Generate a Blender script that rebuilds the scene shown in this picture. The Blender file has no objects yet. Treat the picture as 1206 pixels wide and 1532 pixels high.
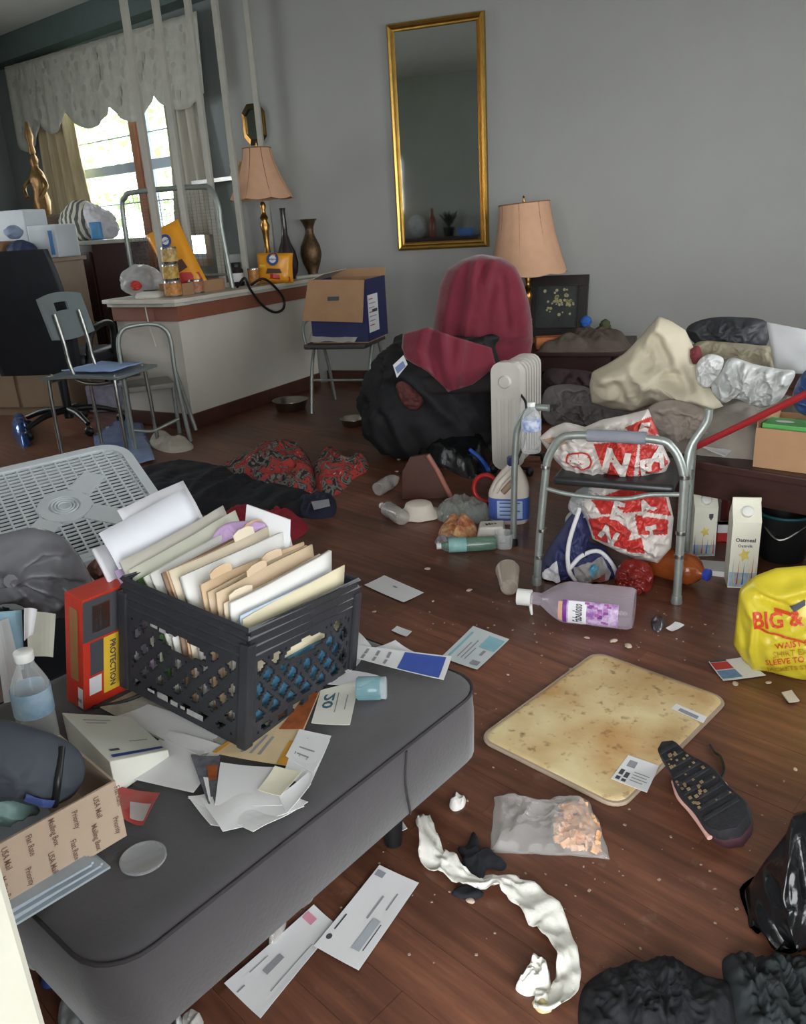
import bpy, bmesh, math, random
from mathutils import Vector, Matrix, noise as mnoise
rnd = random.Random(7)
SC = bpy.context.scene
COL = SC.collection
# ------------------------------------------------------------------ camera
FPX, IW, IH = 1209.0, 1206, 1532
CAMP = Vector((0, -6.02, 1.22))
_p, _r, _y = math.radians(19.8), math.radians(3.4), math.radians(21.0)
_fw = Vector((-math.sin(_y)*math.cos(_p), math.cos(_y)*math.cos(_p), -math.sin(_p)))
_rt0 = Vector((math.cos(_y), math.sin(_y), 0)); _up0 = _rt0.cross(_fw)
_rt = math.cos(_r)*_rt0 - math.sin(_r)*_up0
_up = math.sin(_r)*_rt0 + math.cos(_r)*_up0
cam = bpy.data.cameras.new('camera'); camo = bpy.data.objects.new('camera', cam); COL.objects.link(camo)
camo.matrix_world = Matrix(((_rt.x, _up.x, -_fw.x, CAMP.x), (_rt.y, _up.y, -_fw.y, CAMP.y), (_rt.z, _up.z, -_fw.z, CAMP.z), (0, 0, 0, 1)))
cam.sensor_fit = 'VERTICAL'; cam.sensor_height = 24; cam.lens = 24*FPX/IH; cam.clip_start = .02
SC.camera = camo
# ------------------------------------------------------------------ exposure, sky, daylight portals
SC.view_settings.view_transform = 'Standard'; SC.view_settings.look = 'None'
SC.view_settings.gamma = 1; SC.view_settings.exposure = 0.0; SC.view_settings.use_curve_mapping = False
wd = bpy.data.worlds.new('overcast_sky'); SC.world = wd; wd.use_nodes = True
_n = wd.node_tree.nodes; _bg = _n['Background']; _bg.inputs[0].default_value = (.95, .98, 1, 1); _bg.inputs[1].default_value = 13.2
SC.cycles.max_bounces = 8; SC.cycles.diffuse_bounces = 5; SC.cycles.transparent_max_bounces = 12
SC.cycles.sample_clamp_indirect = 4.0; SC.cycles.use_denoising = True
SC.cycles.caustics_reflective = False; SC.cycles.caustics_refractive = False
def portal(name, loc, rot, sx, sy):
    l = bpy.data.lights.new(name, 'AREA'); l.shape = 'RECTANGLE'; l.size = sx; l.size_y = sy; l.cycles.is_portal = True
    o = bpy.data.objects.new(name, l); COL.objects.link(o); o.location = loc; o.rotation_euler = rot
PI = math.pi
REAR = -5.745          # inner face of the rear wall, the camera looks in through its open doorway
portal('doorway_daylight', (.12, REAR-.14, 1.05), (PI/2, 0, 0), 1.04, 2.1)
portal('added_rear_daylight', (-1.2, REAR-.14, 1.5), (PI/2, 0, 0), .6, 1.5)  # portal of an unseen rear window added for light
portal('added_rear_side_daylight', (1.45, REAR-.14, 1.5), (PI/2, 0, 0), 1.1, 1.5)  # likewise for the added window right of the doorway
portal('added_left_daylight', (-6.9-.14, -2.2, 1.55), (PI/2, 0, -PI/2), 1.2, 1.5)  # unseen left opening, added to light the far part of the room
portal('added_right_daylight', (2.3+.14, -2.75, 1.55), (PI/2, 0, PI/2), 1.6, 1.5)  # unseen right opening, added to brighten the back wall
BAYA = math.radians(180-19.5)      # bay wall direction seen from its right end
portal('bay_window_daylight', (-4.75, .52, 1.55), (-PI/2, 0, math.radians(-19.5)), 2.0, 1.3)
# ------------------------------------------------------------------ pixel -> place helpers
def ray(px, py): return _fw + ((px-603)/FPX)*_rt - ((py-766)/FPX)*_up
def W(px, py, z=0.0):
    d = ray(px, py); t = (z-CAMP.z)/d.z; return CAMP + t*d
def WY(px, py, Y=0.0):
    d = ray(px, py); t = (Y-CAMP.y)/d.y; return CAMP + t*d
def WP(px, py, P0, n):
    d = ray(px, py); t = (Vector(P0)-CAMP).dot(n)/d.dot(n); return CAMP + t*d
def WD(px, py, dist):
    return CAMP + ray(px, py)*dist
def proj(P):
    v = Vector(P)-CAMP; z = v.dot(_fw); return (603+FPX*v.dot(_rt)/z, 766-FPX*v.dot(_up)/z, z)
def zat(g, py):
    lo, hi = -1.0, 4.0
    for _ in range(40):
        m = (lo+hi)/2
        if proj((g[0], g[1], m))[1] > py: lo = m
        else: hi = m
    return lo
# ------------------------------------------------------------------ materials
def lin(c):
    return tuple(((x/255)/12.92 if x/255 <= .04045 else ((x/255+.055)/1.055)**2.4) for x in c)
MATS = {}
def M(name, col, rough=.6, metal=0.0, var=.12, scale=9.0, bump=.08, bscale=None, trans=0.0, alpha=1.0, spec=.5, col2=None, contrast=0.25, sheen=0, stretch=None, rnd_obj=0.0, ior=1.45, coat=0):
    if name in MATS: return MATS[name]
    m = bpy.data.materials.new(name); m.use_nodes = True; t = m.node_tree; b = t.nodes['Principled BSDF']
    c = lin(col); c2 = lin(col2) if col2 else tuple(max(0, x*(1-2*var)) for x in c)
    tc = t.nodes.new('ShaderNodeTexCoord'); src = tc.outputs['Object']
    if stretch:
        mp = t.nodes.new('ShaderNodeMapping'); mp.inputs['Scale'].default_value = stretch; t.links.new(src, mp.inputs[0]); src = mp.outputs[0]
    nz = t.nodes.new('ShaderNodeTexNoise'); nz.inputs['Scale'].default_value = scale; nz.inputs['Detail'].default_value = 6; nz.inputs['Roughness'].default_value = .6
    t.links.new(src, nz.inputs['Vector'])
    rp = t.nodes.new('ShaderNodeValToRGB'); rp.color_ramp.elements[0].position = .5-contrast; rp.color_ramp.elements[1].position = .5+contrast
    rp.color_ramp.elements[0].color = (*c2, 1); rp.color_ramp.elements[1].color = (*c, 1)
    t.links.new(nz.outputs['Fac'], rp.inputs[0]); out = rp.outputs[0]
    if rnd_obj:
        oi = t.nodes.new('ShaderNodeObjectInfo'); mr = t.nodes.new('ShaderNodeMapRange'); mr.inputs[3].default_value = 1-rnd_obj; mr.inputs[4].default_value = 1+rnd_obj
        hs = t.nodes.new('ShaderNodeHueSaturation'); t.links.new(oi.outputs['Random'], mr.inputs[0]); t.links.new(mr.outputs[0], hs.inputs['Value']); t.links.new(out, hs.inputs['Color']); out = hs.outputs[0]
    t.links.new(out, b.inputs['Base Color'])
    b.inputs['Roughness'].default_value = rough; b.inputs['Metallic'].default_value = metal; b.inputs['IOR'].default_value = ior
    b.inputs['Specular IOR Level'].default_value = spec; b.inputs['Transmission Weight'].default_value = trans; b.inputs['Alpha'].default_value = alpha
    b.inputs['Sheen Weight'].default_value = sheen; b.inputs['Coat Weight'].default_value = coat
    if bump:
        n2 = t.nodes.new('ShaderNodeTexNoise'); n2.inputs['Scale'].default_value = bscale or scale*4; n2.inputs['Detail'].default_value = 4
        t.links.new(src, n2.inputs['Vector'])
        bp = t.nodes.new('ShaderNodeBump'); bp.inputs['Strength'].default_value = bump; bp.inputs['Distance'].default_value = .01
        t.links.new(n2.outputs['Fac'], bp.inputs['Height']); t.links.new(bp.outputs[0], b.inputs['Normal'])
    MATS[name] = m; return m
def film(name, col, opacity=.25, rough=.12, tint=(1, 1, 1)):
    """thin clear plastic or glass: mostly see-through with a glossy skin"""
    if name in MATS: return MATS[name]
    m = bpy.data.materials.new(name); m.use_nodes = True; t = m.node_tree; t.nodes.clear()
    o = t.nodes.new('ShaderNodeOutputMaterial'); tr = t.nodes.new('ShaderNodeBsdfTransparent'); tr.inputs[0].default_value = (*tint, 1)
    df = t.nodes.new('ShaderNodeBsdfPrincipled'); df.inputs['Base Color'].default_value = (*lin(col), 1); df.inputs['Roughness'].default_value = rough
    tc = t.nodes.new('ShaderNodeTexCoord'); nz = t.nodes.new('ShaderNodeTexNoise'); nz.inputs['Scale'].default_value = 18; t.links.new(tc.outputs['Object'], nz.inputs['Vector'])
    bp = t.nodes.new('ShaderNodeBump'); bp.inputs['Strength'].default_value = .12; bp.inputs['Distance'].default_value = .01; t.links.new(nz.outputs['Fac'], bp.inputs['Height']); t.links.new(bp.outputs[0], df.inputs['Normal'])
    lw = t.nodes.new('ShaderNodeLayerWeight'); lw.inputs[0].default_value = .35
    mr = t.nodes.new('ShaderNodeMapRange'); mr.inputs[3].default_value = opacity; mr.inputs[4].default_value = min(1, opacity+.55); t.links.new(lw.outputs['Facing'], mr.inputs[0])
    mx = t.nodes.new('ShaderNodeMixShader'); t.links.new(mr.outputs[0], mx.inputs[0]); t.links.new(tr.outputs[0], mx.inputs[1]); t.links.new(df.outputs[0], mx.inputs[2]); t.links.new(mx.outputs[0], o.inputs[0])
    MATS[name] = m; return m
# ------------------------------------------------------------------ mesh builder
def nz3(p, s=1.0, seed=0.0): return mnoise.noise(Vector((p[0]*s+seed*3.17, p[1]*s-seed*1.73, p[2]*s+seed*.91)))
def ridge(p, s=1.0, seed=0.0, o=3):
    a, t, w = 0, 0, 1.0
    for i in range(o):
        a += w*(1-2*abs(nz3(p, s*(2**i), seed+i*5))); t += w; w *= .5
    return a/t
def crease(p, s=1.0, seed=0.0):
    """sharp-edged folds: 0..1"""
    p = Vector(p); w = Vector((nz3(p, s*.7, seed+1), nz3(p, s*.7, seed+2), nz3(p, s*.7, seed+3)))
    q = p+w*(.55/s); a = 1-abs(nz3(q, s, seed))*2.2; b = 1-abs(nz3(q, s*2.3, seed+7))*2.2
    return max(0, a)*.7+max(0, b)*.3
class MB:
    def __init__(s, Mx=None): s.v = []; s.f = []; s.M = Mx or Matrix.Identity(4)
    def add(s, vs, fs):
        o = len(s.v); s.v += [s.M @ Vector(p) for p in vs]; s.f += [tuple(i+o for i in f) for f in fs]; return s
    def box(s, x0, x1, y0, y1, z0, z1):
        return s.add([(x0,y0,z0),(x1,y0,z0),(x1,y1,z0),(x0,y1,z0),(x0,y0,z1),(x1,y0,z1),(x1,y1,z1),(x0,y1,z1)],
                     [(0,3,2,1),(4,5,6,7),(0,1,5,4),(1,2,6,5),(2,3,7,6),(3,0,4,7)])
    def hexa(s, b, t): # four bottom points, four top points
        return s.add(list(b)+list(t), [(0,3,2,1),(4,5,6,7),(0,1,5,4),(1,2,6,5),(2,3,7,6),(3,0,4,7)])
    def prism(s, poly, z0, z1):
        n = len(poly); return s.add([(x,y,z0) for x,y in poly]+[(x,y,z1) for x,y in poly],
            [tuple(range(n-1,-1,-1)), tuple(range(n,2*n))]+[(i,(i+1)%n,n+(i+1)%n,n+i) for i in range(n)])
    def tube(s, pts, r, n=10, smooth=0, closed=False, rf=None):
        P = [Vector(p) for p in pts]
        if smooth: P = crv(P, smooth, closed)
        k = len(P); rings = []; prev = None
        for i in range(k):
            if closed: t = (P[(i+1)%k]-P[i-1])
            else: t = (P[min(i+1,k-1)]-P[max(i-1,0)])
            if t.length < 1e-9: t = Vector((0,0,1))
            t.normalize()
            if prev is None:
                a = Vector((0,0,1)) if abs(t.z) < .9 else Vector((1,0,0)); u = t.cross(a).normalized()
            else:
                u = (prev - t*prev.dot(t)); u = u.normalized() if u.length > 1e-6 else t.orthogonal().normalized()
            prev = u; w = t.cross(u)
            rr = r if rf is None else r*rf(i/(k-1))
            rings.append([P[i]+(u*math.cos(2*PI*j/n)+w*math.sin(2*PI*j/n))*rr for j in range(n)])
        vs = [p for R in rings for p in R]; fs = []
        m = k if closed else k-1
        for i in range(m):
            for j in range(n):
                a, b = i*n, ((i+1)%k)*n; fs.append((a+j, a+(j+1)%n, b+(j+1)%n, b+j))
        if not closed: fs += [tuple(range(n-1,-1,-1)), tuple(range((k-1)*n, k*n))]
        return s.add(vs, fs)
    def lathe(s, prof, n=24, c=(0,0,0), cap=True, f=None):
        vs = []; fs = []
        for i,(r,z) in enumerate(prof):
            for j in range(n):
                a = 2*PI*j/n; rr = r*(f(a, i/(len(prof)-1)) if f else 1)
                vs.append((c[0]+rr*math.cos(a), c[1]+rr*math.sin(a), c[2]+z))
        for i in range(len(prof)-1):
            for j in range(n): fs.append((i*n+j, i*n+(j+1)%n, (i+1)*n+(j+1)%n, (i+1)*n+j))
        if cap: fs += [tuple(range(n-1,-1,-1)), tuple(range((len(prof)-1)*n, len(prof)*n))]
        return s.add(vs, fs)
    def grid(s, fn, nu, nv, thick=0.0, wrap=False):
        P = [[Vector(fn(i/nu, j/nv)) for j in range(nv+1)] for i in range(nu+1)]
        vs = [p for R in P for p in R]; k = nv+1
        fs = [(i*k+j, (i+1)*k+j, (i+1)*k+j+1, i*k+j+1) for i in range(nu) for j in range(nv)]
        if thick:
            nv_ = []
            for i in range(nu+1):
                for j in range(nv+1):
                    du = P[min(i+1,nu)][j]-P[max(i-1,0)][j]; dv = P[i][min(j+1,nv)]-P[i][max(j-1,0)]
                    q = du.cross(dv); q = q.normalized() if q.length > 1e-12 else Vector((0,0,1))
                    nv_.append(P[i][j]-q*thick)
            o = len(vs); vs += nv_
            fs += [tuple(x+o for x in reversed(f)) for f in fs]
            e = [(i*k, (i+1)*k) for i in range(nu)] + [(nu*k+j, nu*k+j+1) for j in range(nv)] + [((i+1)*k+nv, i*k+nv) for i in range(nu)] + [(j+1, j) for j in range(nv)]
            fs += [(b, a, a+o, b+o) for a, b in e]
        return s.add(vs, fs)
    def sphere(s, c, rx, ry=None, rz=None, nu=16, nv=10, fn=None):
        ry = ry or rx; rz = rz or rx; vs = [(c[0],c[1],c[2]-rz)]; 
        for i in range(1,nv):
            th = PI*i/nv-PI/2
            for j in range(nu):
                a = 2*PI*j/nu; vs.append((c[0]+rx*math.cos(th)*math.cos(a), c[1]+ry*math.cos(th)*math.sin(a), c[2]+rz*math.sin(th)))
        vs.append((c[0],c[1],c[2]+rz)); fs = []
        if fn: vs = [fn(Vector(v)) for v in vs]
        for j in range(nu):
            fs.append((0, 1+(j+1)%nu, 1+j)); 
            for i in range(nv-2): a = 1+i*nu; fs.append((a+j, a+(j+1)%nu, a+nu+(j+1)%nu, a+nu+j))
            a = 1+(nv-2)*nu; fs.append((a+j, a+(j+1)%nu, len(vs)-1))
        return s.add(vs, fs)
    def map(s, fn): s.v = [Vector(fn(p)) for p in s.v]; return s
    def build(s, name, mat, parent=None, smooth=False, bevel=0, sub=0, origin=None, flip=False):
        me = bpy.data.meshes.new(name)
        o = bpy.data.objects.new(name, me); COL.objects.link(o)
        org = Vector((0,0,0))
        if parent is not None: org = parent.location.copy() if parent.parent is None else (parent.parent.location + parent.location)
        elif origin is not None: org = Vector(origin)
        elif s.v:
            xs = [p.x for p in s.v]; ys = [p.y for p in s.v]; zs = [p.z for p in s.v]
            org = Vector(((min(xs)+max(xs))/2, (min(ys)+max(ys))/2, min(zs)))
        me.from_pydata([tuple(p-org) for p in s.v], [], s.f)
        bm = bmesh.new(); bm.from_mesh(me)
        if bevel or sub or flip is None: bmesh.ops.remove_doubles(bm, verts=bm.verts, dist=1e-5)
        bmesh.ops.recalc_face_normals(bm, faces=bm.faces)
        if bevel: bmesh.ops.bevel(bm, geom=[e for e in bm.edges if e.is_manifold and e.calc_face_angle(0) > .5], offset=bevel, segments=2, affect='EDGES', profile=.6)
        if smooth:
            for f in bm.faces: f.smooth = True
        bm.to_mesh(me); bm.free()
        me.materials.append(mat)
        if smooth and smooth != 'all':
            try: me.set_sharp_from_angle(angle=math.radians(50))
            except Exception: pass
        if parent is None: o.location = org
        else: o.parent = parent
        return o
def crv(P, k=6, closed=False):
    P = [Vector(p) for p in P]; n = len(P); out = []
    if n < 3 and not closed: return P
    rng = n if closed else n-1
    for i in range(rng):
        p0 = P[(i-1)%n] if closed or i > 0 else P[0]*2-P[1]
        p1, p2 = P[i], P[(i+1)%n]
        p3 = P[(i+2)%n] if closed or i+2 < n else P[-1]*2-P[-2]
        for j in range(k):
            t = j/k; out.append(.5*((2*p1)+(p2-p0)*t+(2*p0-5*p1+4*p2-p3)*t*t+(3*p1-p0-3*p2+p3)*t**3))
    if not closed: out.append(P[-1])
    return out
def tag(o, label=None, cat=None, group=None, kind=None):
    if label: o['label'] = label
    if cat: o['category'] = cat
    if group: o['group'] = group
    if kind: o['kind'] = kind
    return o
def thing(name, label, cat, loc, group=None):
    o = bpy.data.objects.new(name, None); COL.objects.link(o); o.location = loc; o.empty_display_size = .05
    return tag(o, label, cat, group)
def struct(o): o['kind'] = 'structure'; return o
def RZ(a, loc=(0,0,0)): return Matrix.Translation(Vector(loc)) @ Matrix.Rotation(a, 4, 'Z')
def frame(loc, x, z=None, y=None):
    """matrix with local X axis x and up z (world)"""
    x = Vector(x).normalized(); z = Vector(z or (0,0,1)); y = z.cross(x).normalized(); z = x.cross(y)
    return Matrix(((x.x,y.x,z.x,loc[0]),(x.y,y.y,z.y,loc[1]),(x.z,y.z,z.z,loc[2]),(0,0,0,1)))
def text_mb(txt, size=1.0, align='CENTER', bold=0.0, shear=0.0):
    """outline lettering as flat faces in the XY plane"""
    cu = bpy.data.curves.new('lettering', 'FONT'); cu.body = txt; cu.size = size; cu.align_x = align; cu.align_y = 'CENTER'; cu.offset = bold*size; cu.resolution_u = 2; cu.shear = shear
    o = bpy.data.objects.new('lettering', cu); COL.objects.link(o)
    dg = bpy.context.evaluated_depsgraph_get(); dg.update()
    me = bpy.data.meshes.new_from_object(o.evaluated_get(dg))
    mb = MB(); mb.v = [v.co.copy() for v in me.vertices]; mb.f = [tuple(p.vertices) for p in me.polygons]
    bpy.data.objects.remove(o); bpy.data.curves.remove(cu); bpy.data.meshes.remove(me)
    return mb
def letters(txt, size, Mx, mat, parent, name='lettering', bold=.01, mirror=False, align='CENTER', fn=None, shear=0):
    mb = text_mb(txt, size, align, bold, shear)
    if not mb.v: return None
    if fn:
        bm = bmesh.new(); vv = [bm.verts.new(p) for p in mb.v]
        for f in mb.f:
            try: bm.faces.new([vv[i] for i in f])
            except ValueError: pass
        bmesh.ops.triangulate(bm, faces=bm.faces)
        for _ in range(3):
            es = [e for e in bm.edges if e.calc_length() > size*.16]
            if not es: break
            bmesh.ops.subdivide_edges(bm, edges=es, cuts=1); bmesh.ops.triangulate(bm, faces=bm.faces)
        bm.verts.index_update(); mb.v = [v.co.copy() for v in bm.verts]; mb.f = [tuple(v.index for v in f.verts) for f in bm.faces]; bm.free()
        mb.map(fn)
    mb.v = [Mx @ p for p in mb.v]
    return mb.build(name, mat, parent)
def resample(pts, n):
    P = [Vector(p) for p in pts]; L = [0]
    for i in range(len(P)): L.append(L[-1]+(P[(i+1)%len(P)]-P[i]).length)
    out = []; i = 0
    for k in range(n):
        d = L[-1]*k/n
        while L[i+1] < d: i += 1
        t = (d-L[i])/max(1e-9, L[i+1]-L[i]); out.append(P[i].lerp(P[(i+1)%len(P)], t))
    return out
def heap_mb(outline, h, z0=0.0, seed=0, fold=.25, freq=9, n=84, rings=22, k=3.2, tops=None, cent=None, smooth_out=True, jag=0.0):
    """soft pile of cloth: an outline on a surface raised to a folded mound. tops: extra (x, y, height, radius) humps"""
    O = [Vector((p[0], p[1], 0)) for p in outline]
    if smooth_out: O = crv(O, 5, True)
    O = resample(O, n)
    c = Vector((sum(p.x for p in O)/n, sum(p.y for p in O)/n, 0)) if cent is None else Vector((cent[0], cent[1], 0))
    ext = max((p-c).length for p in O)
    vs = []; fs = []
    for r in range(rings+1):
        q = r/rings
        for j in range(n):
            p = c.lerp(O[j], q)
            if r == rings and jag: p = p + (p-c).normalized()*jag*nz3(p, 30, seed)
            hh = h*.85*max(0, 1-q**k)**.6
            if tops:
                for (tx, ty, th, tr) in tops: hh += th*math.exp(-((p.x-tx)**2+(p.y-ty)**2)/(tr*tr))*(1-q**6)
            w = Vector((p.x+.35*nz3(p, 2.5, seed+2)*ext, p.y+.35*nz3(p, 2.5, seed+4)*ext, 0))
            fo = 1.3*(crease(Vector((w.x*1.5+w.y*.5, w.y*.6-w.x*.3, 0)), freq/max(ext,.05)*.165, seed)-.42)+.3*(crease(Vector((p.x-p.y*.6, p.y*1.1, 0)), freq/max(ext,.05)*.4, seed+5)-.42)
            hh *= (1+fold*fo); hh += .08*fold*h*nz3(p, 18, seed)
            edge = min(1.0, (1-q)*6)
            vs.append((p.x, p.y, z0+max(.0015, hh)*(edge**.5 if edge < 1 else 1)+.001))
    for r in range(rings):
        for j in range(n):
            a, b = r*n, (r+1)*n; fs.append((a+j, a+(j+1)%n, b+(j+1)%n, b+j) if r else (a, b+(j+1)%n, b+j))
    # drop duplicate centre: keep vertex 0 only
    o = len(vs); vs += [(vs[rings*n+j][0], vs[rings*n+j][1], z0) for j in range(n)]
    fs += [(rings*n+j, rings*n+(j+1)%n, o+(j+1)%n, o+j) for j in range(n)]; fs.append(tuple(range(o+n-1, o-1, -1)))
    mb = MB(); mb.v = [Vector(v) for v in vs]; mb.f = fs
    # remove unused centre copies
    used = sorted({i for f in fs for i in f}); mp = {u: i for i, u in enumerate(used)}
    mb.v = [mb.v[u] for u in used]; mb.f = [tuple(mp[i] for i in f) for f in fs]
    return mb
def sack_mb(c, rx, ry, h, seed=0, amp=.12, freq=3.0, prof=None, nu=48, nv=30, rot=0.0, lean=(0,0)):
    """soft bag: closed surface of revolution-like body with sharp creases; prof(t)-> radius factor, t from base 0 to top 1"""
    prof = prof or (lambda t: (math.sin(PI*min(1, max(0, t*.93+.05)))**.55))
    vs = []; fs = []; cr, sr = math.cos(rot), math.sin(rot)
    for i in range(nv+1):
        t = i/nv; R = prof(t)
        for j in range(nu):
            a = 2*PI*j/nu; x, y = rx*R*math.cos(a), ry*R*math.sin(a); z = h*t
            p = Vector((x, y, z)); d = Vector((x, y, 0)); 
            s = freq/max(rx, ry)
            k = amp*(ridge(Vector((p.x, p.y, p.z*.6)), s*.5, seed)-.4)+amp*.35*nz3(p, s*2.2, seed+9)
            p = p + d*k + Vector((0,0,h*.06*nz3(p, s, seed+3)*min(1,4*t)))
            p += Vector((lean[0]*t*t, lean[1]*t*t, 0))
            vs.append((c[0]+p.x*cr-p.y*sr, c[1]+p.x*sr+p.y*cr, c[2]+max(0, p.z)))
    for i in range(nv):
        for j in range(nu): fs.append((i*nu+j, i*nu+(j+1)%nu, (i+1)*nu+(j+1)%nu, (i+1)*nu+j))
    fs += [tuple(range(nu-1,-1,-1)), tuple(range(nv*nu, (nv+1)*nu))]
    mb = MB(); mb.v = [Vector(v) for v in vs]; mb.f = fs; return mb
def paper_mb(c4, curl=.0, seed=0, thick=.0006, n=8, wr=.0, zmin=None):
    a, b, c, d = [Vector(p) for p in c4]   # a-b-c-d around
    def fn(u, v):
        p = a.lerp(b, u).lerp(d.lerp(c, u), v)
        z = curl*((2*u-1)**2*.6+(2*v-1)**2*.6*math.sin(seed+u*2))+wr*(.6+nz3(p, 14, seed))
        if zmin is not None and p.z+z < zmin: z = zmin-p.z
        return p+Vector((0,0,z+.0008+thick))
    mb = MB(); mb.grid(fn, n, n, thick); mb.fn = fn; return mb
def decal(fn, rects, mat, parent, name='print', lift=.0017, n=8):
    """flat print: rectangles in the (u, v) of a sheet laid just on top of it, following its curl"""
    mb = MB()
    for (u0, v0, u1, v1) in rects:
        mb.grid(lambda u, v: Vector(fn(u0+(u1-u0)*u, v0+(v1-v0)*v))+Vector((0,0,lift)), n, n)
    return mb.build(name, mat, parent)
def fold_mat(): pass
def ridge_sum(x, y, ridges):
    """hand placed folds: (polyline, height, half width)"""
    t = 0.0
    for pts, amp, wd in ridges:
        best = 1e9
        for (x0, y0), (x1, y1) in zip(pts, pts[1:]):
            dx, dy = x1-x0, y1-y0; L = dx*dx+dy*dy; k = max(0, min(1, ((x-x0)*dx+(y-y0)*dy)/L))
            d = (x-x0-k*dx)**2+(y-y0-k*dy)**2; best = min(best, d)
        t += amp*math.exp(-best/(wd*wd))
    return t
class Billow:
    """soft stuffed or crumpled thing: outline seen from the camera side, put at its own place with a bulging front and back"""
    def __init__(s, outline, P0, nrm=None, front=.08, back=.05, seed=0, fold=.02, fs=6.0, k=2.0, c=None, zmin=None, n=110, rings=26, sm=True, lean=0.0, fine=.3, ridges=()):
        s.ridges = ridges
        fs *= 1.9; fold *= 1.35; front *= .8
        s.P0 = Vector(P0); d = CAMP-s.P0; s.n = Vector(nrm).normalized() if nrm else Vector((d.x, d.y, lean*d.length)).normalized()
        O = [Vector((x, y, 0)) for x, y in outline]
        if sm: O = crv(O, 5, True)
        s.O = resample(O, n); s.c = Vector((*c, 0)) if c else sum(s.O, Vector())/n
        s.front, s.back, s.seed, s.fold, s.fs, s.k, s.zmin, s.N, s.R, s.fine = front, back, seed, fold, fs, k, zmin, n, rings, fine
    def base(s, x, y): return WP(x, y, s.P0, s.n)
    def pt(s, p, q, side):
        P = s.base(p.x, p.y); b = max(0, 1-q**s.k)**.7; e = min(1, (1-q)*5)
        f = s.fold*e*(crease(P, s.fs, s.seed+(0 if side > 0 else 20))-.35 + s.fine*(crease(P, s.fs*2.7, s.seed+9)-.4))
        if side > 0 and s.ridges: f += e*ridge_sum(p.x, p.y, s.ridges)
        P = P + s.n*((s.front*b+f) if side > 0 else -(s.back*b+f*.5))
        if s.zmin is not None and P.z < s.zmin: P.z = s.zmin
        return P
    def surf(s, x, y, lift=.0):
        d = Vector((x, y, 0))-s.c; best = None
        for i in range(s.N):
            a, b = s.O[i]-s.c, s.O[(i+1)%s.N]-s.c; e = b-a; den = d.x*e.y-d.y*e.x
            if abs(den) < 1e-9: continue
            t = (a.x*e.y-a.y*e.x)/den; u = (a.x*d.y-a.y*d.x)/den
            if t > 0 and 0 <= u <= 1: best = t if best is None else min(best, t)
        q = min(.97, 1/best) if best else 0
        return s.pt(Vector((x, y, 0)), q, 1)+s.n*lift
    def mb(s):
        m = MB(); N, R = s.N, s.R; vs = [s.pt(s.c, 0, 1)]; fs = []
        for r in range(1, R+1):
            for j in range(N): vs.append(s.pt(s.c.lerp(s.O[j], r/R), r/R, 1))
        for j in range(N): fs.append((0, 1+j, 1+(j+1)%N))
        for r in range(R-1):
            for j in range(N): a, b = 1+r*N, 1+(r+1)*N; fs.append((a+j, b+j, b+(j+1)%N, a+(j+1)%N))
        o = len(vs); vs.append(s.pt(s.c, 0, -1))
        for r in range(1, R):
            for j in range(N): vs.append(s.pt(s.c.lerp(s.O[j], r/R), r/R, -1))
        for j in range(N): fs.append((o, o+1+(j+1)%N, o+1+j))
        for r in range(R-1):
            for j in range(N):
                a = o+1+r*N; b = o+1+(r+1)*N if r < R-2 else 1+(R-1)*N
                fs.append((a+j, a+(j+1)%N, b+(j+1)%N, b+j))
        m.v = vs; m.f = fs; return m
    def paint(s, o, polys, mat):
        """flat print: faces of the front whose outline position falls inside a printed area take the ink"""
        o.data.materials.append(mat); idx = len(o.data.materials)-1; org = o.location
        for f in o.data.polygons:
            P = org+f.center; x, y, z = proj(P)
            if (P-s.P0).dot(s.n) < 0: continue
            for poly in polys:
                ins = False; n = len(poly)
                for i in range(n):
                    (x0, y0), (x1, y1) = poly[i], poly[i-1]
                    if (y0 > y) != (y1 > y) and x < (x1-x0)*(y-y0)/(y1-y0)+x0: ins = not ins
                if ins: f.material_index = idx; break
    def build(s, name, mat, label=None, cat=None, parent=None, group=None):
        o = s.mb().build(name, mat, parent, 'all')
        if label: tag(o, label, cat, group)
        return o
    def patch(s, poly, mat, parent, name='print', lift=.002, n=9):
        lift += .002
        P = [Vector((x, y, 0)) for x, y in poly]; P = resample(P, int(max(16, sum((P[i]-P[i-1]).length for i in range(len(P)))/3))); c = sum(P, Vector())/len(P); m = MB(); k = int(max(6, max((p-c).length for p in P)/2.5)); N = len(P)
        vs = [s.surf(c.x, c.y, lift)]; fs = [(0, 1+j, 1+(j+1)%N) for j in range(N)]
        for r in range(1, k+1):
            for p in P: q = c.lerp(p, r/k); vs.append(s.surf(q.x, q.y, lift))
        for r in range(k-1):
            for j in range(N): a, b = 1+r*N, 1+(r+1)*N; fs.append((a+j, b+j, b+(j+1)%N, a+(j+1)%N))
        m.v = vs; m.f = fs; return m.build(name, mat, parent, 'all')
    def text(s, txt, x, y, size, mat, parent, rot=0.0, bold=.02, name='lettering', lift=.003, sx=1.0, shear=0):
        ca, sa = math.cos(rot), math.sin(rot)
        return letters(txt, size, Matrix.Identity(4), mat, parent, name, bold, shear=shear, fn=lambda p: s.surf(x+p.x*sx*ca+p.y*sa, y-(-p.x*sx*sa+p.y*ca), lift))
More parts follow.
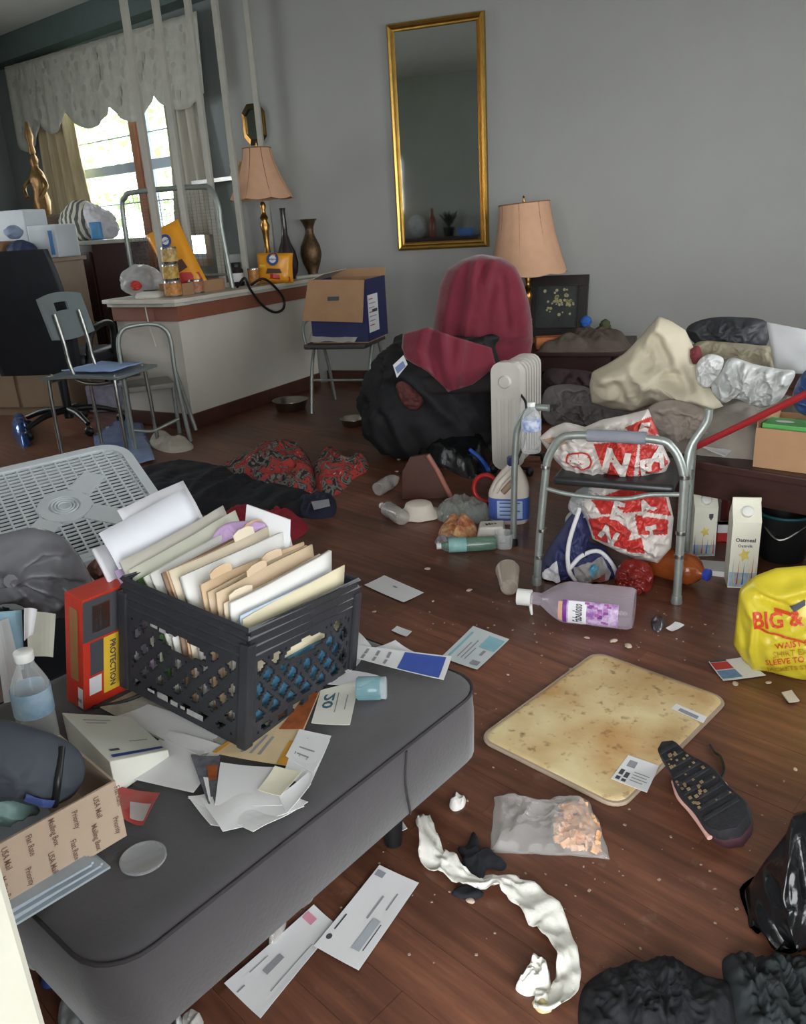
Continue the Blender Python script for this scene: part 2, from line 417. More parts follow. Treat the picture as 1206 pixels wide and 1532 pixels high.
# ================================================================== materials shared by the room
def wall_mat(name, col, blotch=.06):
    return M(name, col, .75, var=blotch, scale=1.3, bump=.05, bscale=60, contrast=.3)
m_wall = wall_mat('grey_wall_paint', (163,164,160))
m_wallw = wall_mat('grey_green_wall_paint', (138,146,146))
m_ceil = wall_mat('ceiling_paint', (206,208,202))
m_white = M('white_gloss_paint', (214,213,205), .4, var=.05, scale=5)
m_dwhite = M('dirty_white_paint', (188,187,177), .45, var=.12, scale=6)
m_wood_d = M('dark_mahogany_wood', (64,38,34), .38, var=.25, scale=5, stretch=(1,8,8), bump=.06)
m_brass = M('aged_brass', (176,134,72), .28, 1.0, var=.2, scale=12)
m_gold = M('gold_leaf', (206,164,86), .3, 1.0, var=.14, scale=14)
m_chrome = M('dull_steel_tube', (168,168,164), .32, 1.0, var=.15, scale=20)
m_alu = M('grey_aluminium_tube', (158,165,160), .38, .55, var=.12, scale=20)
m_black = M('black_plastic', (28,29,31), .42, var=.2, scale=12)
m_paper = M('white_paper', (226,226,228), .7, var=.03, scale=6, bump=.02)
m_ink = M('dark_print', (74,76,82), .7, var=.1)
m_inkg = M('grey_print', (150,152,158), .7, var=.1)
m_card = M('brown_cardboard', (170,132,98), .8, var=.1, scale=8, bump=.05)
# ================================================================== floor
def floor_mat():
    m = bpy.data.materials.new('worn_hardwood'); m.use_nodes = True; t = m.node_tree; b = t.nodes['Principled BSDF']; N = t.nodes.new; L = t.links.new
    ge = N('ShaderNodeNewGeometry'); oi = N('ShaderNodeObjectInfo')
    rot = N('ShaderNodeMapping'); rot.inputs['Rotation'].default_value = (0,0,-math.radians(156)); L(ge.outputs['Position'], rot.inputs[0])
    st = N('ShaderNodeMapping'); st.inputs['Scale'].default_value = (2.0,22,10); L(rot.outputs[0], st.inputs[0])
    g = N('ShaderNodeTexNoise'); g.inputs['Scale'].default_value = 1.6; g.inputs['Detail'].default_value = 8; g.inputs['Roughness'].default_value = .65; L(st.outputs[0], g.inputs['Vector'])
    r = N('ShaderNodeValToRGB'); e = r.color_ramp.elements; e[0].position = .25; e[0].color = (*lin((82,50,39)),1); e[1].position = .78; e[1].color = (*lin((148,97,73)),1)
    x = e.new(.5); x.color = (*lin((114,73,56)),1); L(g.outputs['Fac'], r.inputs[0])
    mr = N('ShaderNodeMapRange'); mr.inputs[3].default_value = .8; mr.inputs[4].default_value = 1.2; L(oi.outputs['Random'], mr.inputs[0])
    hs = N('ShaderNodeHueSaturation'); L(mr.outputs[0], hs.inputs['Value']); L(r.outputs[0], hs.inputs['Color'])
    # dark stains and pale scuffs with a shape of their own
    s1 = N('ShaderNodeTexNoise'); s1.inputs['Scale'].default_value = 2.1; s1.inputs['Detail'].default_value = 5; L(ge.outputs['Position'], s1.inputs['Vector'])
    r1 = N('ShaderNodeValToRGB'); r1.color_ramp.elements[0].position = .42; r1.color_ramp.elements[1].position = .62; L(s1.outputs['Fac'], r1.inputs[0])
    mx = N('ShaderNodeMix'); mx.data_type = 'RGBA'; mx.blend_type = 'MULTIPLY'; mx.inputs['Factor'].default_value = .34; L(hs.outputs[0], mx.inputs['A']); L(r1.outputs[0], mx.inputs['B'])
    s2 = N('ShaderNodeTexNoise'); s2.inputs['Scale'].default_value = 9; s2.inputs['Detail'].default_value = 7; s2.inputs['Roughness'].default_value = .7; L(ge.outputs['Position'], s2.inputs['Vector'])
    r2 = N('ShaderNodeValToRGB'); r2.color_ramp.elements[0].position = .6; r2.color_ramp.elements[0].color = (0,0,0,1); r2.color_ramp.elements[1].position = .78; r2.color_ramp.elements[1].color = (.38,.38,.38,1); L(s2.outputs['Fac'], r2.inputs[0])
    m2 = N('ShaderNodeMix'); m2.data_type = 'RGBA'; L(r2.outputs[0], m2.inputs['Factor']); L(mx.outputs['Result'], m2.inputs['A']); m2.inputs['B'].default_value = (*lin((168,140,122)),1)
    L(m2.outputs['Result'], b.inputs['Base Color'])
    rr = N('ShaderNodeMapRange'); rr.inputs[3].default_value = .22; rr.inputs[4].default_value = .46; L(s1.outputs['Fac'], rr.inputs[0]); L(rr.outputs[0], b.inputs['Roughness'])
    bp = N('ShaderNodeBump'); bp.inputs['Strength'].default_value = .12; bp.inputs['Distance'].default_value = .004; L(g.outputs['Fac'], bp.inputs['Height']); L(bp.outputs[0], b.inputs['Normal'])
    return m
m_floor = floor_mat()
m_sub = M('dark_subfloor', (30,18,14), .9)
XL, XR, YB = -6.9, 2.3, 2.0
fl = struct(MB().box(XL-.15, XR+.15, REAR-1.6, YB, -.06, -.0135).build('floor', m_sub))
pd = Vector((-.9135,.4067,0)); pq = Vector((.4067,.9135,0)); PWD = .105
plist = []
q = -9.0
rp = random.Random(3)
while q < 4.5:
    s = -4.0 + rp.random()*-1.0
    while s < 9.0:
        ln = rp.choice((.62,.8,.95,1.15,1.4)); c = pd*(s+ln/2)+pq*(q)
        if XL-.3 < c.x < XR+.3 and REAR-1.3 < c.y < YB-.4 and (c.y < .25 or c.x < -3.2): plist.append((c, ln))
        s += ln+.0008
    q += PWD+.0008
vis = []
for i,(c,ln) in enumerate(plist):
    best = 0
    for k in (-.5,-.25,0,.25,.5):
        P = c+pd*ln*k; x, y, z = proj(P)
        if z > .1 and -20 < x < IW+20 and 0 < y < IH+40: best = max(best, 1/z)
    vis.append((best, i))
vis.sort(reverse=True); near = {i for b, i in vis[:285] if b > 0}
pm = {}
for ln in (.62,.8,.95,1.15,1.4):
    o = MB(frame((0,0,0), pd)).box(-ln/2, ln/2, -PWD/2, PWD/2, -.0125, 0)
    me = bpy.data.meshes.new('plank'); me.from_pydata([tuple(v) for v in o.v], [], o.f); 
    bm = bmesh.new(); bm.from_mesh(me); bmesh.ops.recalc_face_normals(bm, faces=bm.faces); bm.to_mesh(me); bm.free()
    me.materials.append(m_floor); pm[ln] = me
rest = MB()
for i,(c,ln) in enumerate(plist):
    dz = -rp.random()*.0007
    if i in near:
        o = bpy.data.objects.new('plank', pm[ln]); COL.objects.link(o); o.parent = fl; o.location = Vector((c.x,c.y,dz))-fl.location
    else:
        rest.M = frame((c.x,c.y,dz), pd); rest.box(-ln/2, ln/2, -PWD/2, PWD/2, -.0125, 0)
rs = rest.build('planks', m_floor, fl); rs['kind'] = 'stuff'
# ================================================================== walls, ceiling
CE = 3.05
S0 = Vector((-3.55,0,0)); BX = Vector((.943,-.334,0)); BN = Vector((.334,.943,0)); BM_ = frame(S0, BX)
struct(MB().box(-3.55, XR+.12, 0, .12, 0, CE).build('wall_back', m_wall))
w = MB()
for (a,b_,z0,z1) in ((REAR-.12,-3.55,0,CE),(-3.55,-1.95,0,.8),(-3.55,-1.95,2.3,CE),(-1.95,0,0,CE)): w.box(XR,XR+.12,a,b_,z0,z1)
struct(w.build('wall_right', m_wall))
w = MB()
for (a,b_,z0,z1) in ((REAR-.12,-2.8,0,CE),(-2.8,-1.6,0,.8),(-2.8,-1.6,2.3,CE),(-1.6,YB-.1,0,CE)): w.box(XL-.12,XL,a,b_,z0,z1)
struct(w.build('wall_left', m_wallw))
struct(MB().box(XL-.12, XR+.12, REAR-.12, YB-.1, CE, CE+.1).build('ceiling', m_ceil))
# rear wall round doorway and windows, two of them added for light
w = MB(); y0, y1 = REAR-.12, REAR
for (a,b_,z0,z1) in ((XL,-4.75,0,CE),(-4.75,-4.2,0,1.3),(-4.75,-4.2,2.1,CE),(-4.2,-1.5,0,CE),(-1.5,-.9,0,.75),(-1.5,-.9,2.25,CE),(-.9,-.41,0,CE),(-.41,.66,2.1,CE),(.66,.9,0,CE),(.9,2.0,0,.75),(.9,2.0,2.25,CE),(2.0,XR,0,CE)): w.box(a,b_,y0,y1,z0,z1)
struct(w.build('wall_rear', m_wall))
def plain_window(name, x0, x1, z0, z1):
    o = MB().box(x0,x1,y0+.02,y0+.06,z0,z0+.05).box(x0,x1,y0+.02,y0+.06,z1-.05,z1).box(x0,x0+.05,y0+.02,y0+.06,z0+.05,z1-.05).box(x1-.05,x1,y0+.02,y0+.06,z0+.05,z1-.05).box(x0+.05,x1-.05,y0+.025,y0+.055,(z0+z1)/2-.02,(z0+z1)/2+.02).build(name, m_white); struct(o)
    MB().box(x0+.05,x1-.05,y0+.035,y0+.04,z0+.05,z1-.05).build('pane', m_glass, o)
m_glass = film('window_glass', (240,245,250), .02, .02)
plain_window('added_window_2', -1.5,-.9,.75,2.25); plain_window('window_6', -4.75,-4.2,1.3,2.1); plain_window('added_window_3', .9,2.0,.75,2.25)  # first and last are unseen windows added to light the room
def side_window(name, xc, y0_, y1_, z0, z1):
    o = MB().box(xc-.02,xc+.02,y0_,y1_,z0,z0+.05).box(xc-.02,xc+.02,y0_,y1_,z1-.05,z1).box(xc-.02,xc+.02,y0_,y0_+.05,z0+.05,z1-.05).box(xc-.02,xc+.02,y1_-.05,y1_,z0+.05,z1-.05).box(xc-.015,xc+.015,y0_+.05,y1_-.05,(z0+z1)/2-.02,(z0+z1)/2+.02).build(name, m_white); struct(o)
    MB().box(xc-.0025,xc+.0025,y0_+.05,y1_-.05,z0+.05,z1-.05).build('pane', m_glass, o)
side_window('added_window_4', XL-.08, -2.8,-1.6,.8,2.3); side_window('added_window_5', XR+.08, -3.55,-1.95,.8,2.3)  # unseen side windows added to carry daylight deeper inside
# doorway casing: the cream post at the lower left edge of the view
tr = struct(MB().box(-.50,-.405,REAR-.16,REAR+.02,0,2.16).build('trim_1', M('cream_gloss_paint', (178,178,166), .35, var=.04, scale=5), bevel=.006))
struct(MB().box(.66,.75,REAR-.16,REAR+.02,0,2.16).build('trim_2', MATS['cream_gloss_paint'], bevel=.006))
struct(MB().box(-.405,.66,REAR-.16,REAR+.02,2.1,2.16).build('trim_3', MATS['cream_gloss_paint'], bevel=.006))
struct(MB().box(-3.6,3.8,REAR-3.2,REAR-.125,2.55,2.67).build('added_shade_roof', m_ceil))  # unseen roof added to hold back sky light at the doorway
for xx in (-3.0,3.2): struct(MB().box(xx-.06,xx+.06,REAR-3.1,REAR-2.98,-.2,2.55).build('added_shade_post', m_white))  # posts carrying the added roof
m_baseb = M('dark_brown_baseboard', (84,52,42), .5, var=.2, scale=6)
struct(MB().box(-2.9, XR, -.018, 0, 0, .1).build('baseboard_back', m_baseb, bevel=.004))
# ------------------------------------------------------------------ bay wall with window
def bay(px, py, off=0.0):
    P = WP(px, py, S0-BN*off, BN); d = P-(S0-BN*off); return d.dot(BX), P.z
WX0, WX1, WZ0, WZ1 = -2.45, -.42, .95, 2.5
w = MB(BM_)
for (a,b_,z0,z1) in ((-3.6,WX0,0,CE),(WX0,WX1,0,WZ0),(WX0,WX1,WZ1,CE),(WX1,0,0,CE)): w.box(a,b_,0,.12,z0,z1)
struct(w.build('wall_window', m_wallw))
wf = MB(BM_)
MUL = ((WX0,WX0+.06),(-1.33,-1.17),(WX1-.06,WX1))
for a,b_ in MUL: wf.box(a,b_,-.01,.1,WZ0,WZ1)
wf.box(WX0,WX1,-.01,.1,WZ0,WZ0+.06); wf.box(WX0,WX1,-.01,.1,WZ1-.06,WZ1)
win = struct(wf.build('window_1', M('window_trim', (196,176,160), .45, var=.1)))
sash = M('pale_blue_sash', (190,205,222), .4, var=.06)
for (a,b_) in ((WX0+.06,-1.33),(-1.17,WX1-.06)):
    s_ = MB(BM_)
    for (za,zb) in ((WZ0+.06,1.8),(1.8,WZ1-.06)):
        s_.box(a,a+.045,.03,.07,za,zb).box(b_-.045,b_,.03,.07,za,zb).box(a,b_,.03,.07,za,za+.04).box(a,b_,.03,.07,zb-.04,zb)
    for zz in (2.05,1.5): s_.box(a,b_,.045,.055,zz,zz+.012)
    s_.build('sash', sash, win)
    for (za,zb) in ((WZ0+.1,1.8),(1.8,WZ1-.1)): MB(BM_).box(a+.045,b_-.045,.048,.052,za,zb).build('pane', m_glass, win)
MB(BM_).box(-1.29,-1.21,-.03,-.01,WZ0,WZ1).build('center_casing', M('orange_brown_wood', (170,112,84), .5, var=.2, scale=6), win)
# cornice above the window, shade put into its dark teal, and beam between the rooms
struct(MB(BM_).box(-3.6,.02,-.16,0,2.84,CE).build('trim_4', M('shaded_teal_cornice', (92,108,106), .6, var=.1)))
# valance
m_val = M('floral_valance_fabric', (196,196,186), .85, var=.1, scale=16, bump=.15, bscale=90, col2=(176,176,166), contrast=.2)
def scal(x):   # lower edge of the valance
    ks = [(-3.0,2.12),(-2.52,2.27),(-2.05,2.31),(-1.32,2.27),(-.70,2.27),(-.05,2.22)]
    for (a,za),(b_,zb) in zip(ks, ks[1:]):
        if a <= x <= b_:
            t = (x-a)/(b_-a); return za+(zb-za)*t-(.16 if b_ < -.1 else .12)*math.sin(PI*t)**.8*min(1,(b_-a)/.55)
    return 2.2
def vfn(u, v):
    x = -3.0+2.95*u; zt = 2.8-.06*u; zb = scal(x); z = zt+(zb-zt)*v
    y = -.14-.02*v+.009*math.sin(x*34+2*math.sin(x*5))*(.5+.5*v)
    return BM_ @ Vector((x, y, z))
va = MB(); va.grid(vfn, 150, 12, .004)
vo = va.build('window_valance', m_val, None, 'all'); tag(vo, 'scalloped grey floral fabric valance hanging across the top of the window', 'valance')
pr = MB()
rf = random.Random(11)
for i in range(95):
    u, v = rf.random()*.96+.02, rf.random()*.8+.06; c = Vector(vfn(u,v))-BN*.006; a0 = rf.random()*6
    sx, sz = rf.uniform(.016,.034), rf.uniform(.02,.05)
    pr.add([c+BX*math.cos(a0+k*PI/3)*sx*(1+.5*rf.random())+Vector((0,0,math.sin(a0+k*PI/3)*sz)) for k in range(6)], [(0,1,2,3,4,5)])
tag(pr.build('floral_print', M('faded_flower_print', (182,172,164), .85, var=.2, scale=30, col2=(160,166,156)), vo), kind='stuff')
# curtains
def curtain(x0, x1, z0, z1, seed, amp=.035, fr=46, flare=0.0, m=None, label='', yo=-.09):
    def fn(u, v):
        x = x0+(x1-x0)*u + flare*(v**1.4)*(u-.2)
        return BM_ @ Vector((x, yo-.03*v+amp*math.sin(fr*(x0+(x1-x0)*u)+seed+1.2*math.sin(3*v)), z1+(z0-z1)*v))
    mb = MB(); mb.grid(fn, 60, 16, .003); o = mb.build('curtain', m, None, 'all'); tag(o, label, 'curtain', 'window curtains'); return o
m_cur = M('cream_curtain', (206,196,168), .85, var=.12, scale=5, bump=.1, col2=(164,140,100), contrast=.3, stretch=(6,6,.3))
m_cur2 = M('pale_curtain', (198,194,180), .85, var=.12, scale=6, bump=.1, stretch=(6,6,.3))
curtain(-2.66,-2.1,.98,2.5,0,.04,44,.3,m_cur,'cream and tan curtain drawn to the left side of the bright window')
curtain(-.66,-.3,1.2,2.5,1,.03,60,.22,m_cur2,'pale grey curtain gathered at the right side of the window')
# ------------------------------------------------------------------ garden beyond the window
m_grass = M('garden_grass', (120,165,90), .9, var=.2, scale=3)
struct(MB().box(-16,8,YB,16,-.4,-.3).build('ground_outside', m_grass))
struct(MB().box(-16,12,-16,REAR-1.6,-.3,-.2).build('ground_front', M('pale_concrete', (170,170,165), .9)))
def tree(name, loc, h, r, seed, label):
    t = thing(name, label, 'tree', loc, 'garden trees')
    MB().tube([(loc[0],loc[1],-.3),(loc[0]+.05,loc[1],h*.4),(loc[0]-.05,loc[1]+.1,h*.8)], .12, 8, 4, rf=lambda q: 1-.6*q).build('trunk', M('bark', (90,76,62), .9, var=.3), t)
    rr = random.Random(seed); lv = MB()
    for i in range(700):
        a = rr.random()*2*PI; q = rr.random()**.4; e = math.asin(rr.uniform(-1,1))
        c = Vector((loc[0]+r*q*math.cos(a)*math.cos(e), loc[1]+r*q*math.sin(a)*math.cos(e), h+r*.9*q*math.sin(e)))
        u = Vector((rr.gauss(0,1),rr.gauss(0,1),rr.gauss(0,1))).normalized(); v_ = u.orthogonal().normalized(); s = rr.uniform(.06,.13)
        lv.add([c-u*s, c+v_*s*.5, c+u*s, c-v_*s*.5], [(0,1,2,3)])
    o = lv.build('foliage', M('green_leaves', (176,214,140), .6, var=.25, scale=4), t); o['kind'] = 'stuff'
tree('garden_tree', (-9.2,6.6,-.3), 2.4, 1.5, 1, 'leafy green tree seen through the left pane of the window')
tree('garden_tree', (-5.9,6.9,-.3), 2.6, 1.2, 2, 'leafy green tree seen through the right pane of the window')
# ================================================================== gold wall mirror
t = thing('wall_mirror', 'tall gold framed mirror hanging on the grey wall', 'mirror', (-1.865,0,1.0))
x0,x1,z0,z1,fw = -2.215,-1.515,1.005,2.5,.062
MB().box(x0+.02,x1-.02,-.02,-.003,z0+.02,z1-.02).build('backing', m_wood_d, t)
MB().box(x0+fw-.004,x1-fw+.004,-.026,-.0205,z0+fw-.004,z1-fw+.004).build('mirror_glass', M('mirror_silver', (205,212,210), .03, 1.0, var=.03, bump=0), t)
def rail(a, b_, up):
    a, b_ = Vector(a), Vector(b_); d = (b_-a).normalized(); nn = Vector((0,-1,0)); s = d.cross(nn)*up
    prof = ((0,0),(.004,.03),(.016,.042),(.03,.036),(.04,.024),(.05,.022),(.054,.03),(.062,.022),(.062,0))
    vs = []; 
    for P, m_ in ((a,1),(b_,-1)):
        for (o, h) in prof: vs.append(P+d*o*m_+s*o+nn*h)
    n = len(prof); fs = [(i,i+1,n+i+1,n+i) for i in range(n-1)]+[tuple(range(n)),tuple(range(2*n-1,n-1,-1))]
    MB().add(vs, fs).build('frame_rail', m_gold, t)
rail((x0,0,z0),(x1,0,z0),-1); rail((x1,0,z1),(x0,0,z1),-1); rail((x0,0,z1),(x0,0,z0),-1); rail((x1,0,z0),(x1,0,z1),-1)
# octagonal mirror
cx, cz = -3.33, 1.97
t = thing('octagonal_mirror', 'small octagonal brass mirror on the wall above the peach lamp', 'mirror', (cx,0,cz-.14))
oc = [(-.045,-.145),(.045,-.145),(.095,-.085),(.095,.085),(.045,.145),(-.045,.145),(-.095,.085),(-.095,-.085)]
for i in range(8):
    a, b_ = oc[i], oc[(i+1)%8]; k = .72
    MB().hexa([(cx+a[0],-.002,cz+a[1]),(cx+b_[0],-.002,cz+b_[1]),(cx+b_[0]*k,-.002,cz+b_[1]*k),(cx+a[0]*k,-.002,cz+a[1]*k)],[(cx+a[0]*.97,-.022,cz+a[1]*.97),(cx+b_[0]*.97,-.022,cz+b_[1]*.97),(cx+b_[0]*k,-.03,cz+b_[1]*k),(cx+a[0]*k,-.03,cz+a[1]*k)]).build('frame_facet', m_brass if i in (3,7,2,6) else M('dark_bronze', (84,74,52), .35, .9, var=.2), t)
MB().add([(cx+a*.74,-.012,cz+b_*.74) for a,b_ in oc], [tuple(range(8))]).add([(cx+a*.74,-.006,cz+b_*.74) for a,b_ in oc], [tuple(range(8))]).build('mirror_glass', MATS['mirror_silver'], t)
# ================================================================== divider counter with posts
CD = Vector((.148,.989,0)); CP0 = Vector((-3.14,-1.6,0)); CM = frame(CP0, CD)      # local x to the wall, y to the left
CL = 1.49; LZ = .84
ct = thing('divider_counter', 'low room divider wall with a white ledge and brown trim band', 'counter', CP0)
MB(CM).box(0,CL,0,.55,.1,.70).build('body', M('white_panel_paint', (202,197,186), .6, var=.06, scale=3), ct)
MB(CM).box(-.012,CL,-.012,.562,0,.1).build('baseboard', m_baseb, ct, bevel=.005)
MB(CM).box(-.012,CL,-.014,.564,.70,.795).build('trim_band', M('reddish_brown_band', (140,86,66), .5, var=.12, scale=4), ct)
lp = [(-.05,.06),(.0,-.035),(CL+.02,-.035),(CL+.02,.60),(.02,.60),(-.05,.5)]
MB(CM).prism([(-.06,.05),(-.035,-.02),(.03,-.04),(CL+.01,-.04),(CL+.01,.60),(.03,.60),(-.04,.57),(-.06,.5)],.795,.815).build('ledge_molding', m_dwhite, ct)
MB(CM).prism([(-.08,.05),(-.05,-.035),(.03,-.06),(CL+.01,-.06),(CL+.01,.62),(.03,.62),(-.06,.59),(-.08,.5)],.815,LZ).build('ledge', M('worn_white_ledge', (205,200,186), .45, var=.1, scale=4), ct, bevel=.004)
# white posts from ledge to ceiling
for i,(px,yy) in enumerate(((190,-1.25),(237,-1.06),(285,-.83),(325,-.6),(372,-.1))):
    P = WY(px,38,yy); x,y = P.x, yy
    names = ['leftmost slim white post rising from the divider counter to the ceiling','slim white post between the leftmost post and the middle post','middle one of five slim white posts standing on the divider','fourth slim white post from the left, just left of the peach lamp','rightmost slim white post, rising behind the peach lamp shade']
    t = thing('divider_post', names[i], 'post', (x,y,LZ), 'divider posts')
    MB(RZ(.15,(x,y,0))).box(-.02,.02,-.02,.02,LZ+.001,CE-.001).build('shaft', m_dwhite, t, bevel=.004)
    MB(RZ(.15,(x,y,0))).box(-.032,.032,-.032,.032,LZ+.001,LZ+.03).build('foot_collar', m_dwhite, t, bevel=.003)
# ================================================================== things on and behind the counter
def shade_mb(c, r0, r1, h, n=64, panels=8, bell=.5, scal=.0):
    """bell lamp shade with gored panels, open at both ends"""
    mb = MB(); pts = []
    def rad(t): return r0+(r1-r0)*(t**(1+bell))
    def fn(side):
        def g(u, v):
            a = 2*PI*u; k = 1+.02*abs(math.cos(a*panels/2))**.5
            r = rad(v)*k-side; z = h*(1-v)-scal*abs(math.sin(a*panels/2))*(v**6)
            return (c[0]+r*math.cos(a), c[1]+r*math.sin(a), c[2]+z)
        return g
    mb.grid(fn(0), n, 14); mb.grid(fn(.004), n, 14); return mb
def ribs_mb(c, r0, r1, h, panels=8, bell=.5):
    out = []
    for i in range(panels):
        a = 2*PI*i/panels
        out.append([(c[0]+(r0+(r1-r0)*(t/8)**(1+bell))*1.004*math.cos(a), c[1]+(r0+(r1-r0)*(t/8)**(1+bell))*1.004*math.sin(a), c[2]+h*(1-t/8)) for t in range(9)])
    return out
def lamp(loc, label, hcol, r0, r1, sh, tilt=0.0, colr=.035):
    t = thing('table_lamp', label, 'lamp', loc)
    z0 = loc[2]; c = (loc[0],loc[1],z0)
    MB().lathe([(.085,0),(.088,.012),(.07,.025),(.045,.035),(.03,.05)],28,c).build('base', m_brass, t, True)
    pr = [(.03,.05),(.022,.06),(.034,.075),(.036,.10),(.024,.12),(.018,.13),(.03,.145),(.02,.16),(.016,.2),(.022,.26),(.03,.29),(.018,.31),(.026,.325),(.016,.34),(.012,.36),(.02,.38),(.01,.40)]
    k = hcol/.40
    MB().lathe([(r*colr/.035,.05+(z-.05)*k) for r,z in pr],24,c).build('column', m_brass, t, True)
    m_sh = M('peach_lampshade_fabric', (214,168,136), .8, var=.07, scale=10, bump=.06, bscale=120)
    cs = Vector((loc[0],loc[1],z0+hcol-.0))
    R = Matrix.Translation(cs) @ Matrix.Rotation(tilt,4,'Y') @ Matrix.Translation(-cs)
    s = shade_mb(tuple(cs), r0, r1, sh, scal=.012); s.v = [R @ p for p in s.v]; so = s.build('lamp_shade', m_sh, t, 'all')
    tr_ = MB(); tr_.M = R
    for p in ribs_mb(tuple(cs), r0, r1, sh): tr_.tube(p, .0035, 5)
    for rr, zz in ((r0*1.01,sh),): tr_.tube([(cs.x+rr*math.cos(a*PI/16),cs.y+rr*math.sin(a*PI/16),cs.z+zz) for a in range(32)], .004, 6, closed=True)
    x = tr_.build('shade_piping', M('dark_peach_piping', (150,106,80), .8), so, 'all'); x['kind']='stuff'
    hp = MB(); hp.M = R; hp.tube([(cs.x,cs.y,cs.z-.02),(cs.x+.05,cs.y,cs.z+sh*.4),(cs.x+.03,cs.y,cs.z+sh-.03),(cs.x,cs.y,cs.z+sh)], .003, 6, 5); hp.build('harp', m_brass, t, True)
    hp = MB(); hp.M = R; hp.lathe([(.006,0),(.012,.012),(.004,.03),(.009,.04),(.001,.05)],12,(cs.x,cs.y,cs.z+sh)).build('finial', m_brass, t, True)
    return t
def onc(px, off=.28):
    P = WP(px, 400, CP0+Vector((-.989,.148,0))*off, Vector((.989,-.148,0))); return Vector((P.x,P.y,LZ))
lb = onc(403,.17); ztop = zat(lb,222); zbot = zat(lb,297)
lamp((lb.x,lb.y,LZ+.001),'peach bell shaded brass lamp standing on the divider counter', zbot-LZ, .10, .232, ztop-zbot, colr=.042)
def vase(px, py, prof, mat, name, label, cat, off=.3):
    P = onc(px,off); o = MB().lathe(prof,28,(P.x,P.y,LZ+.001)).build(name, mat, None, True); return tag(o, label, cat)
vase(431,404,[(.05,0),(.075,.05),(.085,.12),(.07,.2),(.04,.27),(.022,.33),(.02,.5),(.024,.52),(.016,.52),(.012,.35),(.03,.26)],M('dark_glazed_ceramic',(52,40,44),.25,var=.2,coat=.4),'bottle_vase','tall dark long necked vase behind the peach lamp','vase',.17)
vase(468,399,[(.045,0),(.05,.01),(.04,.03),(.07,.1),(.088,.17),(.08,.23),(.05,.29),(.034,.33),(.036,.37),(.055,.41),(.07,.43),(.062,.43),(.03,.37),(.03,.3)],M('etched_bronze',(116,92,66),.35,.7,var=.35,scale=40,bump=.3),'bronze_vase','etched bronze vase with flared lip at the wall end of the ledge','vase',.05)
m_ped = M('orange_yellow_bag_film',(236,160,40),.3,var=.06,scale=8)
m_red = M('red_print',(190,52,48),.45,var=.08); m_blu = M('blue_print',(52,76,140),.45,var=.08); m_brn = M('brown_print',(92,56,40),.5,var=.2)
m_yel = M('yellow_print',(238,196,60),.5,var=.06)
def pillow_mb(Mx, w, h, d, seed=0, n=18):
    """flat bottom sack: stuffed packet, local x width, z height, y depth"""
    mb = MB()
    for sgn in (-1,1):
        def fn(u, v):
            x = (u-.5)*w; z = v*h; b = (max(0,1-(2*u-1)**4)*max(0,1-(2*v-1)**6))**.5
            y = sgn*(d/2*b+.001)+.006*nz3((x,sgn,z),18,seed)*b
            return Mx @ Vector((x*(1-.05*math.sin(PI*v)), y, z))
        mb.grid(fn, n, n)
    return mb
def pet_bag(loc, rz, w, h, d, tiltx, tilty, label, seed):
    Mx = Matrix.Translation(Vector(loc)) @ Matrix.Rotation(rz,4,'Z') @ Matrix.Rotation(tilty,4,'Y') @ Matrix.Rotation(tiltx,4,'X')
    bag = pillow_mb(Mx, w, h, d, seed).build('pet_food_bag', m_ped, None, 'all', flip=None); tag(bag, label, 'bag')
    def F(u, v):
        x = (u-.5)*w; z = v*h; b = (max(0,1-(2*u-1)**4)*max(0,1-(2*v-1)**6))**.5
        return Mx @ Vector((x*(1-.05*math.sin(PI*v)), -(d/2*b+.004)-.006, z))
    def patch(poly, mat, name):
        mb = MB(); c = (sum(p[0] for p in poly)/len(poly), sum(p[1] for p in poly)/len(poly)); mb.add([F(*c)]+[F(*p) for p in poly], [(0,i+1,(i+1)%len(poly)+1) for i in range(len(poly))]); mb.build(name, mat, bag)
    circ = lambda cu,cv,r: [(cu+r*math.cos(a*PI/8), cv+r*w/h*math.sin(a*PI/8)) for a in range(16)]
    patch(circ(.5,.78,.17), m_blu, 'badge'); patch(circ(.5,.78,.10), m_paper, 'badge_center')
    letters('Pedigree', w*.07, Matrix.Identity(4), m_blu, bag, fn=lambda p: F(.5+p.x/w, .78+p.y/h)-Vector((0,.003,0)), bold=.02)
    patch([(.05,.05),(.95,.05),(.95,.2),(.5,.3),(.05,.22)], m_red, 'color_band')
    patch([(.3,.3),(.75,.32),(.7,.46),(.35,.48)], m_brn, 'food_picture')
    patch([(.1,.5),(.3,.5),(.3,.6),(.1,.6)], m_yel, 'color_block')
    return bag
P = onc(284,.2); pet_bag((P.x-.0,P.y,LZ+.004),.30,.25,.46,.10,-.12,-.38,'tall orange pet food bag leaning among cans on the divider counter',1)
P = onc(410,.0); b2 = pet_bag((P.x,P.y,LZ+.002),.25,.27,.21,.12,-.1,.05,'smaller orange pet food bag lying below the peach lamp',2)
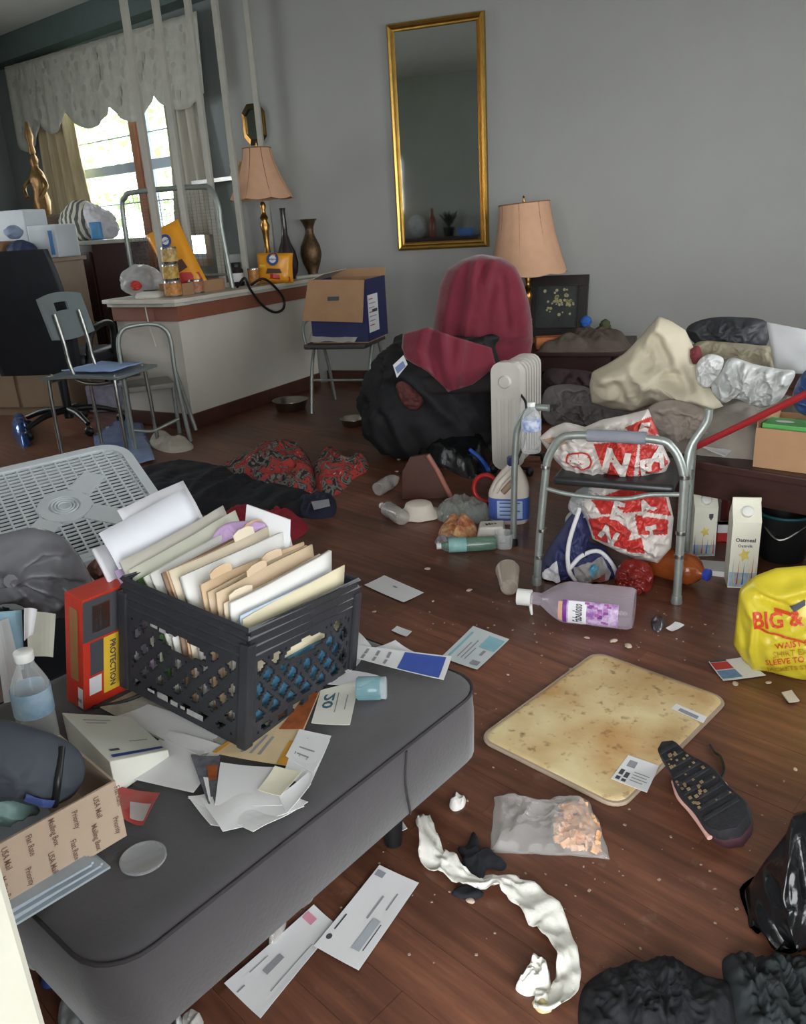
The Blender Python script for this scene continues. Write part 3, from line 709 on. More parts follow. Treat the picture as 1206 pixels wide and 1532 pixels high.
# cans
m_can = M('tin_can_rim',(190,190,186),.25,1,var=.1)
def can(px, py, r, h, z, label, col, rz=0):
    P = W(px,py,z); t = thing('food_can', label, 'can', (P.x,P.y,z), 'pet food cans')
    MB().lathe([(r*.97,0),(r,.004),(r,h-.004),(r*.97,h)],20,(P.x,P.y,z)).build('can_body', m_can, t, True)
    MB().lathe([(r*1.01,.012),(r*1.01,h-.012)],20,(P.x,P.y,z),cap=False).build('paper_label', M('can_label_'+label.split()[0],col,.5,var=.3,scale=40,col2=(90,70,50)), t, True)
    return P
t2 = onc(254,.12)
def can_at(x,y,z,r,h,label,col):
    t = thing('food_can', label, 'can', (x,y,z), 'pet food cans')
    MB().lathe([(r*.97,0),(r,.004),(r,h-.004),(r*.97,h)],20,(x,y,z)).build('can_body', m_can, t, True)
    MB().lathe([(r*1.01,.012),(r*1.01,h-.012)],20,(x,y,z),cap=False).build('paper_label', M('can_label_'+label.split()[0],col,.5,var=.3,scale=40,col2=(90,70,50)), t, True)
can_at(t2.x,t2.y,LZ+.001,.055,.1,'orange labelled food can at the near corner of the divider ledge',(226,150,70))
can_at(t2.x,t2.y,LZ+.103,.052,.1,'yellow food can stacked on another can beside the tall orange bag',(232,186,80))
can_at(t2.x+.005,t2.y+.005,LZ+.206,.05,.1,'topmost food can of the stack on the divider ledge',(238,200,120))
P = onc(378,.07); can_at(P.x,P.y,LZ+.001,.04,.12,'small orange can in front of the smaller pet food bag',(228,150,60))
P = onc(268,.12)
can_at(P.x+.02,P.y+.13,LZ+.001,.05,.09,'pale red food can just behind the stacked cans',(206,130,96))
# dark jar with white label, clear cup
P = onc(352,.22); t = thing('dark_jar','black jar with white label next to the smaller pet food bag','jar',(P.x,P.y,LZ+.001))
MB().lathe([(.05,0),(.055,.01),(.055,.11),(.04,.13)],20,(P.x,P.y,LZ+.001)).build('jar_body', M('dark_plum_glass',(44,34,40),.2), t, True)
MB().lathe([(.042,.13),(.042,.16),(.04,.162)],20,(P.x,P.y,LZ+.001)).build('lid', m_black, t, True)
MB().lathe([(.0558,.03),(.0558,.09)],20,(P.x,P.y,LZ+.001),cap=False,).build('paper_label', m_paper, t, True)
m_clear = film('clear_plastic',(225,228,228),.16,.12); m_clearg = film('greenish_clear_plastic',(196,212,206),.2,.12)
P = onc(352,.36); o = MB().lathe([(.04,0),(.042,.1),(.075,.18),(.08,.21),(.078,.212),(.072,.185),(.038,.1),(.036,.004)],24,(P.x,P.y,LZ+.001)).build('glass_goblet', m_clear, None, True); tag(o,'clear glass goblet behind the black jar on the divider','glass')
# cardboard tray on the ledge
P = onc(300,.1); t = thing('cardboard_tray','shallow brown cardboard tray lying on the divider ledge','tray',(P.x,P.y,LZ+.001)); Mx = RZ(math.radians(81.5),(P.x,P.y,LZ+.001))
MB(Mx).box(-.2,.22,-.0,.2,0,.004).build('tray_bottom', m_card, t)
for q_ in ((-.2,.22,0,.004),(-.2,.22,.196,.2),(-.2,-.196,.004,.196),(.216,.22,.004,.196)): MB(Mx).box(*q_,.004,.075).build('tray_side', m_card, t)
# telephone base with cord
P = onc(220,.30); t = thing('white_telephone','small white telephone base with hanging cord at the corner of the ledge','telephone',(P.x,P.y,LZ+.001))
MB(RZ(.4,(P.x,P.y,LZ+.001))).lathe([(.10,0),(.105,.012),(.09,.03),(.05,.04)],24).build('base', m_white, t, True)
MB(RZ(.4,(P.x,P.y,LZ+.001))).box(-.045,.045,-.02,.02,.039,.046).build('keypad', m_black, t, bevel=.004)
MB().tube([(P.x+.02,P.y-.05,LZ+.02),(P.x+.04,P.y-.13,LZ-.02),(P.x+.05,P.y-.14,LZ-.15),(P.x+.07,P.y-.13,LZ-.3)],.004,6,6).build('cord', m_white, t, True)
# plastic bag with a red bow
P = onc(208,.45); o = sack_mb((P.x,P.y,LZ+.001),.15,.11,.2,3,.25).build('clear_plastic_bag', film('cloudy_plastic_bag',(205,205,205),.45,.25), None, 'all'); tag(o,'crumpled clear plastic bag behind the telephone on the divider','plastic bag')
o = sack_mb((P.x+.06,P.y-.14,LZ+.05),.032,.03,.06,5,.6,5,nu=24,nv=16).build('red_bow', m_red, None, 'all'); tag(o,'small red bow in front of the crumpled clear bag','bow')
# black cord loop over the ledge
a = CM @ Vector((.62,-.07,LZ)); 
def on_face(px, py): return WP(px,py,CP0+Vector((.075,-.011,0)),Vector((.989,-.148,0)))
pts = [on_face(368,414)+Vector((-.09,.02,.0)), on_face(366,416), on_face(374,432), on_face(392,456), on_face(410,467), on_face(424,462), on_face(424,446), on_face(410,428), on_face(393,417), on_face(388,413)+Vector((-.08,.01,0))]
pts[0].z = pts[-1].z = LZ+.012; pts[1].z = max(pts[1].z, LZ+.006); pts[8].z = max(pts[8].z, LZ+.006)
tag(MB().tube(pts,.009,8,6).build('black_power_cord', m_black, None, True),'thick black power cord looping down over the divider edge','cord')
# pale cloth strap at the wall end
pts = [on_face(462,410)+Vector((-.12,.02,0)), on_face(480,404), on_face(486,415), on_face(489,430), on_face(487,450)]
pts[0].z = LZ+.012; pts[1].z = LZ+.015
tag(MB().tube(pts,.014,8,5).build('white_cable', m_dwhite, None, True),'white cable hanging off the wall end of the divider ledge','cord')
# wire mesh hoop behind the posts
HY = -1.0; hp = lambda px,py: WY(px,py,HY-.0)
A, B = hp(189,330), hp(322,330)
t = thing('mesh_hoop_frame','grey tubular hoop frame filled with wire mesh behind the white posts','frame',((A.x+B.x)/2,HY,0))
xl, xr = A.x-.02, B.x+.04; zt_ = hp(255,283).z
ly_ = HY
loop = [(xl,ly_,0),(xl,ly_,.8),(xl,ly_,zt_-.13),(xl+.04,ly_,zt_-.03),(xl+.14,ly_,zt_),(xr-.14,ly_,zt_),(xr-.04,ly_,zt_-.03),(xr,ly_,zt_-.13),(xr,ly_,LZ+.4),(xr+.03,ly_,LZ+.01)]
loop = [(xl-.0,ly_+.0,LZ+.002)]+loop[2:]
MB().tube(loop,.018,10,5).build('hoop', m_alu, t, True)
mw = MB()
for i in range(1,22):
    x = xl+(xr-xl)*i/22; k = abs(2*i/22-1); zz = zt_-.02-(.14*max(0,(k-.7)/.3)**2); mw.box(x-.0012,x+.0012,ly_-.0012,ly_+.0012,LZ+.1,zz)
for i in range(26):
    z = LZ+.1+(zt_-.12-LZ)*i/26; mw.box(xl+.01,xr-.01,ly_-.001,ly_+.001,z-.001,z+.001)
mw.build('wire_mesh', m_chrome, t)['kind'] = 'stuff'
MB().tube([(xl,ly_,LZ+.1),(xr,ly_,LZ+.1)],.01,8).build('cross_bar', m_alu, t, True)
# corner shelf with small things by the window
sx0, sz = bay(288,275,.2); sx1, _ = bay(357,275,.2)
shf = thing('wall_shelf','narrow glass shelf with chrome edge between window and octagonal mirror','shelf',BM_ @ Vector(((sx0+sx1)/2,-.1,sz)))
MB(BM_).box(sx0,sx1+.0,-.2,-.002,sz,sz+.012).build('shelf_board', m_clearg, shf); MB(BM_).box(sx0,sx1,-.21,-.2,sz-.008,sz+.02).build('shelf_edge', m_chrome, shf)
def sm(dx, prof, m, nm, lab, cat):
    P = BM_ @ Vector((dx,-.1,sz+.0125)); tag(MB().lathe(prof,16,P).build(nm,m,None,True),lab,cat)
sm(sx1-.07,[(.018,0),(.02,.08),(.012,.09),(.012,.11)],m_gold,'perfume_bottle','small gold bottle on the glass shelf beside the window','bottle')
sm(sx1-.16,[(.03,0),(.035,.02),(.02,.05),(.028,.09),(.01,.13)],m_dwhite,'small_figurine','small white figurine on the glass shelf near the curtain','figurine')
# ================================================================== tall sideboard, things on it
SB = Vector((-5.0,-.35,0))
t = thing('sideboard','dark wood sideboard with white top below the bright window','sideboard',SB); Mx = RZ(math.radians(-10),SB); SZ = 1.21
MB(Mx).box(-.75,.62,-.28,.28,.0,SZ-.03).build('carcass', m_wood_d, t)
MB(Mx).box(-.78,.65,-.31,.31,SZ-.03,SZ).build('top', m_dwhite, t, bevel=.005)
for i in range(3):
    d_ = MB(Mx).box(-.73+i*.45,-.3+i*.45,-.295,-.282,.08,SZ-.08).build('door', m_wood_d, t, bevel=.004); MB(Mx).sphere((-.35+i*.45,-.31,.6),.014).build('knob', m_brass, d_, True)
def on_sb(px, py): 
    P = W(px,py,SZ); return P
def sbx(lx, ly): return Mx @ Vector((lx,ly,SZ+.001))
# striped cushion and white cloth bundle, blue packet
def plx(px, Y): return WY(px,300,Y).x
c = Vector((plx(118,-.42),-.42,SZ+.001))
mstr = bpy.data.materials.new('striped_fabric'); mstr.use_nodes=True; _t=mstr.node_tree; _w=_t.nodes.new('ShaderNodeTexWave'); _w.inputs['Scale'].default_value=6; _w.inputs['Distortion'].default_value=2.5; _tc=_t.nodes.new('ShaderNodeTexCoord'); _t.links.new(_tc.outputs['Object'],_w.inputs['Vector']); _r=_t.nodes.new('ShaderNodeValToRGB'); _r.color_ramp.elements[0].color=(*lin((92,96,92)),1); _r.color_ramp.elements[1].color=(*lin((205,200,186)),1); _r.color_ramp.elements[0].position=.45; _r.color_ramp.elements[1].position=.55; _t.links.new(_w.outputs['Fac'],_r.inputs[0]); _t.links.new(_r.outputs[0],_t.nodes['Principled BSDF'].inputs['Base Color']); _t.nodes['Principled BSDF'].inputs['Roughness'].default_value=.85
tag(sack_mb(c,.2,.13,.30,21,.18).build('striped_cushion',mstr,None,'all'),'grey and cream striped cushion heaped on the sideboard','cushion')
c = Vector((plx(152,-.5),-.5,SZ+.001)); tag(sack_mb(c,.11,.1,.27,22,.35,4,lean=(-.12,0)).build('white_cloth_bundle',M('white_linen',(214,214,220),.8,var=.05),None,'all'),'white cloth bundle slumped on the right end of the sideboard','cloth')
c = Vector((plx(136,-.64),-.64,SZ+.001)); tag(pillow_mb(RZ(.2,c),.1,.13,.05,4).build('blue_packet',M('light_blue_film',(96,160,214),.35),None,'all',flip=None),'small light blue packet tucked before the striped cushion','packet')
c = Vector((plx(82,-.3),-.3,SZ+.001)); tag(sack_mb(c,.16,.12,.22,23,.2).build('brown_cushion',M('brown_plush',(104,88,74),.95,var=.2,bump=.3),None,'all'),'brown plush cushion on the sideboard below the gilded figurine','cushion')
# gilded figurine lamp
gx = plx(62,-.12); t = thing('gilded_figurine','tall gilded figurine standing at the left end of the sideboard','figurine',(gx,-.12,SZ+.001))
mgl = M('tarnished_gilt',(140,108,66),.4,.7,var=.35,scale=25)
MB().lathe([(.09,0),(.09,.03),(.05,.06),(.06,.12),(.035,.16)],20,(gx,-.12,SZ+.001)).build('pedestal', mgl, t, True)
MB().lathe([(.035,.16),(.06,.24),(.07,.34),(.05,.42),(.065,.5),(.05,.56),(.025,.6),(.03,.63),(.035,.66),(.02,.7)],16,(gx,-.12,SZ+.001),f=lambda a,q: 1+.2*math.cos(2*a)+.1*math.cos(5*a+q*9)).build('figure_body', mgl, t, True)
for s_ in (-1,1): MB().tube([(gx+s_*.05,-.13,SZ+.53),(gx+s_*.12,-.16,SZ+.45),(gx+s_*.07,-.2,SZ+.36)],.018,8,4).build('arm', mgl, t, True)
MB().lathe([(.02,.7),(.03,.72),(.02,.78),(.034,.84),(.012,.95)],14,(gx,-.12,SZ+.001)).build('headdress', mgl, t, True)
# ================================================================== low cabinet at far left with printer
PB = W(20,420,.95); PB = Vector((-4.75,-1.15,0))
t = thing('side_cabinet','tan cabinet at the left edge behind the black office chair','cabinet',PB); CH=1.11
mt_ = M('tan_laminate',(150,128,104),.55,var=.08); Mx=RZ(math.radians(8),PB)
MB(Mx).box(-.5,.35,-.22,.25,0,CH-.03).build('carcass',mt_,t); MB(Mx).box(-.52,.37,-.24,.27,CH-.03,CH).build('top',mt_,t,bevel=.004)
for i in range(2): d_=MB(Mx).box(-.48+i*.42,-.09+i*.42,-.235,-.222,.06,CH-.07).build('door',mt_,t,bevel=.003); MB(Mx).sphere((-.13+i*.1,-.25,.55),.012).build('knob',m_chrome,d_,True)
wy=-1.2; A=WY(0,316,wy); B=WY(42,338,wy); D_=WY(85,345,wy)
t = thing('white_appliance','stepped white office machine on the cabinet at the left edge','printer',(B.x,wy,CH+.001)); mw_=M('off_white_plastic',(206,214,220),.45,var=.04)
MB().box(A.x-.3,B.x,wy-.02,wy+.2,CH+.001,A.z).build('machine_body',mw_,t,bevel=.01); MB().box(B.x+.001,D_.x,wy-.02,wy+.2,CH+.001,B.z).build('machine_extension',mw_,t,bevel=.01)
MB().box(D_.x-.06,D_.x-.03,wy-.026,wy-.021,CH+.02,B.z-.04).build('blue_stripe',M('sky_blue_plastic',(84,140,200),.4),t)
C_=WY(28,360,wy-.16); MB().box(A.x-.3,WY(8,350,wy-.16).x,wy-.24,wy-.04,CH+.001,CH+.13).build('brown_box',m_card,None)
tag(bpy.data.objects['brown_box'],'brown carton in front of the white office machine at the left edge','box')
tag(sack_mb((C_.x+.02,wy-.17,CH+.001),.11,.07,.13,31,.2).build('blue_cloth_pouch',M('navy_fabric',(58,70,104),.8,var=.2),None,'all'),'navy cloth pouch lying before the white office machine','pouch')
tag(sack_mb((C_.x-.04,wy-.15,CH+.14),.06,.05,.09,32,.4,nu=28,nv=18).build('blue_white_rag',M('pale_blue_rag',(160,178,206),.85,var=.2),None,'all'),'pale blue crumpled rag on top of the navy cloth pouch','rag')
# ================================================================== office chair
O = W(70,648); O = Vector((-4.05,-1.72,0))
yaw = math.radians(15)
t = thing('office_chair','large black office chair with high back seen from behind','chair',O); Mx=RZ(yaw,O)
mlt = M('black_leatherette',(34,38,44),.5,var=.2,scale=14,bump=.1)
def obk(u,v):
    x=(u-.5)*.62*(1-.12*(2*v-1)**2)*(1.0-.06*v); z=.42+.76*v; return x,z
bk=MB(Mx); 
for sgn,dp in ((-1,.0),(1,.1)):
    bk.grid(lambda u,v:(obk(u,v)[0], -.24-.10*v-(.0 if sgn<0 else -.1)*max(0,1-(2*u-1)**6)**.5*max(0,1-(2*v-1)**6)**.5+ (0 if sgn>0 else -.02*math.sin(PI*u)), obk(u,v)[1]),16,16)
bk.build('backrest',mlt,t,'all',flip=None)
MB(Mx).box(-.3,.3,-.22,.3,.42,.53).build('seat',mlt,t,'all',bevel=.04)
for s_ in (-1,1):
    MB(Mx).tube([(s_*.31,-.2,.46),(s_*.34,-.15,.66),(s_*.34,.15,.68),(s_*.31,.2,.48)],.022,8,5).build('armrest',m_black,t,True)
MB(Mx).tube([(0,0,.08),(0,0,.42)],.03,12).build('gas_lift',m_black,t,True)
for i in range(5):
    a=2*PI*i/5+.5; c_,s_=math.cos(a),math.sin(a)
    l_=MB(Mx).tube([(.02*c_,.02*s_,.14),(.18*c_,.18*s_,.13),(.33*c_,.33*s_,.085)],.024,8,5,rf=lambda q:1-.3*q).build('base_arm',m_black,t,True)
    MB(Mx).sphere((.33*c_,.33*s_,.034),.033,.02,.033).build('caster',m_black,l_,True)
# ================================================================== school chair
A=W(193,692); sc_h=.47
dirs=(W(97,690)-A).normalized()    # from right foot to left foot
t = thing('school_chair','small grey plastic school chair with chrome legs beside the divider','chair',A)
X=-dirs; Fm=frame(A,X)      # local x to the right, y away
m_gp=M('grey_plastic_shell',(124,134,136),.35,var=.08,scale=8)
WDT=.44; DPT=.36
for (lx,ly2) in ((0,0),(-WDT,0),(-.02,DPT),(-WDT+.02,DPT)):
    MB(Fm).tube([(lx,ly2,0),(lx*.98-.006,ly2*.95+.01,.46),(lx*.9-.02,ly2*.8+.04,.485)],.0115,10,4).build('leg',m_chrome,t,True)
MB(Fm).tube([(-.03,.0,.47),(-.03,DPT-.02,.47)],.01,8).build('seat_rail',m_chrome,t,True)
MB(Fm).tube([(-WDT+.03,.0,.47),(-WDT+.03,DPT-.02,.47)],.01,8).build('seat_rail',m_chrome,t,True)
def seatfn(u,v):
    x=-WDT-.02+(WDT+.06)*u; y=-.03+(DPT+.06)*v; e=max(abs(2*u-1),abs(2*v-1)); return Fm@Vector((x,y,.495+.012*math.cos(PI*(u-.5))-.02*max(0,e-.85)/.15*0-.018*(2*v-1)**2*0))
s_=MB(); s_.grid(seatfn,10,10,.014); s_.build('seat',m_gp,t,True,bevel=0)
# backrest on the left end, two bent tubes
for yy in (.03,.25):
    MB(Fm).tube([(.0,yy,.465),(-.14,yy,.45),(-.25,yy,.47),(-.29,yy,.56),(-.30,yy,.68),(-.325,yy,.84)],.0115,10,5).build('back_tube',m_chrome,t,True)
def bfn(u,v):
    y=-.05+.38*u; z=.71+.22*v; return Fm@Vector((-.30-.05*v-.02*math.sin(PI*u), y, z+.02*math.sin(PI*u)*(2*v-1)))
s_=MB(); 
for (u0,u1,v0,v1) in ((0,.35,0,1),(.65,1,0,1),(.35,.65,0,.62),(.35,.65,.8,1)): s_.grid(lambda u,v:bfn(u0+(u1-u0)*u,v0+(v1-v0)*v),4,4,.012)
s_.build('backrest',m_gp,t,True)
# thin pale blue sheet: the seat's glossy blue reflection put into colour
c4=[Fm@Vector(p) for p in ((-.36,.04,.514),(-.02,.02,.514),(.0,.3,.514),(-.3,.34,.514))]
tag(paper_mb(c4,.004,2,.006,8,.006).build('blue_seat_sheen',M('pale_blue_sheen',(150,176,222),.75,var=.06),None,'all'),'pale blue sheet standing in for the glossy reflection on the school chair seat','cloth')
# ================================================================== tubular arm chair behind the school chair
A2=W(203,672); B2=W(278,661)
x_=(B2-A2).normalized(); wd_=(B2-A2).length; Fm=frame(A2,x_)
t=thing('tubular_stool','grey tubular framed stool with hoop arm near the end of the divider','stool',A2)
zt2=zat(A2,490)
MB(Fm).tube([(0,0,0),(0,0,zt2*.6),(.005,0,zt2-.1),(.04,0,zt2-.02),(.11,0,zt2),(wd_-.1,0,zt2),(wd_-.035,0,zt2-.025),(wd_,0,zt2-.1),(wd_,0,zt2*.55),(wd_+.03,0,0)],.0135,10,5).build('hoop_arm',m_alu,t,True)
MB(Fm).tube([(.0,0,.12),(.1,-.01,.10),(wd_*.5,-.015,.11),(wd_-.02,0,.15)],.01,8,5).build('lower_bar',m_alu,t,True)
for xx in (.0,wd_): MB(Fm).tube([(xx,.26,0),(xx,.26,.34)],.0125,10).build('leg',m_alu,t,True)
MB(Fm).tube([(wd_,0,zt2*.62),(wd_+.05,.03,.2),(wd_+.075,.02,.06)],.012,8,4).build('side_brace',m_alu,t,True)
MB(Fm).box(.016,wd_-.016,-.0,.28,.34,.375).build('seat',M('worn_grey_vinyl',(126,124,116),.5,var=.12,scale=10),t,'all',bevel=.008)

# ================================================================== cabinet by the rear wall, seen only in the mirror
QZ=.98; t=thing('rear_cabinet','dark cabinet against the rear wall seen in the gold mirror','cabinet',(-3.75,-5.4,0))
MB().box(-4.4,-3.1,-5.7,-5.2,0,QZ-.03).build('carcass',m_wood_d,t); MB().box(-4.43,-3.07,-5.72,-5.17,QZ-.03,QZ).build('top',m_wood_d,t,bevel=.005)
for i in range(3): d_=MB().box(-4.37+i*.43,-3.98+i*.43,-5.2,-5.185,.08,QZ-.08).build('door',m_wood_d,t,bevel=.003); MB().sphere((-4.02+i*.43,-5.175,.55),.014).build('knob',m_brass,d_,True)
tag(pillow_mb(RZ(PI,(-4.2,-5.42,QZ+.002)),.2,.34,.1,7).build('orange_sack',m_ped,None,'all',flip=None),'orange sack reflected at the lower left of the gold mirror','bag')
tag(sack_mb((-3.9,-5.42,QZ+.001),.13,.11,.3,8,.25).build('grey_white_sack',M('grey_white_film',(176,176,180),.4,var=.1),None,'all'),'grey white sack reflected near the middle of the gold mirror base','bag')
tag(MB().lathe([(.045,0),(.05,.1),(.05,.22),(.02,.3),(.02,.38)],18,(-3.68,-5.42,QZ+.001)).build('amber_bottle',M('amber_glass',(120,60,40),.25),None,True),'amber bottle reflected beside the grey white sack','bottle')
t=thing('dark_potted_plant','dark leafy potted plant reflected in the gold mirror','plant',(-3.45,-5.45,QZ+.001)); MB().lathe([(.06,0),(.08,.12),(.07,.12)],18,(-3.45,-5.45,QZ+.001)).build('pot',m_black,t,True)
lm=MB(); rq=random.Random(4)
for k in range(40):
    a=rq.random()*6.28; b_=Vector((-3.45,-5.45,QZ+.11)); e_=b_+Vector((math.cos(a)*rq.uniform(.05,.16),math.sin(a)*rq.uniform(.05,.16),rq.uniform(.04,.24))); n_=Vector((-math.sin(a),math.cos(a),0))*.02; mid=b_.lerp(e_,.6)+Vector((0,0,.03)); lm.add([b_,mid-n_,e_,mid+n_],[(0,1,2,3)])
lm.build('leaves',M('dark_green_leaf',(54,66,50),.6,var=.2),t)['kind']='stuff'
tag(MB().box(-3.28,-3.1,-5.5,-5.3,QZ+.001,QZ+.1).build('blue_box',M('mid_blue_card',(76,120,190),.5,var=.1),None,bevel=.004),'blue box reflected at the lower right of the gold mirror','box')
# ================================================================== folding chair with cartons
A=W(468,618); x_=Vector((1,.06,0)).normalized(); Fm=frame(A,x_); wd_=.42; dp_=.42
t=thing('folding_chair','grey metal folding chair holding an open blue and brown carton','chair',A); SH=.475
m_vin=M('dark_grey_vinyl',(74,70,68),.55,var=.15,scale=10)
MB(Fm).box(-.01,wd_+.01,-.03,dp_,SH-.035,SH).build('seat',m_vin,t,'all',bevel=.012)
for xx in (0,wd_):
    MB(Fm).tube([(xx,-.02,0),(xx,.06,.3),(xx,.14,SH-.03)],.012,10,4).build('leg',m_alu,t,True)
    MB(Fm).tube([(xx,dp_+.02,0),(xx,dp_-.05,.25),(xx,dp_-.13,SH-.03)],.012,10,4).build('leg',m_alu,t,True)
MB(Fm).tube([(0,.05,.22),(wd_,.05,.22)],.009,8).build('stretcher',m_alu,t,True)
zt_=.66
MB(Fm).tube([(.0,.0,SH-.03),(-.01,-.01,SH+.10),(.03,-.01,SH+.16),(.10,-.005,SH+.165)],.011,10,5).build('arm_tube',m_alu,t,True)
MB(Fm).tube([(-.005,dp_,SH-.02),(-.0,dp_+.03,SH+.12),(.02,dp_+.03,SH+.2),(wd_-.02,dp_+.03,SH+.2),(wd_,dp_+.03,SH+.12),(wd_,dp_,SH-.02)],.012,10,5).build('back_frame',m_alu,t,True)
# carton on the seat
cy=Fm@Vector((.25,.21,SH+.001)); ang=math.radians(2); Mx=RZ(ang,cy)
t=thing('moving_carton','open blue carton with a brown flap and white label on folding chair','box',cy)
m_bc=M('navy_printed_carton',(42,48,92),.5,var=.12); bw,bd,bh=.40,.40,.40
m_in=M('carton_inside',(150,116,86),.8)
for nm,(a,b_,c_,d_) in dict(front=(-bw/2,bw/2,-bd/2,-bd/2+.006),back=(-bw/2,bw/2,bd/2-.006,bd/2),left=(-bw/2,-bw/2+.006,-bd/2+.006,bd/2-.006),right=(bw/2-.006,bw/2,-bd/2+.006,bd/2-.006)).items(): MB(Mx).box(a,b_,c_,d_,.006,bh).build('side_panel',m_bc if nm!='back' else m_card,t)
MB(Mx).box(-bw/2,bw/2,-bd/2,bd/2,0,.006).build('bottom',m_card,t)
fl_=MB(Mx).hexa([(-bw/2-.03,-bd/2-.075,bh-.24),(bw/2-.005,-bd/2-.075,bh-.26),(bw/2-.005,-bd/2-.07,bh-.26),(-bw/2-.03,-bd/2-.07,bh-.24)],[(-bw/2+.01,-bd/2-.008,bh+.015),(bw/2,-bd/2-.008,bh+.0),(bw/2,-bd/2-.002,bh+.0),(-bw/2+.01,-bd/2-.002,bh+.015)]).build('flap',m_card,t)
MB(Mx).hexa([(-.05,-bd/2-.046,bh-.12),(.03,-bd/2-.046,bh-.12),(.03,-bd/2-.044,bh-.12),(-.05,-bd/2-.044,bh-.12)],[(-.05,-bd/2-.04,bh-.095),(.03,-bd/2-.04,bh-.095),(.03,-bd/2-.036,bh-.095),(-.05,-bd/2-.036,bh-.095)]).build('flap_handle_slot',m_ink,fl_)
MB(Mx).hexa([(-bw/2,bd/2,bh),(bw/2,bd/2,bh),(bw/2,bd/2+.005,bh),(-bw/2,bd/2+.005,bh)],[(-bw/2,bd/2+.02,bh+.05),(bw/2,bd/2+.02,bh+.05),(bw/2,bd/2+.025,bh+.05),(-bw/2,bd/2+.025,bh+.05)]).build('flap',m_card,t)
MB(Mx).hexa([(-bw/2,-bd/2,bh),(-bw/2,bd/2,bh),(-bw/2-.004,bd/2,bh),(-bw/2-.004,-bd/2,bh)],[(-bw/2+.12,-bd/2,bh+.045),(-bw/2+.12,bd/2,bh+.05),(-bw/2+.12,bd/2,bh+.054),(-bw/2+.12,-bd/2,bh+.049)]).build('flap',M('pale_flap_inside',(206,196,182),.7),t)
lb_=MB(Mx).box(bw/2,bw/2+.0015,-bd/2+.03,-bd/2+.22,.06,.30).build('white_label',m_paper,t)
for k in range(7): MB(Mx).box(bw/2+.0015,bw/2+.002,-bd/2+.045,-bd/2+.12+.07*((k*37)%10)/10,.27-k*.028,.276-k*.028).build('label_text',m_inkg if k%3 else m_red,lb_)
MB(Mx).box(bw/2+.0015,bw/2+.002,-bd/2+.1,-bd/2+.2,.185,.205).build('label_barcode',m_ink,lb_)
letters('STORAGE',.03,Mx@Matrix(((1,0,0,-.07),(0,0,1,-bd/2-.001),(0,1,0,.06),(0,0,0,1))),m_inkg,t) if False else None
# paper and wire basket bits on the seat front
c4=[Fm@Vector(p) for p in ((.02,-.02,SH+.002),(.36,-.04,SH+.002),(.37,.02,SH+.03),(.03,.04,SH+.06))]
tag(paper_mb(c4,.01,1,.001,8,.01).build('crumpled_paper',M('grey_white_paper',(184,180,176),.75,var=.06),None,'all'),'creased grey paper lying in front of the blue carton','paper')
# ================================================================== chair draped with maroon blanket and black clothes
G=W(706,655); cvd=(Vector((CAMP.x,CAMP.y,0))-Vector((G.x,G.y,0))).normalized(); rtv=Vector((-cvd.y,cvd.x,0))*-1
rtv=Vector((cvd.y*-1,cvd.x,0)); 
if rtv.x<0: rtv=-rtv
def cz_(py): return zat(G,py)
ZT=cz_(382); ZB=cz_(545)
def cpt(px,py,dep=0.0):
    P=WP(px,py,G+cvd*dep,cvd); return P
t=thing('draped_armchair','upholstered chair buried under a maroon blanket and black clothes','chair',G)
m_uph=M('dark_upholstery',(40,36,38),.8,var=.2)
Cm=frame(G,rtv)      # local x right, y away from camera
MB(Cm).box(-.08,.22,-.02,.06,.4,ZT-.12).build('backrest',m_uph,t,'all',bevel=.04)
MB(Cm).box(-.28,.26,-.5,.02,.36,.46).build('seat',m_uph,t,'all',bevel=.03)
for sx in (-1,1):
    for ly2 in (-.46,.04): MB(Cm).tube([(sx*.24,ly2,0),(sx*.25,ly2+.01,.2),(sx*.25,ly2,.37)],.02,8,4,rf=lambda q:.7+.4*q).build('leg',m_wood_d,t,True)
# blanket: closed shell over the backrest
m_mar=M('maroon_fleece',(118,32,50),.9,var=.16,scale=7,bump=.25,bscale=50,sheen=.3)
prof_l=[(545,648),(520,646),(490,648),(460,652),(430,657),(405,668),(390,690),(383,712)]
prof_r=[(545,795),(520,799),(490,798),(460,793),(430,784),(405,772),(390,752),(383,726)]
MRID=[(((712,384),(708,410),(706,440),(698,480),(694,520)),.035,7),(((738,390),(728,420),(716,455),(712,500),(722,540)),.03,8),(((690,395),(676,430),(668,470),(664,520)),.022,8),(((752,415),(755,455),(760,490)),-.02,6),(((775,410),(784,450),(786,500)),.02,8),(((700,535),(735,512),(790,498)),.024,7),(((690,505),(720,515),(760,512)),-.018,6),(((722,400),(718,430),(712,470)),-.022,5),(((740,430),(728,470),(724,510)),-.02,5),(((655,470),(656,510),(650,540)),.02,8)]
def wid(v):  # v 0 bottom..1 top -> left/right local x and z
    k=v*7; i=min(6,int(k)); f_=k-i
    yl=prof_l[i][0]+(prof_l[i+1][0]-prof_l[i][0])*f_; xl=prof_l[i][1]+(prof_l[i+1][1]-prof_l[i][1])*f_; xr=prof_r[i][1]+(prof_r[i+1][1]-prof_r[i][1])*f_
    a=cpt(xl,yl,.08)-G; b_=cpt(xr,yl,.08)-G
    return a.dot(rtv),b_.dot(rtv),a.z
bl=MB(); NU,NV=110,44; vs=[];fs=[]
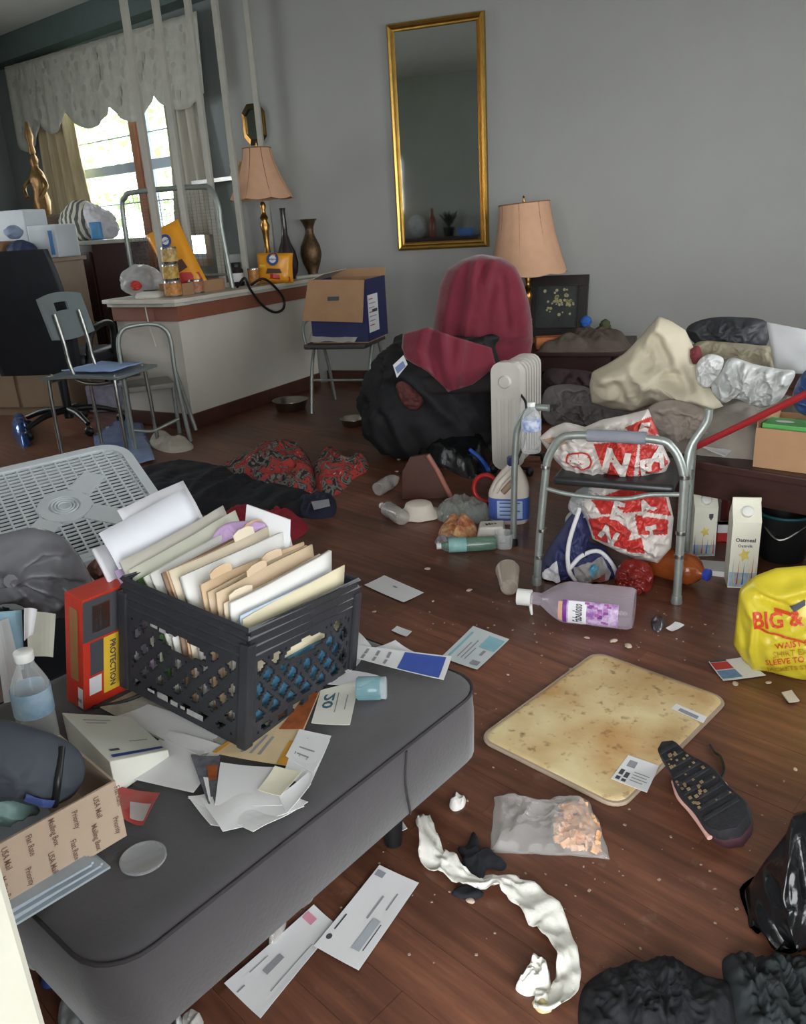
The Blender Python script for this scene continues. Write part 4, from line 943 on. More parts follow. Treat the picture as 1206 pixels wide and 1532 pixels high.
for i in range(NV+1):
    v=i/NV; xl,xr,z=wid(v)
    for j in range(NU):
        a=2*PI*j/NU; x=(xl+xr)/2+(xr-xl)/2*math.copysign(abs(math.cos(a))**.75,math.cos(a)); dpt=(.16 if math.sin(a)<0 else .12)*(1-.5*v**6)
        y=dpt*math.copysign(abs(math.sin(a))**.8,math.sin(a))+.02
        px_,py_,_=proj(Cm@Vector((x,y,z)))
        k=ridge_sum(px_,py_,MRID)*(1 if math.sin(a)<0 else .2)+.012*crease((x*.9-.7*z,z*.4,0),11,4)
        if math.sin(a)<.2: y-=k
        zz=z+(.05*nz3((x,y,0),6,8) if i==0 else 0)
        vs.append(Cm@Vector((x,y,zz)))
for i in range(NV):
    for j in range(NU): fs.append((i*NU+j,i*NU+(j+1)%NU,(i+1)*NU+(j+1)%NU,(i+1)*NU+j))
fs.append(tuple(range(NV*NU,(NV+1)*NU))); bl.v=vs; bl.f=fs
bo=bl.build('maroon_blanket',m_mar,None,'all'); tag(bo,'maroon fleece blanket draped over the high chair back','blanket')
# tail of the blanket falling to the front left
cp=[[(604,500),(602,520),(608,536)],[(640,490),(632,528),(640,556)],[(668,500),(664,540),(672,586)],[(700,510),(704,545),(706,575)],[(735,520),(740,540),(742,548)]]
def tfn(u,v):
    ku=u*4; i=min(3,int(ku)); f_=ku-i; kv=v*2; j=min(1,int(kv)); g_=kv-j
    def q(a,b_): return Vector((a[0],a[1],0))*(1-g_)+Vector((b_[0],b_[1],0))*g_
    A_=q(cp[i][j],cp[i][j+1]); B_=q(cp[i+1][j],cp[i+1][j+1]); s_=f_*f_*(3-2*f_); p=A_.lerp(B_,f_)
    d_=.74-.14*u+.03*math.exp(-((u-.45-.1*v)/.06)**2)-.02*math.exp(-((u-.32)/.05)**2)+.025*math.exp(-((u-.68+.1*v)/.05)**2)+.03*v*(1-u)+.02*nz3((u*4,v*3,0),1,5)
    if u<.2: d_-=.1*(1-u/.2)
    return cpt(p.x,p.y,d_)
tl=MB(); tl.grid(tfn,36,20,.006); tl.build('blanket_tail',m_mar,bo,'all')
# black clothes over the seat
m_blk=M('black_jacket_cloth',(30,30,34),.75,var=.25,scale=8,bump=.15)
def gp(px,py,dep): P=cpt(px,py,dep); d=P-G; return d.dot(rtv),P.z
vs=[];fs=[];NU,NV=120,44
lef=[(695,600),(660,560),(620,538),(585,548),(560,560),(535,574),(512,596)]; rig=[(695,730),(660,745),(620,742),(585,740),(560,742),(535,742),(512,740)]
for i in range(NV+1):
    v=i/NV; k=v*6; a_=min(5,int(k)); f_=k-a_
    yl=lef[a_][0]+(lef[a_+1][0]-lef[a_][0])*f_; xl,z=gp(lef[a_][1]+(lef[a_+1][1]-lef[a_][1])*f_,yl,.3); xr,_=gp(rig[a_][1]+(rig[a_+1][1]-rig[a_][1])*f_,yl,.3)
    z=max(z,.012)
    for j in range(NU):
        a=2*PI*j/NU; x=(xl+xr)/2+(xr-xl)/2*math.cos(a); y=-.22+.26*math.sin(a)
        fo=.10*crease((x+.8*z,z*.5-.3*x,y*.6),4.2,11)+.015*crease((x*.8-z,y,z),11,2)-.05
        x+=fo*math.cos(a); y+=fo*math.sin(a)
        vs.append(Cm@Vector((x,y,z+(.03*nz3((x,y,0),9,6) if i==NV else 0))))
for i in range(NV):
    for j in range(NU): fs.append((i*NU+j,i*NU+(j+1)%NU,(i+1)*NU+(j+1)%NU,(i+1)*NU+j))
fs.append(tuple(range(NV*NU,(NV+1)*NU))); fs.append(tuple(range(NU-1,-1,-1)))
b_=MB(); b_.v=vs; b_.f=fs; tag(b_.build('black_clothes_heap',m_blk,None,'all'),'heap of black jackets covering the seat below the maroon blanket','clothes')
# things poking out of the black heap
def chip(pxs,dep,mat,nm,lab,cat,curl=.0):
    c4=[cpt(x,y,dep) for x,y in pxs]; mb=MB(); n_=cvd
    mb.hexa(c4,[p+cvd*.006 for p in c4]); return tag(mb.build(nm,mat,None),lab,cat)
o=chip(((588,546),(604,531),(610,545),(594,565)),.66,m_paper,'white_tag','white tag sticking out of the black clothes heap','tag')
c4=[cpt(x,y,.667) for x,y in ((591,550),(603,540),(607,548),(595,559))]; MB().hexa(c4,[p+cvd*.004 for p in c4]).build('blue_print',M('pale_blue_print',(120,140,190),.6),o)
Billow([(592,578),(604,570),(622,584),(634,600),(622,614),(604,606)],cpt(610,592,.53),None,.05,.05,43,.02,12,n=50,rings=10).build('patterned_rag',M('brown_patterned_cloth',(120,62,56),.8,var=.3,scale=40,col2=(60,40,40)),'brown patterned rag tucked into the black clothes','rag')
# black bag with a glossy skin at the foot of the chair
o=heap_mb([W(x,y) for x,y in ((586,668),(600,648),(660,650),(728,668),(735,690),(712,718),(660,700),(612,690))],.16,0,17,.5,14); tag(o.build('black_bin_bag',M('black_bin_liner',(24,25,27),.22,var=.2,bump=.2),None,'all'),'glossy black bin bag lying under the draped chair','bin bag')
# wooden panel leaning in front of the heap
def fp(px,py,dep): return cpt(px,py,dep)
A_=W(606,742); B_=W(662,748); 
pts=[W(604,742)+Vector((0,0,.002)),W(600,742)+Vector((0,0,zat(W(600,742),700))),]
pan=[WP(x,y,W(640,747)-cvd*.0,cvd) for x,y in ((602,747),(602,706),(614,684),(640,680),(656,706),(668,730),(676,747))]
pan[0].z=pan[-1].z=.003
mb=MB(); n=len(pan); mb.add(pan+[p-cvd*.02 for p in pan],[tuple(range(n)),tuple(range(2*n-1,n-1,-1))]+[(i,(i+1)%n,n+(i+1)%n,n+i) for i in range(n)])
o=mb.build('wooden_chair_panel',M('red_brown_wood',(88,52,42),.45,var=.2,scale=6),None); tag(o,'curved red brown wooden panel leaning before the black bag','panel')
MB().tube([pan[3]+cvd*.004,pan[4]+cvd*.008,pan[5]+cvd*.008,pan[6]+cvd*.004],.012,8,5).build('pale_edge_strip',M('pinkish_wood_edge',(170,112,98),.5,var=.1),o,True)
# blue strap and red ring handle by the heater
A_,B_=cpt(702,672,.66),cpt(738,716,.66)
MB().tube([A_,A_.lerp(B_,.5)+Vector((0,0,.02)),B_],.016,8,5,rf=lambda q:.6+.5*q).build('blue_plastic_stick',M('bright_blue_plastic',(40,90,190),.3,var=.1),None,True); tag(bpy.data.objects['blue_plastic_stick'],'bright blue plastic stick leaning against the white heater','stick')
c_=W(727,752); MB().tube([(c_.x+.055*math.cos(a*PI/8),c_.y+.01*math.sin(a*PI/8),.068+.06*math.sin(a*PI/8)) for a in range(16)],.011,8,closed=True).build('red_plastic_ring',M('red_plastic',(186,40,40),.35,var=.1),None,True); tag(bpy.data.objects['red_plastic_ring'],'red plastic ring standing beside the bleach jug','ring')
# ================================================================== oil filled radiator
R0=W(737,716); vd=Vector((R0.x-CAMP.x,R0.y-CAMP.y,0)).normalized(); rr_=Vector((vd.y,-vd.x,0))
Lx=(vd*.36+rr_*.13).normalized(); Wx=Vector((Lx.y,-Lx.x,0))   # right of length dir
RH=zat(R0,545)+.01
t=thing('oil_heater','white oil filled radiator heater with ribbed fins','heater',R0); Rm=frame(R0,Wx)   # local x: across (right), y: z cross x
if (Rm.to_3x3()@Vector((0,1,0))).dot(Lx)<0: Rm=frame(R0,-Wx); sgx=-1
else: sgx=1
m_rad=M('white_enamel',(214,210,202),.35,var=.05,scale=10)
def slab(y0,y1,w,z0,z1,nm,mat,par,ins=.0):
    mb=MB(Rm); r=.05; pr_=[]
    for (cx_,cz2,a0) in ((w-r,z1-r,0),(r,z1-r,90),(r,z0+r,180),(w-r,z0+r,270)):
        for k in range(5): a=math.radians(a0+k*22.5); pr_.append((cx_+r*math.cos(a),cz2+r*math.sin(a)))
    n=len(pr_); vs=[(sgx*x,y0,z) for x,z in pr_]+[(sgx*x,y1,z) for x,z in pr_]
    mb.add(vs,[tuple(range(n)),tuple(range(2*n-1,n-1,-1))]+[(i,(i+1)%n,n+(i+1)%n,n+i) for i in range(n)]); return mb.build(nm,mat,par,False)
RWd=.145
slab(0,.06,RWd,.05,RH,'control_panel',m_rad,t)
for i in range(7): slab(.075+i*.043,.075+i*.043+.022,RWd*.97,.06,RH-.015,'fin',m_rad,t)
for zz in (.12,RH-.09): MB(Rm).tube([(sgx*RWd/2,.03,zz),(sgx*RWd/2,.37,zz)],.03,10).build('oil_tube',m_rad,t,True)
for i in range(3): MB(Rm).box(*sorted((sgx*(.028+i*.036),sgx*(.05+i*.036))),-.006,0,.1,RH-.17).build('panel_rib',m_rad,t,bevel=.004)
kn=MB(Rm); kn.lathe([(.03,0),(.03,.012),(.026,.018)],24); kn.v=[Rm@Vector((sgx*RWd/2+ (Rm.inverted()@p).x, -(Rm.inverted()@p).z-.001, RH-.09+(Rm.inverted()@p).y)) for p in kn.v]; ko=kn.build('dial_knob',m_rad,t,True)
for yy in (.08,.33):
    for xx in (-.02,RWd+.02):
        wlm=MB(Rm); wlm.sphere((sgx*xx,yy,.026),.02,.025,.025,12,8); wlm.build('wheel',m_black,t,True)
    MB(Rm).tube([(sgx*-.02,yy,.04),(sgx*(RWd+.02),yy,.04)],.008,8).build('axle',m_black,t,True)
MB(Rm).tube([(sgx*RWd*.96,.02,RH-.15),(sgx*(RWd+.035),-.02,RH-.2),(sgx*(RWd+.03),-.05,.2),(sgx*(RWd*.8),-.10,.06),(sgx*RWd*.3,-.14,.012)],.006,8,6).build('power_cord',m_black,t,True)
# ================================================================== end table, lamp, picture, oddments
EZ=.37
t=thing('end_table','dark wood end table under the right lamp and brown clothes','table',(-.95,-.42,0))
MB().box(-1.42,-.45,-.78,-.06,EZ-.03,EZ).build('top',m_wood_d,t,bevel=.006); MB().box(-1.38,-.49,-.74,-.1,EZ-.13,EZ-.03).build('apron',m_wood_d,t)
for xx in (-1.36,-.55):
    for yy in (-.72,-.16): MB().lathe([(.018,0),(.024,.1),(.03,.2),(.02,.24),(.032,.28),(.032,EZ-.03)],12,(xx+.02,yy,0)).build('leg',m_wood_d,t,True)
MB().box(-1.36,-.51,-.7,-.14,.14,.16).build('lower_shelf',m_wood_d,t)
Lr=Vector((WY(790,480,-.4).x,-.4,EZ+.001)); zb=zat(Lr,410); zt_=zat(Lr,304)
lamp(tuple(Lr),'peach gored shade brass lamp on the end table before the wall',zb-EZ,.165,.255,zt_-zb,tilt=math.radians(-3),colr=.036)
# picture leaning on wall
PX0,PX1=WY(800,420,-.12).x,WY(880,420,-.12).x; PZ=WY(870,412,-.1).z
t=thing('framed_picture','dark framed flower picture leaning on the wall behind the right lamp','picture',((PX0+PX1)/2,-.15,EZ+.001)); PXa=PX0-.05
lean=.12
def pq(x,z,o): return (x,-.16+lean*(z/(PZ-EZ))-o,EZ+.002+z)
hh=PZ-EZ; fwid=.07
m_bk=M('black_brown_frame',(44,36,36),.4,var=.2,scale=8)
def bar(xa,xb,za,zb2): MB().hexa([pq(xa,za,0),pq(xb,za,0),pq(xb,za,.03),pq(xa,za,.03)],[pq(xa,zb2,0),pq(xb,zb2,0),pq(xb,zb2,.03),pq(xa,zb2,.03)]).build('frame_rail',m_bk,t,bevel=.004)
bar(PXa,PX1,0,fwid); bar(PXa,PX1,hh-fwid,hh); bar(PXa,PXa+fwid,fwid,hh-fwid); bar(PX1-fwid,PX1,fwid,hh-fwid)
cv=MB().hexa([pq(PXa+fwid,fwid,.008),pq(PX1-fwid,fwid,.008),pq(PX1-fwid,fwid,.014),pq(PXa+fwid,fwid,.014)],[pq(PXa+fwid,hh-fwid,.008),pq(PX1-fwid,hh-fwid,.008),pq(PX1-fwid,hh-fwid,.014),pq(PXa+fwid,hh-fwid,.014)]).build('canvas',M('dark_painting',(62,66,62),.5,var=.3,scale=12,col2=(40,42,44)),t)
fm=MB(); rf=random.Random(5)
for i in range(46):
    x=PXa+fwid+.05+(PX1-PXa-2*fwid-.08)*(.5+.24*rf.gauss(0,1)); z=fwid+.06+(hh-2*fwid-.1)*(.62+.2*rf.gauss(0,1))
    if not(PXa+fwid+.01<x<PX1-fwid-.01 and fwid+.01<z<hh-fwid-.02): continue
    r=rf.uniform(.006,.013); fm.add([pq(x+r*math.cos(k*PI/3),z+r*math.sin(k*PI/3),.0146) for k in range(6)],[tuple(range(6))])
fm.build('flower_print',M('yellow_flower_paint',(190,178,110),.6,var=.3,scale=60,col2=(150,150,130)),cv)['kind']='stuff'
# orange packet, white bit, brown clothes on the end table
P=Vector((WY(826,515,-.55).x,-.6,EZ+.001)); o=tag(MB(RZ(.3,P)).box(-.1,.1,-.05,.05,0,.075).build('orange_carton',M('orange_card',(206,128,72),.6,var=.15,col2=(180,90,50),scale=20),None,bevel=.004),'small orange carton at the foot of the right lamp','box')
o=heap_mb([(-1.02,-.76),(-.75,-.78),(-.5,-.76),(-.46,-.45),(-.6,-.2),(-.85,-.22),(-.92,-.5)],.10,EZ,3,.5,10); tag(o.build('brown_sweater_pile',M('brown_grey_knit',(112,98,90),.95,var=.2,scale=14,bump=.4),None,'all'),'pile of brown grey knitwear on the end table','clothes')
P=Vector((WY(874,520,-.35).x,-.3,EZ+.09)); tag(sack_mb(P,.035,.03,.08,51,.5,5,nu=24,nv=14).build('blue_hair_scrunchie',M('bright_blue_cloth',(52,110,200),.7,var=.2),None,'all'),'small bright blue cloth ball beside the framed picture','cloth')
P=Vector((WY(903,540,-.3).x,-.26,EZ+.06)); tag(sack_mb(P,.035,.03,.08,52,.4,5,nu=24,nv=14).build('olive_ball',M('olive_cloth',(92,96,66),.9,var=.2),None,'all'),'small olive cloth ball at the right end of the knitwear pile','cloth')
o=heap_mb([W(x,y,.17) for x,y in ((812,560),(830,545),(880,560),(895,590),(870,612),(828,606))],.16,.165,6,.5,10); 
tag(o.build('dark_clothes_pile',M('dark_mauve_knit',(78,62,66),.95,var=.25,bump=.3),None,'all'),'dark clothes stuffed on the shelf below the end table top','clothes') if False else None
# ================================================================== low dark table on the right, buried in cloth
TZ=.37
tA=W(1030,688,TZ); tB=W(1206,716,TZ); tx=(tB-tA).normalized(); Tm=frame(tA,tx)
t=thing('low_table','long low dark wood table buried under cloth on the right','table',tA)
MB(Tm).box(-.42,1.1,0,.8,TZ-.03-TZ,TZ-TZ).build('top',m_wood_d,t,bevel=.006)
MB(Tm).box(-.40,1.08,.02,.045,-.13,-.03).build('apron',m_wood_d,t); MB(Tm).box(-.40,1.08,.755,.78,-.13,-.03).build('apron',m_wood_d,t)
for xx in (-.38,1.03):
    for yy in (.03,.72): MB(Tm).box(xx,xx+.05,yy,yy+.05,-TZ,-.03).build('leg',m_wood_d,t,bevel=.004)
def tp(x,y,z=0): return Tm@Vector((x,y,z))
# cloth mound filling the table
m_taupe=M('taupe_fleece',(140,132,122),.95,var=.15,scale=10,bump=.3)
o=heap_mb([tp(*p) for p in ((-.38,.12),(-.1,.06),(.2,.12),(.45,.2),(.8,.3),(1.0,.5),(.9,.78),(.3,.78),(-.3,.78),(-.4,.5))],.16,TZ,61,.45,12); tag(o.build('taupe_blanket_mound',m_taupe,None,'all'),'taupe blanket mound spread under the canvas bag on the low table','blanket')
P0=tp(.0,.42,.2)
m_canvas=M('cream_canvas',(196,186,164),.85,var=.07,scale=6,bump=.12,bscale=80)
cb=Billow([(985,473),(1004,480),(1026,494),(1040,525),(1046,555),(1062,580),(1084,610),(1096,634),(1070,620),(1048,600),(1020,604),(996,610),(975,606),(945,616),(915,612),(884,602),(882,575),(886,556),(908,545),(935,528),(960,502)],P0,None,.2,.08,5,.022,5,k=1.5,c=(985,560),sm=False,fine=.15,ridges=[(((985,476),(1000,505),(1022,545),(1035,575)),.03,9),(((985,476),(968,510),(945,540),(905,560)),.03,10),(((960,520),(990,540),(1015,560)),-.035,14),(((900,565),(950,550),(1000,575),(1050,590)),.03,9),(((890,580),(930,590),(955,612)),.025,8),(((930,570),(940,600)),-.02,7),(((1000,590),(1040,580),(1080,612)),.03,8),(((985,500),(1005,530)),-.03,8),(((970,570),(960,605)),.02,6)])
o=cb.build('canvas_bag',m_canvas,'large crumpled cream canvas bag heaped on the low table','bag')
# taupe coil under the canvas
cu=[cb.surf(x,y) for x,y in ((980,612),(1000,610))]
P1=tp(.04,.2,.12)
Billow([(968,612),(1000,598),(1040,606),(1075,630),(1090,650),(1060,662),(1025,672),(990,660),(972,640)],P1,None,.07,.05,8,.03,7,k=2).build('taupe_rolled_towel',M('taupe_towel',(154,142,132),.95,var=.1,bump=.3),'rolled taupe towel in front of the canvas bag','towel')
# grey knit behind the commode, left of the canvas bag
Billow([(815,585),(840,575),(880,580),(905,606),(940,618),(930,640),(880,640),(835,640),(812,622)],tp(-.42,.35,.05),None,.08,.06,9,.06,7).build('grey_knit_blanket',M('dark_grey_knit',(104,98,96),.95,var=.2,scale=16,bump=.4),'dark grey knit blanket beside the white heater','blanket')
Billow([(812,560),(850,552),(892,560),(900,590),(900,650),(840,655),(815,640)],Vector((-.5,-1.1,.1)),None,.1,.08,10,.06,6).build('dark_plum_clothes',M('dark_plum_cloth',(66,50,54),.9,var=.2),'dark plum clothes stuffed beside the end table','clothes')
# clothes behind
P2=tp(.35,.62,.25)
Billow([(1028,500),(1032,486),(1060,476),(1100,474),(1148,482),(1144,520),(1100,524),(1050,520)],P2,None,.08,.05,11,.03,6).build('black_jacket',M('charcoal_nylon',(48,50,54),.6,var=.2),'black jacket lying along the wall behind the canvas bag','jacket')
Billow([(1030,524),(1050,510),(1090,512),(1130,516),(1160,522),(1166,556),(1140,548),(1100,540),(1060,540),(1040,548)],tp(.36,.54,.2),None,.06,.05,12,.035,8).build('khaki_trousers',M('khaki_cotton',(148,140,120),.9,var=.1),'folded khaki trousers lying below the black jacket','trousers')
Billow([(1034,522),(1046,518),(1050,534),(1040,545),(1032,538)],tp(.22,.44,.25),None,.03,.02,13,.01,12,n=40,rings=8).build('dark_red_sock',M('dark_red_knit',(120,50,56),.9,var=.2),'dark red sock balled up beside the khaki trousers','sock')
Billow([(1042,545),(1060,530),(1082,536),(1078,556),(1062,580),(1044,574)],tp(.22,.36,.2),None,.04,.03,14,.03,9).build('white_paper_bag',M('white_sack_paper',(206,206,204),.7,var=.05),'torn white paper bag between canvas bag and plastic bag','bag')
m_frost=M('frosted_white_plastic',(190,192,190),.3,var=.05,scale=8,trans=.0)
Billow([(1064,580),(1080,555),(1094,535),(1130,545),(1166,552),(1190,556),(1180,580),(1166,600),(1140,610),(1120,604),(1098,596),(1080,602)],tp(.4,.3,.2),None,.1,.06,15,.06,8).build('white_plastic_bag',m_frost,'billowing white plastic bag on the right of the low table','plastic bag')
c4=[tp(.52,.6,.18),tp(.95,.62,.2),tp(.95,.5,.5),tp(.5,.56,.48)]
c4=[WP(x,y,tp(.6,.5,.2),(CAMP-tp(.6,.5,.2)).normalized()) for x,y in ((1148,482),(1240,500),(1225,560),(1160,556))]
mb=MB(); nn=(CAMP-c4[0]).normalized(); mb.grid(lambda u,v: c4[0].lerp(c4[1],u).lerp(c4[3].lerp(c4[2],u),v)+nn*(.03*math.sin(3*u)+.012*nz3((u*3,v*3,0),1,4)),10,10,.004); tag(mb.build('white_pillowcase',M('white_cotton',(196,196,198),.85,var=.05),None,'all'),'white cotton pillowcase at the right edge behind the blue bag','pillowcase')
Billow([(1186,590),(1200,560),(1225,540),(1260,540),(1270,610),(1220,625),(1190,612)],tp(.62,.2,.2),None,.09,.07,16,.03,8).build('blue_bag',M('dark_blue_film',(48,72,124),.4,var=.15),'dark blue printed bag at the right edge of the low table','bag')
# white letter sheets under the stick
zz=TZ+.02
pp=paper_mb([W(x,y,zz) for x,y in ((1040,668),(1106,640),(1108,658),(1084,688))],.006,3,.002,6,.004); o=pp.build('white_folder',m_paper,None); tag(o,'white papers sliding off the front edge of the low table','paper')
# cardboard box with green package
bA=W(1126,698,TZ+.001); bx_=Vector((tx.x,tx.y,0)).normalized(); Bm=frame(bA,(Matrix.Rotation(math.radians(4),3,'Z')@bx_)); bt=zat(bA,640)-TZ
t=thing('cardboard_box','open brown cardboard box on the right end of the low table','box',bA); bw,bd=.34,.26
MB(Bm).box(0,bw,0,.005,0,bt).build('side_panel',m_card,t); MB(Bm).box(0,bw,bd-.005,bd,0,bt).build('side_panel',m_card,t)
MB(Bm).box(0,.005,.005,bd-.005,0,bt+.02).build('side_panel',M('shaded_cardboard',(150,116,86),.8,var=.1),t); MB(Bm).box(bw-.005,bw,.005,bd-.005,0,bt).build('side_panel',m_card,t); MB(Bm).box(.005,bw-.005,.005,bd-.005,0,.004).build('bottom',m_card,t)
m_grn=M('green_carton_print',(86,164,84),.5,var=.1)
g=thing('green_carton','green and white carton inside the open cardboard box','box',Bm@Vector((.1,.08,.006)))
MB(Bm).box(.012,.3,.02,.12,.006,bt+.012).build('carton_body',m_grn,g,bevel=.003); MB(Bm).sphere((.22,.07,bt+.0125),.03,.02,.001,16,6).build('white_oval',m_paper,g,True); MB(Bm).sphere((.07,.07,bt+.0125),.03,.015,.001,16,6).build('white_oval',m_paper,g,True)
# red stick lying over the heap
a_=WP(1034,672,tp(-.02,-.02,.06),(CAMP-tp(0,0,.05)).normalized()); b_=WP(1230,578,tp(.55,-.03,.18),(CAMP-tp(.55,0,.2)).normalized())
o=MB().tube([a_,a_.lerp(b_,.5),b_],.012,10).build('red_broom_handle',M('dark_red_paint',(160,40,44),.35,var=.1),None,True); tag(o,'long dark red broom handle lying slanted across the low table','handle')
# ================================================================== commode frame with bags
G1=W(1012,902); G2=W(803,874); fx=(G1-G2); fx.z=0; fl_=fx.length; Fm=frame(G2,fx); HT=zat(G1,660); HT2=zat(G2,690)
t=thing('commode_frame','grey aluminium commode chair frame with foam grip holding shopping bags','commode',G2)
zc=HT
MB(Fm).tube([(0,0,0),(.012,0,.2),(.03,.0,HT-.14),(.04,0,HT-.08),(.075,0,HT-.02),(.14,0,HT-.0),(fl_-.10,0,HT),(fl_-.04,0,HT-.025),(fl_-.005,0,HT-.10),(fl_,0,HT-.2),(fl_,0,0)],.0135,12,6).build('front_hoop',m_alu,t,True)
MB(Fm).tube([(.165,0,HT+.001),(fl_*.5,0,HT+.002),(fl_-.12,0,HT+.002)],.0195,14).build('foam_grip',M('grey_foam',(134,136,146),.8,var=.08,bump=.2,bscale=150),t,True)
for zz in (.16,.24,HT-.12): MB(Fm).lathe([(.016,0),(.0165,.006),(.016,.012)],14,(fl_,0,zz)).build('adjust_collar',m_chrome,t,True)
for k,zz in enumerate((.10,.2,HT-.12)): MB(Fm).lathe([(.016,0),(.0165,.006),(.016,.012)],14,(.01+.01*k,0,zz)).build('adjust_collar',m_chrome,t,True)
G3=W(768,815); d3=Fm.inverted()@G3
HB=zat(G3,608)
MB(Fm).tube([(d3.x,d3.y,0),(d3.x+.012,d3.y,HB-.16),(d3.x+.03,d3.y,HB-.06),(d3.x+.075,d3.y,HB-.005),(d3.x+.14,d3.y,HB)],.0125,12,6).build('rear_leg',m_alu,t,True)
e_=[cpt_ for cpt_ in ()]
n_=(CAMP-G1).normalized()
def fp2(px,py,Y): return Fm.inverted()@WP(px,py,Fm@Vector((0,Y,0)),Fm.to_3x3()@Vector((0,1,0)))
MB(Fm).tube([fp2(1061,612,.06),fp2(1057,632,.06),fp2(1036,664,.05),fp2(1029,690,.04),fp2(1028,724,.035)],.0125,12,6).build('rear_handle',m_alu,t,True)
SZ2=zat(G2.lerp(G1,.5),735)
MB(Fm).box(.05,fl_-.03,.015,d3.y+.02,SZ2,SZ2+.03).build('seat',M('black_seat_plastic',(44,44,46),.35,var=.15),t,'all',bevel=.012)
MB(Fm).tube([(.02,.0,SZ2-.005),(.12,-.005,SZ2-.02),(fl_*.6,-.005,SZ2-.02),(fl_-.1,.0,SZ2+.0),(fl_-.0,0,SZ2+.01)],.008,8,6).build('cross_bar',m_alu,t,True)
MB(Fm).tube([(fl_,0,SZ2-.01),(fl_-.01,d3.y,SZ2-.01)],.01,8).build('side_rail',m_alu,t,True)
MB(Fm).tube([(fl_-.01,d3.y,0),(fl_-.01,d3.y,SZ2+.1)],.0125,10).build('rear_leg',m_alu,t,True)
for p in ((0,0),(fl_,0),(d3.x,d3.y),(fl_-.01,d3.y)): MB(Fm).lathe([(.018,0),(.019,.004),(.016,.03)],14,(p[0],p[1],0)).build('rubber_tip',m_alu if p[1]==0 else m_black,t,True)
# red and white shopping bags
m_rb=M('white_shopping_film',(200,192,186),.35,var=.06,scale=10); m_rr=M('red_bag_print',(184,54,48),.38,var=.08,scale=10)
def redbag(bl,o,polys,texts,extra=()):
    bl.paint(o,polys,m_rr)
    for (tx_,x,y,s_,r) in texts: bl.text(tx_,x,y,s_,m_rb,o,r,.05,lift=.006)
Pm=Fm@Vector((fl_*.55,.14,SZ2+.12))
b1=Billow([(806,655),(824,640),(845,632),(872,640),(900,628),(940,620),(970,612),(982,640),(990,662),(1003,690),(996,706),(960,714),(900,716),(850,708),(832,690),(818,672)],Pm,None,.1,.09,21,.03,7,c=(915,670),sm=False,n=200,rings=52)
o=b1.build('shopping_bag',m_rb,'red and white printed shopping bag resting on the commode seat','shopping bag',group='red and white shopping bags')
redbag(b1,o,[((888,664),(955,660),(948,712),(905,712)),((935,640),(975,622),(986,650),(950,656)),((958,664),(985,666),(1000,692),(990,704),(955,712))],[('N',922,684,50,.25),('E',966,694,34,-.1),('A',984,680,36,.3),('F',962,640,30,.3)])
b1.patch([(852+20*math.cos(a*PI/8)+16,680+14*math.sin(a*PI/8)) for a in range(16)],m_rr,o,'round_badge',.003); b1.patch([(852+17*math.cos(a*PI/8)+16,680+11.5*math.sin(a*PI/8)) for a in range(16)],m_rb,o,'badge_ground',.0042); b1.text('GO',868,681,20,m_rr,o,-.3,.02,lift=.0055)
b1.patch([(812,655),(838,648),(852,656),(832,664)],M('kraft_lining',(176,150,122),.7,var=.1),o,'brown_lining',.003)
P_=Fm@Vector((fl_*.72,.13,.16))
b2=Billow([(862,742),(890,724),(940,716),(978,716),(1000,740),(1008,775),(1004,820),(985,842),(950,836),(920,822),(886,806),(878,780)],P_,None,.1,.08,22,.03,7,c=(940,775),sm=False,zmin=.004,n=200,rings=52)
o=b2.build('shopping_bag',m_rb,'red and white printed shopping bag stuffed beneath the commode seat','shopping bag',group='red and white shopping bags')
redbag(b2,o,[((885,748),(960,722),(996,745),(1004,772),(960,765),(900,770)),((880,776),(915,772),(945,796),(935,822),(890,806)),((950,770),(1000,778),(998,800),(955,800)),((930,812),(960,804),(965,828),(940,826))],[('E',925,752,34,.3),('A',968,750,30,-.5),('N',912,790,34,.5),('T',975,786,24,-.1)])
# grey film tuft above, clear bottle and white cap cloth
Billow([(850,760),(862,735),(890,725),(905,735),(890,760),(870,775)],Fm@Vector((fl_*.3,.12,.2)),None,.05,.05,23,.04,9).build('grey_plastic_wrap',film('grey_cling_film',(180,184,184),.5,.25),'grey plastic film hanging beneath the commode seat','plastic')
def bottle(name, P, axis, L, R, label, cat, body, capm, labelm=None, lr=(.45,.75), neck=.28, group=None, cap=True, ribs=False, wrinkle=0.0):
    """soft drink style bottle lying or standing along axis from its base P"""
    ax=Vector(axis).normalized(); zx=ax.orthogonal().normalized(); Mx=Matrix.Translation(Vector(P)) @ (Matrix((zx,ax.cross(zx),ax)).transposed().to_4x4())
    t=thing(name,label,cat,Vector(P),group)
    pr=[(R*.55,.004),(R*.9,0),(R,.03*L)]
    for k in range(1,9): 
        q=.03+.62*k/8; pr.append((R*((1-.05*(k%2)) if ribs else 1),q*L))
    pr+=[(R*.93,.72*L),(R*.7,.8*L),(R*neck+.002,.88*L),(R*neck,.93*L)]
    m=MB(Mx); m.lathe(pr,24,f=(lambda a,q:1+wrinkle*math.sin(3*a+q*9)) if wrinkle else None); m.build('bottle_body',body,t,True)
    if cap: MB(Mx).lathe([(R*neck*1.2,.92*L),(R*neck*1.25,.99*L),(R*neck*1.1,1.0*L)],18).build('cap',capm,t,True)
    if labelm: MB(Mx).lathe([(R*1.015,lr[0]*L),(R*1.015,lr[1]*L)],24,cap=False,f=(lambda a,q:1+wrinkle*math.sin(3*a+q*9)) if wrinkle else None).build('wrap_label',labelm,t,True)
    return t,Mx
m_cap=M('white_cap_plastic',(226,226,222),.4,var=.04)
m_lab=M('blue_white_label',(208,214,228),.5,var=.2,scale=30,col2=(110,130,190),contrast=.1)
